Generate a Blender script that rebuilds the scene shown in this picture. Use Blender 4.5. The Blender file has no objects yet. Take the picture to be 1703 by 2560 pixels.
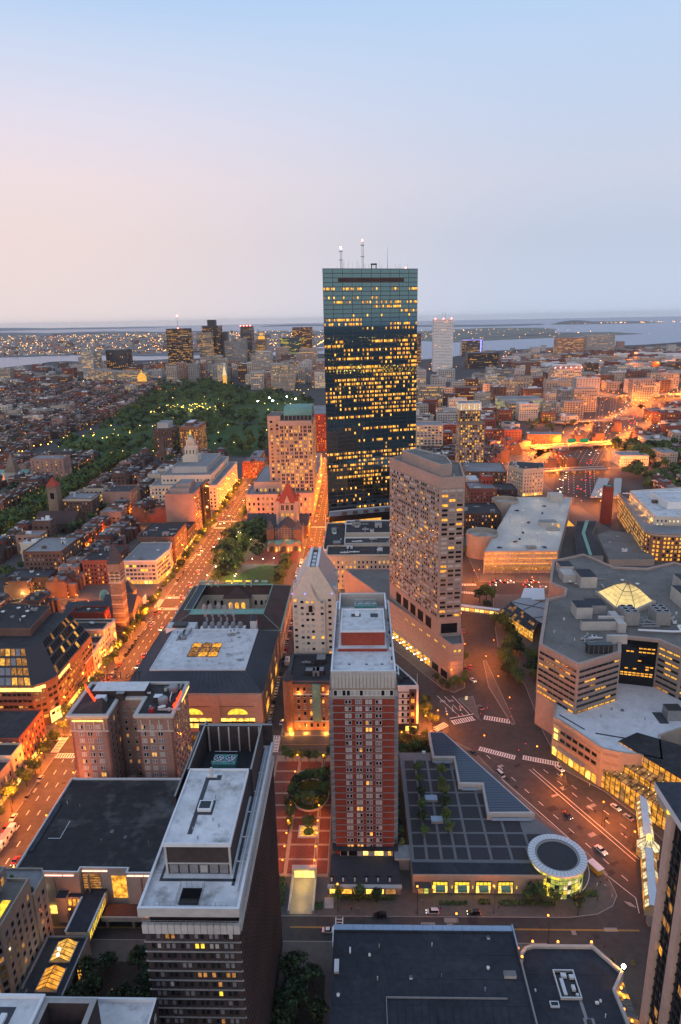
import bpy, math, random
from mathutils import Vector, Matrix
S = bpy.context.scene
COL = S.collection
R = random.Random(11)
rad = math.radians

# ---------------------------------------------------------------- camera
CAMZ = 200.0
PITCH, ROLL, YAW = rad(15.77), rad(1.1), rad(1.84)
_f = Vector((-math.sin(YAW)*math.cos(PITCH), math.cos(YAW)*math.cos(PITCH), -math.sin(PITCH)))
_r = Vector((math.cos(YAW), math.sin(YAW), 0)); _u = _r.cross(_f)
_cr = _r*math.cos(ROLL) - _u*math.sin(ROLL); _cu = _r*math.sin(ROLL) + _u*math.cos(ROLL)
cd = bpy.data.cameras.new('camera'); cam = bpy.data.objects.new('camera', cd); COL.objects.link(cam)
cam.matrix_world = Matrix(((_cr.x, _cu.x, -_f.x, 0), (_cr.y, _cu.y, -_f.y, 0), (_cr.z, _cu.z, -_f.z, CAMZ), (0, 0, 0, 1)))
cd.sensor_fit = 'VERTICAL'; cd.sensor_height = 36.0; cd.lens = 24.0
cd.clip_start = 1.0; cd.clip_end = 400000.0
S.camera = cam

# ---------------------------------------------------------------- colour helpers
def lin(c): return c/12.92 if c <= .04045 else ((c+.055)/1.055)**2.4
def srgb(r, g, b): return (lin(r/255), lin(g/255), lin(b/255), 1)

# ---------------------------------------------------------------- sky: dusk, sun just set behind the camera
w = bpy.data.worlds.new('World'); S.world = w; w.use_nodes = True
nt = w.node_tree; nt.nodes.clear()
def N(t, ty, **k):
    n = t.nodes.new(ty)
    for a, b in k.items(): setattr(n, a, b)
    return n
def ramp(t, stops):
    n = N(t, 'ShaderNodeValToRGB'); e = n.color_ramp.elements
    while len(e) < len(stops): e.new(.5)
    for el, (p, c) in zip(e, stops): el.position = p; el.color = c
    return n
tc = N(nt, 'ShaderNodeTexCoord'); sx = N(nt, 'ShaderNodeSeparateXYZ'); nt.links.new(tc.outputs['Generated'], sx.inputs[0])
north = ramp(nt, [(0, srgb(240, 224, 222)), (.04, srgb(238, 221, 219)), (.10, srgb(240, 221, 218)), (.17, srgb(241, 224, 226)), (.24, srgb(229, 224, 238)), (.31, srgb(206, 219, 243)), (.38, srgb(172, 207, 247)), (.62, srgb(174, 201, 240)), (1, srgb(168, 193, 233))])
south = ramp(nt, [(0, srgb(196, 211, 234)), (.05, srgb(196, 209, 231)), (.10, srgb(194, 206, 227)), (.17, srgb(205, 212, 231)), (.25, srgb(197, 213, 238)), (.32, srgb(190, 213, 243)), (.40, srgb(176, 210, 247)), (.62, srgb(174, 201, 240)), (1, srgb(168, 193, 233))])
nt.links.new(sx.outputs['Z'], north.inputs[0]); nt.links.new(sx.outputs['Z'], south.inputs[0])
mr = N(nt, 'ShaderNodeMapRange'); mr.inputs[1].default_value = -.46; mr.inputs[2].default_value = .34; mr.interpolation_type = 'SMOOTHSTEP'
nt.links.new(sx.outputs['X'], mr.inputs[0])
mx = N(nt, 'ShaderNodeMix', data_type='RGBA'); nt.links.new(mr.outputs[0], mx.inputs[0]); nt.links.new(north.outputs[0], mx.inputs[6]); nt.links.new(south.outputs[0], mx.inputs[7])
# western afterglow, behind the camera
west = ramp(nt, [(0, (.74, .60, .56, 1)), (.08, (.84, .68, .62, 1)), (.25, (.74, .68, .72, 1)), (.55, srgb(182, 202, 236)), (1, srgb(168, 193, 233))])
nt.links.new(sx.outputs['Z'], west.inputs[0])
mw = N(nt, 'ShaderNodeMapRange'); mw.inputs[1].default_value = .15; mw.inputs[2].default_value = -.85; mw.interpolation_type = 'SMOOTHSTEP'
nt.links.new(sx.outputs['Y'], mw.inputs[0])
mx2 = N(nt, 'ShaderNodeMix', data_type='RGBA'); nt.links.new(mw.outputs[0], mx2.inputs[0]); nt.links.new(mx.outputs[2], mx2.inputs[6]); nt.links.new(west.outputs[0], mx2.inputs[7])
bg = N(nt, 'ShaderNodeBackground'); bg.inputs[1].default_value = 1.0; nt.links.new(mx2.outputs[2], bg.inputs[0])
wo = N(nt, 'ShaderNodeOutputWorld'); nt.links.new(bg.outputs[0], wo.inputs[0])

# one very soft, weak sun: the last glow of the western horizon
sl = bpy.data.lights.new('sun', 'SUN'); sl.energy = .85; sl.angle = rad(40); sl.color = (1, .84, .74)
so = bpy.data.objects.new('sun', sl); COL.objects.link(so)
so.rotation_euler = Vector((.25, .95, -.22)).to_track_quat('-Z', 'Y').to_euler()

vs = S.view_settings; vs.view_transform = 'Standard'; vs.look = 'None'; vs.exposure = 0; vs.gamma = 1
try: vs.use_curve_mapping = False
except Exception: pass
S.render.engine = 'CYCLES'
cy = S.cycles
cy.use_denoising = True; cy.use_light_tree = True; cy.max_bounces = 5; cy.diffuse_bounces = 2; cy.glossy_bounces = 3
cy.transmission_bounces = 2; cy.volume_bounces = 0; cy.transparent_max_bounces = 8
cy.sample_clamp_indirect = 4; cy.caustics_reflective = False; cy.caustics_refractive = False
cy.use_adaptive_sampling = True; cy.adaptive_threshold = .014
S.render.film_transparent = False

# ---------------------------------------------------------------- materials (procedural)
MATS = {}
def mat(name, col, rough=.85, var=.25, scale=.5, bump=0.0, metal=0.0, streak=0.0, streak_col=None, spec=.3, big=0.0, ss=.16):
    """Base colour broken up by world-space noise at two scales (grain and wear); streak mixes in stains of their own shape."""
    m = bpy.data.materials.new(name); m.use_nodes = True; t = m.node_tree
    b = t.nodes['Principled BSDF']; b.inputs['Roughness'].default_value = rough; b.inputs['Metallic'].default_value = metal
    b.inputs['Specular IOR Level'].default_value = spec
    g = N(t, 'ShaderNodeNewGeometry')
    n1 = N(t, 'ShaderNodeTexNoise'); n1.inputs['Scale'].default_value = scale; n1.inputs['Detail'].default_value = 5; n1.inputs['Roughness'].default_value = .65
    t.links.new(g.outputs['Position'], n1.inputs['Vector'])
    c = Vector(col[:3]); lo = c*(1-var); hi = c*(1+var*.8)
    cr = ramp(t, [(.3, (*lo, 1)), (.7, (*hi, 1))]); t.links.new(n1.outputs['Fac'], cr.inputs[0]); out = cr.outputs[0]
    if big:
        nb = N(t, 'ShaderNodeTexNoise'); nb.inputs['Scale'].default_value = scale*.09; nb.inputs['Detail'].default_value = 3
        t.links.new(g.outputs['Position'], nb.inputs['Vector'])
        rb = ramp(t, [(.35, (1-big, 1-big, 1-big, 1)), (.65, (1, 1, 1, 1))]); t.links.new(nb.outputs['Fac'], rb.inputs[0])
        mm = N(t, 'ShaderNodeMix', data_type='RGBA', blend_type='MULTIPLY'); mm.inputs[0].default_value = 1
        t.links.new(out, mm.inputs[6]); t.links.new(rb.outputs[0], mm.inputs[7]); out = mm.outputs[2]
    if streak:
        n2 = N(t, 'ShaderNodeTexNoise'); n2.inputs['Scale'].default_value = ss; n2.inputs['Detail'].default_value = 8 if ss > .1 else 3; n2.inputs['Roughness'].default_value = .72
        t.links.new(g.outputs['Position'], n2.inputs['Vector'])
        sr = ramp(t, [(.52, (0, 0, 0, 1)), (.68, (streak,)*3+(1,))]); t.links.new(n2.outputs['Fac'], sr.inputs[0])
        m2 = N(t, 'ShaderNodeMix', data_type='RGBA'); t.links.new(sr.outputs[0], m2.inputs[0]); t.links.new(out, m2.inputs[6])
        m2.inputs[7].default_value = streak_col or (*(c*.35), 1); out = m2.outputs[2]
    t.links.new(out, b.inputs['Base Color'])
    if bump:
        bp = N(t, 'ShaderNodeBump'); bp.inputs['Strength'].default_value = bump; bp.inputs['Distance'].default_value = .05
        t.links.new(n1.outputs['Fac'], bp.inputs['Height']); t.links.new(bp.outputs[0], b.inputs['Normal'])
    MATS[name] = m; return m
def brick(name, c1, c2, mortar, bw=.8, bh=.25):
    """brick wall: fine coursing far below a pixel plus large blotches"""
    m = mat(name, c1, .9, .22, .9, 0, big=.25); return m
def glow(name, col, strength, vary=.6, scale=.8):
    """things that give off light: lit rooms (uneven by world-space noise), lamps, signs, and surfaces with lamplight put into their colour"""
    m = bpy.data.materials.new(name); m.use_nodes = True; t = m.node_tree
    t.nodes.remove(t.nodes['Principled BSDF']); e = N(t, 'ShaderNodeEmission'); e.inputs[0].default_value = (*col, 1)
    t.links.new(e.outputs[0], t.nodes['Material Output'].inputs[0])
    if vary:
        g = N(t, 'ShaderNodeNewGeometry'); n1 = N(t, 'ShaderNodeTexNoise'); n1.inputs['Scale'].default_value = scale; n1.inputs['Detail'].default_value = 2
        t.links.new(g.outputs['Position'], n1.inputs['Vector'])
        mr_ = N(t, 'ShaderNodeMapRange'); mr_.inputs[1].default_value = .32; mr_.inputs[2].default_value = .68
        mr_.inputs[3].default_value = strength*(1-vary); mr_.inputs[4].default_value = strength*(1+vary)
        t.links.new(n1.outputs['Fac'], mr_.inputs[0]); t.links.new(mr_.outputs[0], e.inputs[1])
    else: e.inputs[1].default_value = strength
    MATS[name] = m; return m
def glass(name, col, rough=.08, spec=.5, metal=0.0):
    m = bpy.data.materials.new(name); m.use_nodes = True; b = m.node_tree.nodes['Principled BSDF']
    b.inputs['Base Color'].default_value = (*col, 1); b.inputs['Roughness'].default_value = rough; b.inputs['Specular IOR Level'].default_value = spec; b.inputs['Metallic'].default_value = metal
    MATS[name] = m; return m

mat('asphalt', (.072, .068, .065), .8, .25, .35, streak=.7, streak_col=(.035, .035, .036, 1), big=.35)
mat('asphalt_dark', (.042, .042, .045), .9, .25, .3, big=.3)
mat('pavement', (.125, .118, .108), .9, .2, .5, big=.2)
mat('brick_paving', (.17, .062, .045), .9, .25, 1.2, big=.2)
mat('granite_band', (.29, .245, .18), .85, .15, 1.0)
mat('terrace_paving', (.045, .045, .052), .9, .2, 1.5)
mat('terrace_band', (.16, .165, .17), .9, .15, 1.2)
mat('kerb', (.30, .29, .27), .8, .15, 1)
mat('line_white', (.75, .74, .70), .7, .15, 2)
mat('line_yellow', (.62, .36, .05), .7, .15, 2)
mat('city_ground', (.06, .058, .056), .95, .3, .05)
mat('far_land', (.15, .16, .17), .95, .4, .002)
mat('grass', (.04, .085, .022), .95, .35, .3)
mat('airfield', (.16, .17, .14), .95, .3, .003)
mat('roof_black', (.040, .040, .043), .85, .35, .35, streak=.5, streak_col=(.075, .075, .078, 1), big=.4)
mat('roof_blotch', (.034, .034, .036), .85, .3, .3, streak=.75, streak_col=(.10, .098, .096, 1), big=.3, ss=.075)
mat('roof_navy', (.034, .039, .052), .8, .3, .5, streak=.4, streak_col=(.07, .075, .085, 1), big=.3)
mat('roof_gravel', (.185, .172, .155), .95, .2, .8, streak=.4, streak_col=(.09, .088, .085, 1), big=.25)
mat('roof_grey', (.24, .245, .25), .9, .2, .4, big=.25)
mat('roof_white', (.60, .605, .61), .8, .18, .3, streak=.85, streak_col=(.21, .20, .19, 1), big=.18)
mat('roof_white_clean', (.62, .62, .62), .8, .12, .3, streak=.5, streak_col=(.30, .29, .28, 1), big=.12)
mat('slate', (.058, .064, .076), .75, .25, 1.2, big=.2)
mat('tile_brown', (.075, .045, .04), .85, .3, 1.5, big=.25)
mat('tile_red', (.34, .062, .035), .85, .25, 1.2)
mat('copper', (.20, .36, .29), .7, .2, .6, big=.2)
brick('brick_red', (.225, .078, .058), 0, 0)
brick('brick_bright', (.31, .058, .036), 0, 0)
brick('brick_brown', (.155, .092, .074), 0, 0)
brick('brick_dark', (.062, .045, .044), 0, 0)
brick('brick_orange', (.36, .16, .09), 0, 0)
brick('brick_pink', (.38, .235, .19), 0, 0)
brick('brownstone', (.135, .088, .07), 0, 0)
mat('limestone', (.52, .45, .36), .85, .14, .5, big=.15)
mat('cream', (.64, .56, .46), .85, .12, .5, big=.12)
mat('granite_pink', (.46, .33, .27), .75, .12, .6, big=.12)
mat('concrete_pink', (.40, .30, .255), .85, .12, .5, big=.18)
mat('concrete_tan', (.40, .345, .285), .85, .12, .5, big=.18)
mat('concrete_band', (.30, .24, .205), .85, .15, .6)
mat('concrete_grey', (.30, .295, .285), .9, .15, .4, big=.2)
mat('concrete_light', (.47, .45, .42), .9, .12, .4, big=.15)
mat('stone_brown', (.25, .185, .14), .9, .3, .8, big=.25)
mat('white_paint', (.72, .72, .70), .6, .06, .5)
mat('trim', (.55, .52, .47), .8, .1, 1)
mat('metal_white', (.62, .64, .66), .5, .08, .6)
mat('metal_grey', (.28, .29, .30), .5, .15, .8, metal=.3)
mat('metal_dark', (.035, .036, .04), .5, .2, 1)
mat('metal_green', (.10, .28, .25), .6, .2, 1)
mat('panel_blue', (.30, .40, .52), .35, .1, .5)
mat('soil', (.035, .03, .024), .95, .3, 1)
mat('pier_stone', (.60, .42, .34), .75, .12, .6, big=.12)
mat('leaf_a', (.080, .130, .040), .8, .5, .7)
mat('leaf_b', (.060, .105, .042), .8, .5, .7)
mat('leaf_dark', (.020, .034, .015), .85, .5, .7)  # dark evergreen, lowered further to put the dim foreground into the colour
mat('leaf_c', (.105, .145, .036), .8, .5, .7)
mat('bark', (.06, .045, .035), .95, .3, 3)
mat('hedge', (.03, .055, .02), .9, .5, 2)
mat('blind', (.42, .41, .39), .6, .2, .5)
mat('blind_dim', (.20, .20, .21), .5, .3, .5)
mat('steam_w', (.6, .6, .62), 1)
glass('glass_dark', (.012, .014, .018), .12, .5)
glass('glass_black', (.008, .009, .011), .06, .45)
glass('glass_sky', (.05, .07, .085), .05, .8)
glass('solar_glass', (.05, .075, .115), .12, .7)
glass('tower_glass', (.13, .27, .33), .006, .5, 1.0)
glass('spandrel', (.030, .045, .055), .2, .6)
WARM = (1, .50, .09)
glow('lit_warm', WARM, 1.0, .6)
glow('lit_bright', (1, .62, .16), 2.2, .4)
glow('lit_amber', (1, .42, .05), 1.3, .55)
glow('lit_dim', (1, .44, .13), .42, .6)
glow('lit_pale', (1, .80, .45), .95, .5)
glow('lit_yellow', (1, .70, .06), 1.25, .35)
glow('lit_green', (.80, .85, .16), .62, .6)
glow('tower_lit', (1, .50, .08), 2.1, .5)
glow('tower_amber', (1, .40, .05), 1.5, .5)
glow('atrium_glow', (1, .40, .055), .85, .75, .45)
glow('atrium_dim', (1, .47, .17), .34, .8, .45)
glow('shop_glow', (1, .58, .10), 2.0, .7, .35)
glow('lamp_orange', (1, .27, .03), 7, 0)
glow('lamp_far', (1, .40, .10), 14, .8, .013)
glow('lamp_white', (1, .86, .60), 26, 0)
glow('lamp_flood', (1, .97, .78), 60, 0)
glow('lamp_yellow', (1, .66, .10), 7, 0)
glow('neon_red', (1, .05, .012), 3.2, 0)
glow('neon_pink', (1, .55, .42), 2.4, 0)
glow('neon_blue', (.30, .30, 1), 2.2, 0)
glow('beacon_red', (1, .10, .06), 22, 0)
glow('signal_red', (1, .05, .02), 7, 0)
glow('signal_green', (.05, 1, .35), 5, 0)
glow('headlight', (1, .85, .55), 14, 0)
glow('taillight', (1, .03, .01), 9, 0)
glow('sign_green', (.01, .30, .12), .9, 0)
glow('sign_cream', (.9, .95, .55), 1.5, 0)
for n_, c_ in (('car_white', (.62, .62, .62)), ('car_silver', (.36, .37, .38)), ('car_black', (.012, .012, .014)), ('car_red', (.30, .018, .014)), ('car_blue', (.03, .07, .17)), ('car_grey', (.10, .10, .11)), ('car_yellow', (.60, .36, .03))):
    glass(n_, c_, .28, .5)
mat('tyre', (.012, .012, .012), .9, .2, 5)
for n_, c_ in (('skin', (.42, .24, .17)), ('cloth_dark', (.025, .027, .035)), ('cloth_light', (.55, .53, .50)), ('cloth_red', (.32, .04, .03)), ('cloth_blue', (.05, .09, .20))):
    mat(n_, c_, .9, .15, 4)

# ---------------------------------------------------------------- geometry helpers
class MB:
    """collects faces in world (or local) coordinates and links them as ONE mesh object"""
    def __init__(s): s.v = []; s.f = []; s.m = []; s.names = []
    def mi(s, n):
        if n not in s.names: s.names.append(n)
        return s.names.index(n)
    def face(s, pts, m):
        k = len(s.v); s.v.extend(pts); s.f.append(tuple(range(k, k+len(pts)))); s.m.append(s.mi(m))
    def box(s, x0, x1, y0, y1, z0, z1, m, top=None, bottom=False):
        s.prism([(x0, y0), (x1, y0), (x1, y1), (x0, y1)], z0, z1, m, top or m, bottom)
    def prism(s, poly, z0, z1, m, top=None, bottom=False, z1s=None):
        n = len(poly); k = len(s.v)
        s.v.extend((x, y, z0) for x, y in poly)
        s.v.extend((x, y, z1 if z1s is None else z1s[i]) for i, (x, y) in enumerate(poly))
        im = s.mi(m)
        for i in range(n):
            j = (i+1) % n; s.f.append((k+i, k+j, k+n+j, k+n+i)); s.m.append(im)
        if top is not False: s.f.append(tuple(k+n+i for i in range(n))); s.m.append(s.mi(top or m))
        if bottom: s.f.append(tuple(k+i for i in reversed(range(n)))); s.m.append(im)
    def obox(s, cx, cy, hx, hy, z0, z1, ang, m, top=None, bottom=False):
        c, q = math.cos(ang), math.sin(ang)
        s.prism([(cx+c*a-q*b, cy+q*a+c*b) for a, b in ((-hx, -hy), (hx, -hy), (hx, hy), (-hx, hy))], z0, z1, m, top, bottom)
    def taper(s, p0, z0, p1, z1, m, top=None):
        n = len(p0); k = len(s.v); s.v.extend((x, y, z0) for x, y in p0); s.v.extend((x, y, z1) for x, y in p1); im = s.mi(m)
        for i in range(n):
            j = (i+1) % n; s.f.append((k+i, k+j, k+n+j, k+n+i)); s.m.append(im)
        if top is not False: s.f.append(tuple(k+n+i for i in range(n))); s.m.append(s.mi(top or m))
    def pyramid(s, poly, z0, apex, m):
        k = len(s.v); n = len(poly); s.v.extend((x, y, z0) for x, y in poly); s.v.append(apex)
        for i in range(n): s.f.append((k+i, k+(i+1) % n, k+n)); s.m.append(s.mi(m))
    def lathe(s, cx, cy, prof, seg, m, a0=0, a1=2*math.pi):
        full = abs(a1-a0-2*math.pi) < 1e-6; n = seg if full else seg+1; k = len(s.v)
        for r, z in prof:
            for i in range(n):
                a = a0+(a1-a0)*i/seg; s.v.append((cx+r*math.cos(a), cy+r*math.sin(a), z))
        for p in range(len(prof)-1):
            mm = s.mi(m[p] if isinstance(m, (list, tuple)) else m)
            for i in range(seg):
                j = (i+1) % n; s.f.append((k+p*n+i, k+p*n+j, k+(p+1)*n+j, k+(p+1)*n+i)); s.m.append(mm)
    def disc(s, cx, cy, r, z, seg, m): s.face([(cx+r*math.cos(2*math.pi*i/seg), cy+r*math.sin(2*math.pi*i/seg), z) for i in range(seg)], m)
    def tube(s, p, q, r, m, seg=4, r2=None, cap=True):
        p, q = Vector(p), Vector(q); d = (q-p)
        if d.length < 1e-6: return
        d.normalize(); a = d.orthogonal().normalized(); b = d.cross(a); k = len(s.v); r2 = r if r2 is None else r2
        for c, rr in ((p, r), (q, r2)):
            for i in range(seg):
                t = 2*math.pi*i/seg+math.pi/4; s.v.append(tuple(c+(a*math.cos(t)+b*math.sin(t))*rr))
        im = s.mi(m)
        for i in range(seg):
            j = (i+1) % seg; s.f.append((k+i, k+j, k+seg+j, k+seg+i)); s.m.append(im)
        if cap:
            s.f.append(tuple(k+seg+i for i in range(seg))); s.m.append(im); s.f.append(tuple(k+i for i in reversed(range(seg)))); s.m.append(im)
    def blob(s, c, rx, ry, rz, m, u=6, w=4):
        k = len(s.v); x, y, z = c; im = s.mi(m); s.v.append((x, y, z-rz))
        for a in range(1, w):
            p = -math.pi/2+math.pi*a/w
            for b in range(u): s.v.append((x+rx*math.cos(p)*math.cos(2*math.pi*b/u), y+ry*math.cos(p)*math.sin(2*math.pi*b/u), z+rz*math.sin(p)))
        s.v.append((x, y, z+rz)); e = len(s.v)-1
        for b in range(u):
            c2 = (b+1) % u; s.f.append((k, k+1+c2, k+1+b)); s.m.append(im); q = k+1+(w-2)*u; s.f.append((q+b, q+c2, e)); s.m.append(im)
            for a in range(w-2): s.f.append((k+1+a*u+b, k+1+a*u+c2, k+1+(a+1)*u+c2, k+1+(a+1)*u+b)); s.m.append(im)
    def mesh(s, name):
        me = bpy.data.meshes.new(name); me.from_pydata(s.v, [], s.f)
        for n in s.names: me.materials.append(MATS[n])
        me.polygons.foreach_set('material_index', s.m); me.update(); return me
    def build(s, name, parent=None, loc=None):
        return link(name, s.mesh(name), parent, loc)
def link(name, data, parent=None, loc=None, rz=0.0):
    """world-space mesh or placed mesh under its thing: loc is a WORLD place"""
    o = bpy.data.objects.new(name, data); COL.objects.link(o)
    L = PLACE[parent.name] if parent is not None else Vector((0, 0, 0))
    if parent is not None: o.parent = parent
    p = Vector(loc or (0, 0, 0)); o.location = p-L; o.rotation_euler = (0, 0, rz)
    PLACE[o.name] = p
    return o
PLACE = {}
def tag(o, label=None, cat=None, group=None, kind=None):
    if label: o['label'] = label
    if cat: o['category'] = cat
    if group: o['group'] = group
    if kind: o['kind'] = kind
    return o
def empty(name, loc, rz=0.0):
    o = bpy.data.objects.new(name, None); COL.objects.link(o); o.location = loc; o.rotation_euler = (0, 0, rz); o.empty_display_size = 1
    PLACE[o.name] = Vector(loc); return o
def thing(name, label, cat, loc, group=None, rz=0.0): return tag(empty(name, loc, rz), label, cat, group)
def struct(name, mb): return tag(mb.build(name), kind='structure')
def rect(x0, x1, y0, y1): return [(x0, y0), (x1, y0), (x1, y1), (x0, y1)]
def area(p): return sum(p[i][0]*p[(i+1) % len(p)][1]-p[(i+1) % len(p)][0]*p[i][1] for i in range(len(p)))/2
def ccw(p): return p if area(p) > 0 else list(reversed(p))
def inset(poly, d):
    n = len(poly); out = []
    for i in range(n):
        a, b, c = Vector(poly[i-1]), Vector(poly[i]), Vector(poly[(i+1) % n])
        e1 = (b-a).normalized(); e2 = (c-b).normalized(); n1 = Vector((-e1.y, e1.x)); n2 = Vector((-e2.y, e2.x))
        k = n1+n2; den = max(.25, 1+n1.dot(n2)); out.append(tuple(b+k*(d/den)))
    return out
def sees(x, y, nx, ny): return nx*(0-x)+ny*(0-y) > -.04*math.hypot(x, y)
def pick(wts):
    t = R.random()*sum(wts.values())
    for k, v in wts.items():
        t -= v
        if t <= 0: return k
    return k
DARKW = {'glass_dark': .74, 'blind_dim': .12, 'blind': .05, 'lit_warm': .05, 'lit_dim': .04}
MIXW = {'glass_dark': .72, 'blind_dim': .12, 'lit_warm': .06, 'lit_dim': .07, 'lit_amber': .03}
LITW = {'glass_dark': .56, 'blind_dim': .06, 'lit_warm': .19, 'lit_dim': .12, 'lit_amber': .05, 'lit_pale': .02}
_wm = {}
def win_mesh(w_, h_, kind, frame, sill, mull):
    key = (round(w_, 2), round(h_, 2), kind, frame, sill, mull)
    if key not in _wm:
        b = MB(); f = .09*min(w_, 1.6); x = w_/2
        # frame ring 10 cm proud of the wall, pane set back inside it
        for (a0, a1, c0, c1) in ((-x, x, 0, f), (-x, x, h_-f, h_), (-x, -x+f, f, h_-f), (x-f, x, f, h_-f)): b.box(a0, a1, -.10, 0, c0, c1, frame)
        if mull: b.box(-f*.4, f*.4, -.08, 0, f, h_-f, frame); b.box(-x+f, -f*.4, -.08, 0, h_*.52-f*.4, h_*.52+f*.4, frame); b.box(f*.4, x-f, -.08, 0, h_*.52-f*.4, h_*.52+f*.4, frame)
        b.face([(-x+f, -.03, f), (x-f, -.03, f), (x-f, -.03, h_-f), (-x+f, -.03, h_-f)], kind)
        if sill: b.box(-x-.15, x+.15, -.22, 0, -.16, 0, sill)
        _wm[key] = b.mesh('window')
    return _wm[key]
OCC = [(-34, 72, 655, 745), (-92, -50, 578, 642), (-114, -90, 634, 657), (-206, -155, 409, 458), (-330, -268, 636, 735), (-295, -268, 900, 955), (-505, -448, 865, 908)]
OCCQ = None
def free(x0, x1, y0, y1, m=1.0): return not any(x0 < b+m and x1 > a-m and y0 < d+m and y1 > c-m for a, b, c, d in OCC)
SMALL = {'pier', 'stone_band', 'terrace_table', 'roof_rib', 'pilaster', 'crown_pier', 'podium_band', 'canopy_light', 'light_strip', 'shopfront', 'shop_window', 'porch_pier', 'wall_joint', 'louvre_panel', 'roof_seam', 'balcony', 'scaffold', 'entrance_window', 'lit_window', 'corner_light'}
class Bld:
    def __init__(s, name, label, cat, x, y, group=None, z=0):
        s.root = thing(name, label, cat, (x, y, z), group); s.nw = 0; s.far = MB(); s.d = math.sqrt(x*x+y*y+150**2)
    def part(s, name, mb, label=None, kind=None):
        o = mb.build(name, s.root); tag(o, label, None, None, kind or ('stuff' if name in SMALL else None)); return o
    def tier(s, poly, z0, z1, wall, roof='roof_grey', par=.9, cap=None, wins=(), th=.45, cornice=None, names=('wall', 'roof')):
        poly = ccw(poly); OCC.append((min(p[0] for p in poly), max(p[0] for p in poly), min(p[1] for p in poly), max(p[1] for p in poly))); cap = cap or wall; a = MB(); a.prism(poly, z0, z1+par, wall, False)
        ins = inset(poly, th); n = len(poly)
        for i in range(n):
            j = (i+1) % n
            a.face([(*poly[i], z1+par), (*poly[j], z1+par), (*ins[j], z1+par), (*ins[i], z1+par)], cap)
            a.face([(*ins[j], z1), (*ins[i], z1), (*ins[i], z1+par), (*ins[j], z1+par)], cap)
        if cornice:
            ch, co, cm = cornice; out = inset(poly, -co); zt = z1+par*.3
            for i in range(n):
                j = (i+1) % n
                a.face([(*poly[i], zt-ch), (*poly[j], zt-ch), (*out[j], zt-ch*.4), (*out[i], zt-ch*.4)], cm)
                a.face([(*out[i], zt-ch*.4), (*out[j], zt-ch*.4), (*out[j], zt), (*out[i], zt)], cm)
                a.face([(*out[i], zt), (*out[j], zt), (*poly[j], zt+.05), (*poly[i], zt+.05)], cm)
        s.part(names[0], a)
        if roof:
            b = MB(); b.face([(x, y, z1) for x, y in ins], roof); s.part(names[1], b)
        for sp in wins: s.windows(poly, z0, z1, **sp)
        return poly
    def windows(s, poly, z0, z1, w=1.3, h=1.8, dx=3.0, fh=3.6, base=1.2, top=.6, margin=.9, edges=None, wts=DARKW, frame='trim', sill=None, mull=False, px=9, name='window', rows=None, runs=0, pair=0, allsides=False):
        n = len(poly)
        for e in range(n):
            if edges is not None and e not in edges: continue
            a, b = poly[e], poly[(e+1) % n]; ex, ey = b[0]-a[0], b[1]-a[1]; Ln = math.hypot(ex, ey)
            if Ln < w+.4: continue
            ux, uy = ex/Ln, ey/Ln; nx, ny = uy, -ux
            if not (allsides or sees((a[0]+b[0])/2, (a[1]+b[1])/2, nx, ny)): continue
            nc = max(1, int((Ln-2*margin)/dx+.01)); st = (Ln-2*margin)/nc; nr = max(1, int((z1-z0-base-top)/fh+.35)) if rows is None else rows
            ang = math.atan2(ey, ex); run = None
            for r in range(nr):
                z = z0+base+r*fh
                if z+h > z1+.2: continue
                for c in range(nc):
                    if runs and run is not None and R.random() < runs: k = run
                    else: k = run = pick(wts)
                    for off in ((0,) if not pair else (-pair/2, pair/2)):
                        t = margin+(c+.5)*st+off; x, y = a[0]+ux*t, a[1]+uy*t
                        d = math.sqrt(x*x+y*y+(CAMZ-z)**2)
                        if w*1707/d >= px and s.nw < 300:
                            s.nw += 1; link(name, win_mesh(w, h, k, frame, sill, mull), s.root, (x, y, z), ang)
                        else:
                            m = s.far; hw = w/2; i = len(m.v); o = .12
                            for (aa, zz, oo) in ((-hw, z, 0), (hw, z, 0), (hw, z+h, 0), (-hw, z+h, 0), (-hw, z, o), (hw, z, o), (hw, z+h, o), (-hw, z+h, o)):
                                m.v.append((x+ux*aa+nx*oo, y+uy*aa+ny*oo, zz))
                            fm = m.mi(frame)
                            m.f += [(i+4, i+5, i+6, i+7), (i, i+1, i+5, i+4), (i+1, i+2, i+6, i+5), (i+2, i+3, i+7, i+6), (i+3, i, i+4, i+7)]
                            m.m += [m.mi(k), fm, fm, fm, fm]
                            if sill:
                                m.prism([(x+ux*aa+nx*oo, y+uy*aa+ny*oo) for aa, oo in ((-hw-.1, .28), (hw+.1, .28), (hw+.1, 0), (-hw-.1, 0))], z-.2, z, sill)
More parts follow.
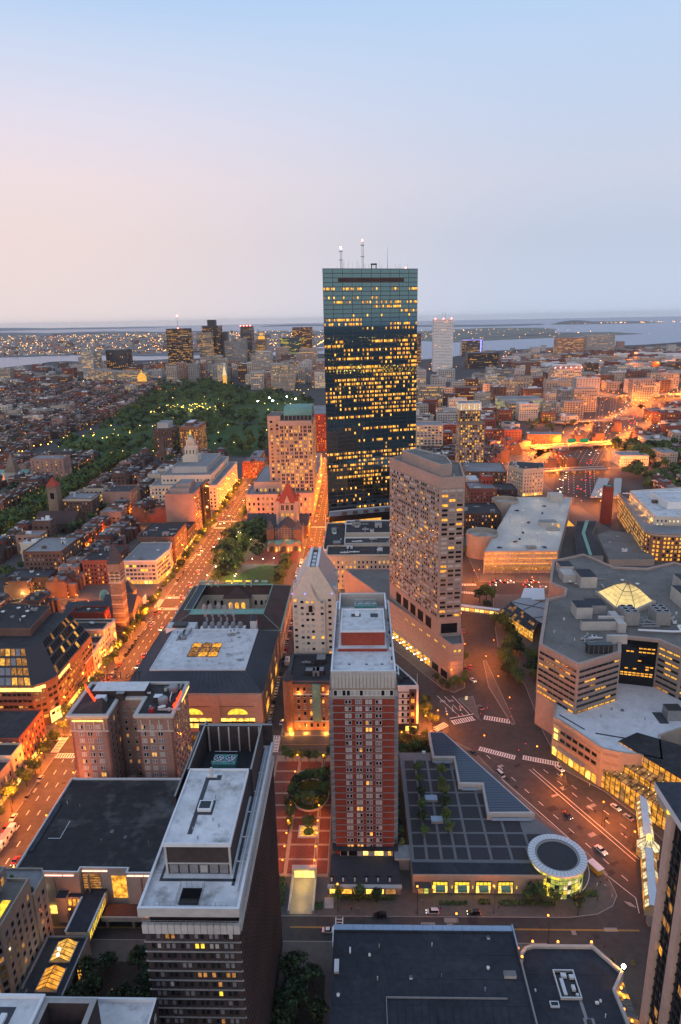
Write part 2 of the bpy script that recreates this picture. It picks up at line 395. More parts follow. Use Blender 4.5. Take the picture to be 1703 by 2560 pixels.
    def gear(s, x0, x1, y0, y1, z, n=6, seed=1, kinds=('unit', 'unit', 'vent', 'duct', 'hatch'), mats=('metal_white', 'metal_grey', 'concrete_light'), size=1.0):
        q = random.Random(seed)
        for i in range(n):
            k = q.choice(kinds); x = q.uniform(x0, x1); y = q.uniform(y0, y1); m = q.choice(mats); b = MB(); a = q.choice((0, 0, math.pi/2))
            if k == 'unit':
                hx, hy, hh = q.uniform(.8, 2.2)*size, q.uniform(.7, 1.5)*size, q.uniform(1, 2.1)*size
                b.obox(x, y, hx, hy, z, z+.25, a, 'metal_dark'); b.obox(x, y, hx*.96, hy*.96, z+.25, z+hh, a, m); b.lathe(x, y, [(hy*.55, z+hh), (hy*.55, z+hh+.3), (hy*.45, z+hh+.3), (.1, z+hh+.12)], 8, 'metal_dark'); nm = 'rooftop_unit'
            elif k == 'vent':
                r_ = q.uniform(.25, .6)*size; b.lathe(x, y, [(r_*.7, z), (r_*.7, z+.9), (r_, z+1.0), (r_, z+1.3), (0.01, z+1.5)], 7, m); nm = 'vent'
            elif k == 'duct':
                ln = q.uniform(2, 5)*size; b.obox(x, y, ln, .35*size, z+.3, z+1.0*size, a, m); b.obox(x, y, .5, .45*size, z, z+1.3*size, a, m); nm = 'duct'
            elif k == 'hatch':
                b.obox(x, y, .9*size, .9*size, z, z+.6, a, m, 'glass_sky'); nm = 'skylight'
            elif k == 'house':
                b.obox(x, y, q.uniform(1.5, 3)*size, q.uniform(1.5, 2.5)*size, z, z+2.8*size, a, m, 'roof_grey'); b.obox(x, y, .5, 2.6*size, z, z+2.1, a, 'metal_dark'); nm = 'stair_house'
            elif k == 'dish':
                b.tube((x, y, z), (x, y, z+1), .12, 'metal_grey'); b.lathe(x, y, [(.1, z+1), (.8, z+1.2), (1.2, z+1.7)], 8, 'white_paint'); nm = 'satellite_dish'
            s.part(nm, b)
    def done(s):
        if s.far.f: s.part('window', s.far, None, 'stuff')
        return s.root

HAZE = 1.8e-5
# ---------------------------------------------------------------- ground, water, streets
def sheet(name, poly, z, m, thick=0.0):
    b = MB(); p = ccw(poly)
    if thick: b.prism(p, z-thick, z, m)
    else: b.face([(x, y, z) for x, y in p], m)
    return struct(name, b)
def water_mat():
    m = bpy.data.materials.new('water'); m.use_nodes = True; t = m.node_tree; b = t.nodes['Principled BSDF']
    b.inputs['Base Color'].default_value = (.06, .13, .25, 1); b.inputs['Roughness'].default_value = .25; b.inputs['IOR'].default_value = 1.33
    g = N(t, 'ShaderNodeNewGeometry'); n = N(t, 'ShaderNodeTexNoise'); n.inputs['Scale'].default_value = .02; n.inputs['Detail'].default_value = 4
    t.links.new(g.outputs['Position'], n.inputs['Vector']); bp = N(t, 'ShaderNodeBump'); bp.inputs['Strength'].default_value = .25; bp.inputs['Distance'].default_value = 4
    t.links.new(n.outputs['Fac'], bp.inputs['Height']); t.links.new(bp.outputs[0], b.inputs['Normal']); MATS['water'] = m
water_mat()
b = MB(); b.disc(0, 0, 46000, -3, 96, 'water'); struct('sea', b)
sheet('ground', [(-30000, -20000), (30000, -20000), (12000, -500), (3600, 3300), (2266, 5025), (1888, 4720), (1564, 4581), (1270, 4576), (779, 4214), (549, 3800), (478, 3670), (284, 3453), (120, 4100), (-323, 4300), (-700, 4000), (-1089, 3929), (-1169, 3862), (-1544, 3839), (-1665, 3907), (-1738, 3873), (-1726, 3703), (-1770, 3377), (-1781, 3183), (-1500, 2300), (-1150, 1700), (-900, 900), (-820, 0), (-900, -2000), (-30000, -8000)], -.02, 'city_ground', 3)
sheet('far_land', [(-6500, 1000), (-2502, 4496), (-2403, 4606), (-2220, 4605), (-2111, 4736), (-1902, 4743), (-1328, 4394), (-1000, 4420), (-560, 4700), (-260, 5600), (-300, 6300), (60, 7200), (-300, 9200), (-700, 12500), (-2300, 14500), (-3500, 15500), (-4951, 15841), (-6860, 17000), (-8505, 18000), (-7600, 15300), (-9200, 15800), (-11526, 20324), (-16000, 24000), (-30000, 26000), (-30000, 2000)], -.4, 'far_land', 2)
sheet('far_land', [(-27000, 30000), (-21000, 33303), (-14484, 27065), (-13558, 29030), (-11426, 29014), (-8768, 28436), (-8500, 31000), (-14000, 36000), (-20000, 39000), (-26000, 33000)], -.5, 'far_land', 2)
sheet('far_land', [(-1093, 21494), (-1400, 23500), (-2976, 24845), (-3800, 27000), (-1600, 28500), (-600, 25000)], -.5, 'far_land', 2)
sheet('airfield', [(40, 7936), (760, 5859), (1046, 6149), (2376, 6989), (2900, 7320), (2901, 8256), (2328, 8505), (2910, 10549), (3041, 11948), (2353, 12979), (921, 10955), (-200, 9900)], -.6, 'airfield', 2)
b = MB(); b.face([(1330, 9800, 0), (1420, 9800, 0), (1900, 7300, 0), (1820, 7260, 0)], 'pavement'); b.face([(900, 6900, 0), (960, 6700, 0), (2500, 8000, 0), (2440, 8140, 0)], 'pavement'); struct('runway', b)
sheet('island', [(1302, 16428), (1974, 15288), (2800, 14507), (4079, 15751), (4523, 17797), (3123, 17944), (1605, 20256)], -.6, 'far_land', 2)
sheet('island', [(4223, 15876), (5116, 15103), (6538, 15383), (7772, 19589), (6593, 21907), (5664, 20237)], -.6, 'far_land', 2)
def hill(cx, cy, rx, ry, h, ang=0, seed=0):
    q = random.Random(seed); b = MB(); k = 0; n, m_ = 22, 6
    for j in range(m_+1):
        t = j/m_
        for i in range(n):
            a = 2*math.pi*i/n; rr = (1-t**1.5)*(1+.14*math.sin(3*a+seed)+q.uniform(-.05, .05)); x, y = rx*rr*math.cos(a), ry*rr*math.sin(a)
            b.v.append((cx+x*math.cos(ang)-y*math.sin(ang), cy+x*math.sin(ang)+y*math.cos(ang), -1.5+h*math.sin(t*math.pi/2)*(1+q.uniform(-.06, .06))))
    for j in range(m_):
        for i in range(n): b.f.append((j*n+i, j*n+(i+1) % n, (j+1)*n+(i+1) % n, (j+1)*n+i)); b.m.append(b.mi('far_land'))
    return struct('hill', b)
hill(5000, 16600, 420, 500, 75, 0, 1)
for i, (x, y, rx, ry, h) in enumerate([(-5200, 13600, 1500, 500, 55), (-7600, 14600, 1300, 500, 60), (-3200, 13000, 900, 500, 40), (-16500, 30000, 3500, 900, 95), (-12500, 29800, 2600, 700, 60), (-21000, 34500, 5200, 900, 120), (-2300, 25400, 1300, 500, 50), (-9800, 29500, 1500, 500, 40), (-1000, 10500, 900, 400, 30), (-5000, 8600, 600, 300, 30)]):
    hill(x, y, rx, ry, h, .15, i+3)
hz = bpy.data.materials.new('haze_air'); hz.use_nodes = True; t_ = hz.node_tree; t_.nodes.remove(t_.nodes['Principled BSDF']); pv = N(t_, 'ShaderNodeVolumePrincipled'); pv.inputs['Color'].default_value = (.94, .96, 1, 1); pv.inputs['Density'].default_value = HAZE
t_.links.new(pv.outputs[0], t_.nodes['Material Output'].inputs['Volume']); MATS['haze_air'] = hz
b = MB(); b.box(-47000, 47000, -47000, 47000, -8, 300, 'haze_air', None, True); tag(b.build('haze'), 'thin evening haze lying over the whole city', None, None, 'stuff')
# streets: one asphalt sheet over the near city; blocks stand on it as kerbed slabs
sheet('street', [(-700, 40), (480, 40), (480, 1100), (300, 1100), (300, 1450), (-100, 1450), (-100, 1040), (-700, 1040)], 0, 'asphalt')
def slab(poly, m='pavement', name='pavement', z=.14): 
    b = MB(); p = ccw(poly); b.prism(inset(p, -.25), 0, z-.004, 'kerb'); b.face([(x, y, z) for x, y in p], m); return struct(name, b)
YB = [(60, 282), (298, 456), (473, 655), (673, 855), (873, 1015)]
for y0, y1 in YB:
    for x0, x1 in ((-239, -149), (-332, -252), (-478, -395), (-572, -490), (-660, -586)):
        if x1 < -.6*y1-130: continue
        slab(rect(x0, x1, y0, y1))
    if y1 > 400:
        slab(rect(-382, -345, y0, y1), 'grass', 'lawn')
slab(rect(-127.5, 60, 40, 180), 'pavement'); sheet('garden', rect(-89.5, -50, 132, 172), .146, 'soil'); sheet('garden', rect(-26, -13, 132, 168), .146, 'soil')                                   # podium south of the ring road
slab([(-127.5, 190), (70, 190.6), (80, 192), (86.5, 195.5), (89.6, 200), (89.5, 206), (86.1, 219), (72, 241), (51.5, 285.4), (40, 296), (35, 290), (28, 284), (-127.5, 283)])
slab(rect(-127.5, -49.8, 297, 456))                                           # library block
slab([(-41.4, 297), (30, 298.5), (35.5, 303), (30, 324), (-34, 447), (-36, 456), (-41.4, 456)])
slab([(44.2, 342.2), (50, 338), (56.5, 343), (60, 362), (62.7, 395), (68, 440), (72, 470), (70, 480), (-14, 480), (-12, 450)])
slab([(51.6, 331), (59.7, 333.7), (59.9, 310.6)], 'pavement', 'traffic_island')
slab([(70.3, 344), (72.6, 374), (74, 374), (76.9, 308), (75.4, 307)], 'pavement', 'traffic_island')
slab([(112.8, 240), (104.5, 256), (91, 271), (89.5, 300), (91, 345), (84.5, 389), (89, 425), (96, 468), (100, 476), (330, 470), (330, 230), (125, 205)])
slab([(92, 503), (92, 720), (235, 720), (240, 600), (330, 560), (330, 492)])
slab(rect(-126, -52, 475, 655), 'pavement')                                   # square
slab(rect(-32, 70, 478, 655)); slab(rect(-32, 72, 674, 855)); slab(rect(-126, -51, 674, 855)); slab(rect(-126, -51, 873, 1015)); slab(rect(-32, 72, 873, 1015))
slab(rect(92, 225, 738, 860)); slab(rect(90, 250, 875, 1090))
slab(rect(106, 330, 100, 212))
sheet('lawn', [(-103, 512), (-98, 499), (-92, 484), (-63, 484), (-62, 503), (-66, 541), (-84, 545), (-98, 530)], .15, 'grass')
sheet('lawn', rect(-124, -104, 508, 632), .149, 'grass')
sheet('brick_plaza', [(-103, 548), (-66, 545), (-56, 548), (-56, 580), (-90, 582)], .148, 'brick_paving')
GARDEN = [(-120, 1035), (-440, 1035), (-515, 1125), (-517, 1368), (-130, 1368)]; COMMON = [(-150, 1390), (-515, 1390), (-548, 1586), (-680, 2345), (-529, 2395), (-450, 2240), (-300, 1990), (-240, 1975), (-110, 1690)]
sheet('garden', GARDEN, .05, 'grass'); sheet('common', COMMON, .05, 'grass')
# painted markings
mk = MB()
def dash(x0, y0, x1, y1, wd=.16, ln=3.0, gap=6.0, m='line_white', z=.006):
    L = math.hypot(x1-x0, y1-y0); ux, uy = (x1-x0)/L, (y1-y0)/L; t = 0
    while t < L:
        e = min(L, t+ln); mk.face([(x0+ux*t-uy*wd, y0+uy*t+ux*wd, z), (x0+ux*t+uy*wd, y0+uy*t-ux*wd, z), (x0+ux*e+uy*wd, y0+uy*e-ux*wd, z), (x0+ux*e-uy*wd, y0+uy*e+ux*wd, z)], m)
        t += ln+gap
def line(x0, y0, x1, y1, wd=.12, m='line_white'): dash(x0, y0, x1, y1, wd, 1e6, 1, m)
def zebra(x0, y0, x1, y1, wid=3.4, step=1.25, bar=.32):
    """two edge lines and ladder bars between kerb points (x0, y0) and (x1, y1)"""
    L = math.hypot(x1-x0, y1-y0); ux, uy = (x1-x0)/L, (y1-y0)/L; h = wid/2
    for s_ in (-h, h): line(x0-uy*s_, y0+ux*s_, x1-uy*s_, y1+ux*s_, .16)
    t = .5
    while t < L:
        x, y = x0+ux*t, y0+uy*t; line(x-uy*h, y+ux*h, x+uy*h, y-ux*h, bar); t += step
for x in (-143.6, -138.8, -134): dash(x, 60, x, 278); dash(x, 302, x, 452); dash(x, 478, x, 650); dash(x, 678, x, 1000)
for y0 in (281, 299.5, 454, 475, 653.5, 676): zebra(-148.6, y0, -128, y0)
for x0 in (-150.5, -126): zebra(x0, 283.5, x0, 296.5); zebra(x0, 457, x0, 472); zebra(x0, 656, x0, 672)
zebra(-49, 295.5, -42, 295.5); zebra(-43.5, 284, -43.5, 296, 3.6); line(-40, 290, 28, 290.4, .1, 'line_yellow')
zebra(35.5, 302.3, 42, 307.3); zebra(45.3, 308.6, 57.3, 312.9); zebra(62.2, 313.5, 75, 309.5); zebra(55.2, 286.9, 71, 279.6, 3, 1.1); zebra(74.5, 280, 90, 274.8, 3, 1.1)
line(40.4, 334.7, 50, 314, .14); dash(44.4, 334, 52.3, 314.6, .12, 6, 3); line(48.6, 334.5, 55.5, 315.5, .14); line(44.5, 312.5, 58, 316.8, .25)
line(51.5, 283.5, 86.5, 217.5, .13); dash(58, 281.5, 98, 203, .13, 3, 6); line(75.5, 271, 102.5, 216, .12); line(77.2, 271.6, 104.2, 217, .12); dash(82, 271, 108, 220, .13, 3, 6); dash(87.3, 268, 108.4, 228, .12, 3, 6)
line(87, 213, 96, 199, .12); line(96, 199, 94.7, 192.5, .12)
for y in (185.6, 185.95): line(-26, y, 92, y-.3, .08, 'line_yellow'); line(-120, y-1, -50, y-.6, .08, 'line_yellow')
zebra(-9.2, 186, -9.2, 190, 2.4, 1.3, .14)
for cx, cy, a in ((47.2, 322, 0), (51.2, 322.5, 0), (43.6, 321, 0)):
    mk.face([(cx-.12, cy-2, .006), (cx+.12, cy-2, .006), (cx+.12, cy+2, .006), (cx-.12, cy+2, .006)], 'line_white'); mk.face([(cx, cy-3, .006), (cx+.6, cy-1.8, .006), (cx-.6, cy-1.8, .006)], 'line_white')
for cx, cy in ((43, 329), (47.5, 329.5)):
    for i in range(4): line(cx+i*.75-1.2, cy-1, cx+i*.75-1.5, cy+1, .1); 
for i in range(3): line(91.5+i*.75, 197.5-.2*i, 93+i*.75, 195.3-.2*i, .1)
for x0 in (-45, -40): dash(x0, 500, x0, 650); dash(x0, 680, x0, 850); dash(x0, 880, x0, 1010)
zebra(-50.5, 653, -33, 653); zebra(-50.5, 476, -33, 476); zebra(76, 497, 88, 496.5); zebra(74, 482, 86, 479)
struct('road_markings', mk)
b = MB()
for i in range(70):
    x, y = (R.uniform(-148, -129), R.uniform(190, 640)) if i < 34 else (lambda t: (60+t*38+R.uniform(-9, 20), 282-t*75))(R.random()) if i < 58 else (R.uniform(-20, 85), R.uniform(182, 189))
    b.obox(x, y, R.uniform(.6, 2.6), R.uniform(.5, 1.4), .001, .0035, .44*(34 <= i < 58)+math.pi/2*(i < 34), R.choice(('asphalt_dark', 'asphalt_dark', 'concrete_grey')))
struct('road_patches', b)
# rail and motorway corridor with overbridges
sheet('motorway', [(222, 776), (262, 742), (275, 770), (325, 900), (395, 1070), (500, 1330), (640, 1700), (580, 1730), (450, 1345), (335, 1070), (258, 892)], .02, 'asphalt_dark')
mk = MB()
for f_ in (.12, .24, .36, .62, .72, .82):
    pts = [(232+f_*40, 790-f_*42), (260+f_*60, 890+f_*8), (337+f_*60, 1070), (452+f_*48, 1345-f_*12), (582+f_*56, 1725-f_*25)]
    for (a, c) in zip(pts, pts[1:]): dash(*a, *c, .25, 5, 9, 'line_white', .03)
struct('motorway_markings', mk)
def bridge(name, label, pts, wd, z):
    br = thing(name, label, 'bridge', (*pts[0], 0)); m = MB(); pr = MB(); pi_ = MB()
    for a, c in zip(pts, pts[1:]):
        L = math.hypot(c[0]-a[0], c[1]-a[1]); ux, uy = (c[0]-a[0])/L, (c[1]-a[1])/L; ox, oy = -uy*wd/2, ux*wd/2
        m.prism(ccw([(a[0]+ox, a[1]+oy), (a[0]-ox, a[1]-oy), (c[0]-ox, c[1]-oy), (c[0]+ox, c[1]+oy)]), z-1.2, z, 'concrete_grey', 'asphalt', True)
        for s_ in (1, -1): pr.obox((a[0]+c[0])/2+s_*ox*.97, (a[1]+c[1])/2+s_*oy*.97, L/2, .2, z+.01, z+1.1, math.atan2(uy, ux), 'concrete_light')
        for t in (.25, .5, .75): pi_.obox(a[0]+ux*L*t, a[1]+uy*L*t, .7, wd*.4, 0, z-1.2, math.atan2(uy, ux), 'concrete_grey')
    m.build('deck', br); pr.build('railing', br); pi_.build('pier', br)['kind'] = 'stuff'
bridge('road_bridge', 'nearest concrete road bridge crossing the sunken motorway beside the white corner block', [(236, 879), (322, 890)], 12, 5.5)
bridge('road_bridge', 'wide orange-lit bridge over the motorway carrying two green direction signs', [(262, 1040), (335, 1058), (420, 1078)], 22, 6)
bridge('road_bridge', 'third bridge over the motorway, higher up the corridor with bright lamps', [(360, 1290), (520, 1330)], 14, 6)
bridge('road_bridge', 'farthest overpass bending across the distant motorway', [(560, 1690), (860, 1720), (1100, 1800)], 16, 8)
bridge('elevated_road', 'long elevated expressway running sideways across the distant right side', [(700, 2000), (1000, 2090), (1500, 2200)], 26, 9)
sheet('motorway_road', [(640, 1700), (580, 1730), (640, 2100), (720, 2600), (790, 2590), (700, 2080)], .02, 'asphalt')
for p in ([(222, 900), (238, 900), (300, 1045), (284, 1050)], [(330, 900), (345, 900), (450, 1160), (432, 1166)], [(284, 1050), (304, 1046), (470, 1400), (452, 1406)], [(440, 1160), (458, 1156), (560, 1440), (545, 1446)]):
    sheet('frontage_road', p, .03, 'asphalt')
def strip(name, pts, wd, z, m='asphalt'):
    L_, R_ = [], []
    for i, p in enumerate(pts):
        a, c = pts[max(0, i-1)], pts[min(len(pts)-1, i+1)]; l = math.hypot(c[0]-a[0], c[1]-a[1]); nx, ny = -(c[1]-a[1])/l*wd/2, (c[0]-a[0])/l*wd/2; L_.append((p[0]+nx, p[1]+ny)); R_.append((p[0]-nx, p[1]-ny))
    b = MB()
    for i in range(len(pts)-1): b.face([(*R_[i], z), (*R_[i+1], z), (*L_[i+1], z), (*L_[i], z)], m)
    struct(name, b)
RAMPS = ([(232, 900), (287, 1054), (359, 1170), (456, 1318), (593, 1509), (700, 1640), (860, 1760)], [(345, 905), (394, 1086), (480, 1220), (556, 1320), (628, 1536), (650, 1760), (608, 2007)], [(287, 1054), (250, 1000), (215, 930), (190, 840)], [(700, 1640), (900, 1900), (1300, 2150)])
for p in RAMPS:
    strip('frontage_road', p, 22, .034, 'pavement')  # paler than the other roads: lamp glow put into the surface colour
    for a, c in zip(p, p[1:]):
        for k in range(12): t = k/12; x, y = a[0]+(c[0]-a[0])*t, a[1]+(c[1]-a[1])*t; OCC.append((x-12, x+12, y-12, y+12))
sheet('verge', [(240, 905), (256, 905), (310, 1040), (302, 1042)], .03, 'grass')

# ---------------------------------------------------------------- near buildings
def wins_at(B, x, y, z, w_, h_, k, frame='trim', ang=0.0, sill=None, mull=False):
    B.nw += 1; return link('window', win_mesh(w_, h_, k, frame, sill, mull), B.root, (x, y, z), ang)
def fan_tower(B, cx, cy, z, hx, hy, h, n, m='metal_green'):
    f = MB(); f.box(cx-hx, cx+hx, cy-hy, cy+hy, z, z+h, m)
    for i in range(n):
        x = cx-hx+(i+.5)*2*hx/n; r_ = min(hx/n, hy)*.82
        f.lathe(x, cy, [(r_, z+h), (r_, z+h+.5), (r_*.9, z+h+.5), (r_*.9, z+h+.1), (.05, z+h+.1)], 14, ['metal_grey', 'metal_white', 'metal_dark', 'metal_dark'])
        for a in range(6):
            t = a*math.pi/3; f.face([(x+.15*math.cos(t+1.2), cy+.15*math.sin(t+1.2), z+h+.3), (x+r_*.85*math.cos(t), cy+r_*.85*math.sin(t), z+h+.26), (x+r_*.85*math.cos(t+.5), cy+r_*.85*math.sin(t+.5), z+h+.34)], 'metal_white')
    for s_ in (-hy, hy): f.tube((cx-hx, cy+s_, z+h+1), (cx+hx, cy+s_, z+h+1), .06, 'metal_white', 4)
    for i in range(n*2+1): f.tube((cx-hx+i*hx/n, cy-hy, z+h), (cx-hx+i*hx/n, cy-hy, z+h+1), .05, 'metal_white', 4)
    B.part('cooling_tower', f)
def railing(B, pts, z, h=1.1, step=1.6, m='metal_grey', name='railing'):
    f = MB()
    for a, c in zip(pts, pts[1:]):
        L = math.hypot(c[0]-a[0], c[1]-a[1])
        for hh in (h, h*.5): f.tube((*a, z+hh), (*c, z+hh), .045, m, 4)
        for i in range(int(L/step)+1): t = i*step/L; f.tube((a[0]+(c[0]-a[0])*t, a[1]+(c[1]-a[1])*t, z), (a[0]+(c[0]-a[0])*t, a[1]+(c[1]-a[1])*t, z+h), .045, m, 4)
    B.part(name, f)

# 1. dark brick slab of flats, front left
B = Bld('apartment_tower', 'dark brown brick apartment slab with a long white penthouse roof, front left of centre', 'apartment tower', -38.5, 150)
X0, X1, Y0, Y1 = -49.2, -28.0, 119.5, 180
a = MB(); a.prism(rect(X0, X1, Y0, Y1), 0, 70, 'brick_dark', 'roof_grey'); B.part('wall', a)
fl = 2.75; nf = 25
for i in range(nf):
    z = 70-i*fl; a = MB(); a.box(X0-.28, X1+.28, Y0-.35, Y0-.004, z-.22, z, 'concrete_grey', None, True); B.part('floor_slab', a)
    a = MB()
    for j in range(15):                                        # brick panels, joints between
        xx = X0+.12+j*(X1-X0)/15; a.box(xx, xx+(X1-X0)/15-.16, Y0-.16, Y0-.003, z-fl+.02, z-.24, 'brick_dark')
    B.part('brick_panel', a, None, 'stuff')
    for j in range(6):
        x = X0+2.4+j*3.25; k = pick({'glass_dark': .5, 'blind_dim': .28, 'blind': .1, 'lit_dim': .07, 'lit_yellow': .05})
        for dx_ in (-.62, .62): wins_at(B, x+dx_, Y0-.17, z-fl+.75, 1.0, 1.55, k if R.random() < .6 else 'glass_dark', 'metal_dark')
a = MB(); m_ = MB()                                            # east flank: dense ribs with dark glass between
for j in range(46):
    y = Y0+.5+j*(Y1-Y0-1)/46; a.box(X1+.003, X1+.30, y, y+.42, 0, 70, 'brick_dark')
for i in range(nf):
    z = 70-i*fl; a.box(X1+.002, X1+.20, Y0+.2, Y1-.2, z-.9, z, 'brick_brown')
B.part('pier', a, None, 'stuff')
for i in range(nf):
    for j in range(46):
        k = pick({'glass_dark': .93, 'blind_dim': .05, 'lit_dim': .015, 'lit_amber': .005}); y = Y0+.95+j*(Y1-Y0-1)/46; z = 70-i*fl-2.6
        m_.face([(X1+.05, y, z), (X1+.05, y+.85, z), (X1+.05, y+.85, z+1.65), (X1+.05, y, z+1.65)], k)
B.part('window', m_, None, 'stuff')
a = MB()
for j in range(15): a.box(X0-.3+.05+j*(X1-X0+.6)/15, X0-.3-.05+(j+1)*(X1-X0+.6)/15, Y0-.7, Y0+.1, 69.9, 72.3, 'concrete_light')
for j in range(40): a.box(X1-.1, X1+.5, Y0+.15+j*1.5, Y0+1.55+j*1.5, 69.9, 72.3, 'concrete_light')
B.part('fascia_panel', a, None, 'stuff')
a = MB(); a.prism(rect(X0+.8, X1-.8, Y0+1.8, Y1-.4), 70, 74.9, 'brick_dark', False); B.part('attic_wall', a)
for j in range(7): wins_at(B, X0+3+j*2.7, Y0+1.79, 72.2, 2.1, 1.9, pick({'glass_dark': .6, 'blind_dim': .4}), 'metal_grey')
railing(B, [(X0-.1, Y0-.5), (X1+.3, Y0-.5)], 72.3, 1.0, 1.4)
a = MB(); p = rect(X0-.7, X1+.5, Y0-1, Y1+.4); q = inset(p, .6); a.prism(p, 74.9, 77.2, 'concrete_light', False, True)
for i in range(4):
    j = (i+1) % 4; a.face([(*p[i], 77.2), (*p[j], 77.2), (*q[j], 77.2), (*q[i], 77.2)], 'metal_white'); a.face([(*q[j], 76), (*q[i], 76), (*q[i], 77.2), (*q[j], 77.2)], 'roof_white')
B.part('parapet', a)
a = MB(); a.face([(x, y, 76) for x, y in q], 'roof_white'); B.part('roof', a)
a = MB(); a.box(X0+1.6, X0+2.2, 128, 178, 76.01, 76.06, 'slate'); a.box(X1-2.6, X1-1.9, 126, 178, 76.01, 76.06, 'slate'); a.box(X0+1.6, X1-1.9, 127.2, 128, 76.01, 76.06, 'slate')
for y in (133, 141, 150, 158, 166): a.box(X1-2.8, X1-.2, y, y+.25, 76.01, 76.3, 'metal_white')
a.box(X1-1.2, X1-.9, 124, 176, 76.01, 76.5, 'metal_white'); B.part('roof_strip', a)
PX0, PX1, PY0, PY1 = -46.3, -31.2, 129.5, 156
a = MB(); a.prism(rect(PX0, PX1, PY0, PY1), 76, 83.9, 'brick_dark', False); a.box(PX0-.2, PX1+.2, PY0-.25, PY0-.01, 78.9, 79.2, 'concrete_light')
for x in (PX0-.1, PX1-.3): a.box(x, x+.5, PY0-.3, PY0-.02, 76, 84, 'concrete_light')
B.part('penthouse_wall', a)
for j in range(6): wins_at(B, PX0+1.7+j*2.35, PY0-.01, 76.3, 1.9, 2.3, 'blind' if j == 3 else 'blind_dim', 'metal_grey')
a = MB(); p = rect(PX0-.4, PX1+.4, PY0-.5, PY1+.2); q = inset(p, .35); a.prism(p, 83.9, 84.9, 'metal_white', False, True)
for i in range(4):
    j = (i+1) % 4; a.face([(*p[i], 84.9), (*p[j], 84.9), (*q[j], 84.9), (*q[i], 84.9)], 'metal_white'); a.face([(*q[j], 84.4), (*q[i], 84.4), (*q[i], 84.9), (*q[j], 84.9)], 'metal_white')
a.face([(x, y, 84.4) for x, y in q], 'roof_white'); B.part('penthouse_roof', a)
a = MB(); a.box(-41.7, -40.6, 132.5, 153, 84.41, 84.44, 'slate'); a.box(-41.7, -37.6, 152, 154, 84.41, 84.45, 'slate'); a.box(-41.5, -37.2, 139, 144.2, 84.41, 84.43, 'slate'); B.part('roof_strip', a)
a = MB(); a.box(-41.0, -37.7, 140, 143.2, 84.45, 85.3, 'metal_white', 'metal_white'); a.box(-40.7, -38, 140.3, 142.9, 85.301, 85.32, 'glass_black'); B.part('roof_hatch', a)
a = MB(); a.tube((-40.2, 153.4, 84.4), (-40.2, 153.4, 87.2), .55, 'concrete_light', 8, .3); a.box(-41.5, -38.8, 153, 153.8, 84.4, 85, 'metal_white'); B.part('vent_stack', a)
for x, y in ((-35, 150), (-37.5, 145), (-36.5, 137), (-34.7, 135), (-40.2, 136), (-40.6, 133.8), (-38.8, 131)): a = MB(); a.tube((x, y, 84.4), (x, y, 85.3), .14, 'metal_grey', 6); B.part('pipe', a)
a = MB()                                                       # open plant well behind the penthouse
for p in (rect(-47.5, -47, 156.3, 179.4), rect(-30.6, -30.1, 156.3, 177), rect(-47, -30.6, 176.5, 177)): a.prism(p, 76, 84.6, 'brick_dark', 'concrete_grey')
a.box(-49.8, -27.6, 179.3, 180.2, 76, 83, 'brick_dark', 'concrete_grey'); a.box(-49.8, -49.3, 150, 180, 76, 81, 'brick_dark', 'concrete_grey')
for i in range(6): a.box(-46.3+i*3, -45.9+i*3, 176.1, 176.5, 76, 84.3, 'concrete_light')
a.box(-47, -30.6, 156.3, 176.5, 76.01, 76.2, 'metal_dark'); B.part('plant_screen', a); fan_tower(B, -39.8, 167.5, 76.2, 3.3, 2.3, 3.4, 2)
railing(B, [(-46.5, Y0+.2), (-41.9, Y0+.2), (-41.9, 125.5), (-36.5, 125.5), (-36.5, Y0+.2), (-30, Y0+.2)], 76.1, 1.6, 1.2)
a = MB(); a.box(-41.4, -37, 120.6, 124.8, 76.02, 76.5, 'metal_dark', 'glass_black'); B.part('shaft_opening', a)
B.done()

# 2. red brick tower, centre
B = Bld('apartment_tower', 'tall red brick apartment tower with white roofs and balconies, front centre', 'apartment tower', 0, 243)
X0, X1, Y0, Y1 = -10.9, 10.9, 214.5, 275
a = MB(); a.prism(rect(X0, X1, Y0, Y1), 4, 71, 'brick_bright', 'roof_grey'); B.part('wall', a)
fl = 2.8; nf = 24
for i in range(nf+1):
    z = 71-i*fl; a = MB(); a.box(X0-.3, X1+.3, Y0-.42, Y0-.004, z-.2, z, 'concrete_grey', None, True); B.part('floor_slab', a)
for i in range(nf):
    z = 71-i*fl; a = MB()
    for j in range(12):
        xx = X0+.1+j*(X1-X0)/12; a.box(xx, xx+(X1-X0)/12-.2, Y0-.2, Y0-.003, z-fl+.02, z-.32, 'brick_bright')
    B.part('brick_panel', a, None, 'stuff')
    for c in (-5.5, -1.75, 1.8, 5.3):
        k = pick({'glass_dark': .36, 'blind': .34, 'blind_dim': .2, 'lit_amber': .05, 'lit_warm': .05})
        for d_ in (-.62, .62): wins_at(B, c+d_, Y0-.22, z-fl+.55, 1.02, 1.65, k if R.random() < .75 else pick({'glass_dark': .6, 'blind': .4}), 'white_paint')
a = MB()                                                       # balcony stacks on both flanks
for i in range(nf):
    z = 71-i*fl-fl
    for sx_, x in ((-1, X0), (1, X1)):
        for y in range(218, 272, 9):
            a.box(min(x+sx_*.003, x+sx_*1.7), max(x+sx_*.003, x+sx_*1.7), y, y+6.5, z, z+.22, 'concrete_light', None, True)
            for q0 in (.0, .55, 1.05): a.tube((x+sx_*1.65, y, z+.22+q0), (x+sx_*1.65, y+6.5, z+.22+q0), .05, 'metal_grey', 4, None, False)
            for q0 in (y, y+6.5): a.box(min(x+sx_*.01, x+sx_*1.7), max(x+sx_*.01, x+sx_*1.7), q0-.05, q0+.05, z+.22, z+1.3, 'metal_grey')
B.part('balcony', a, None, 'stuff')
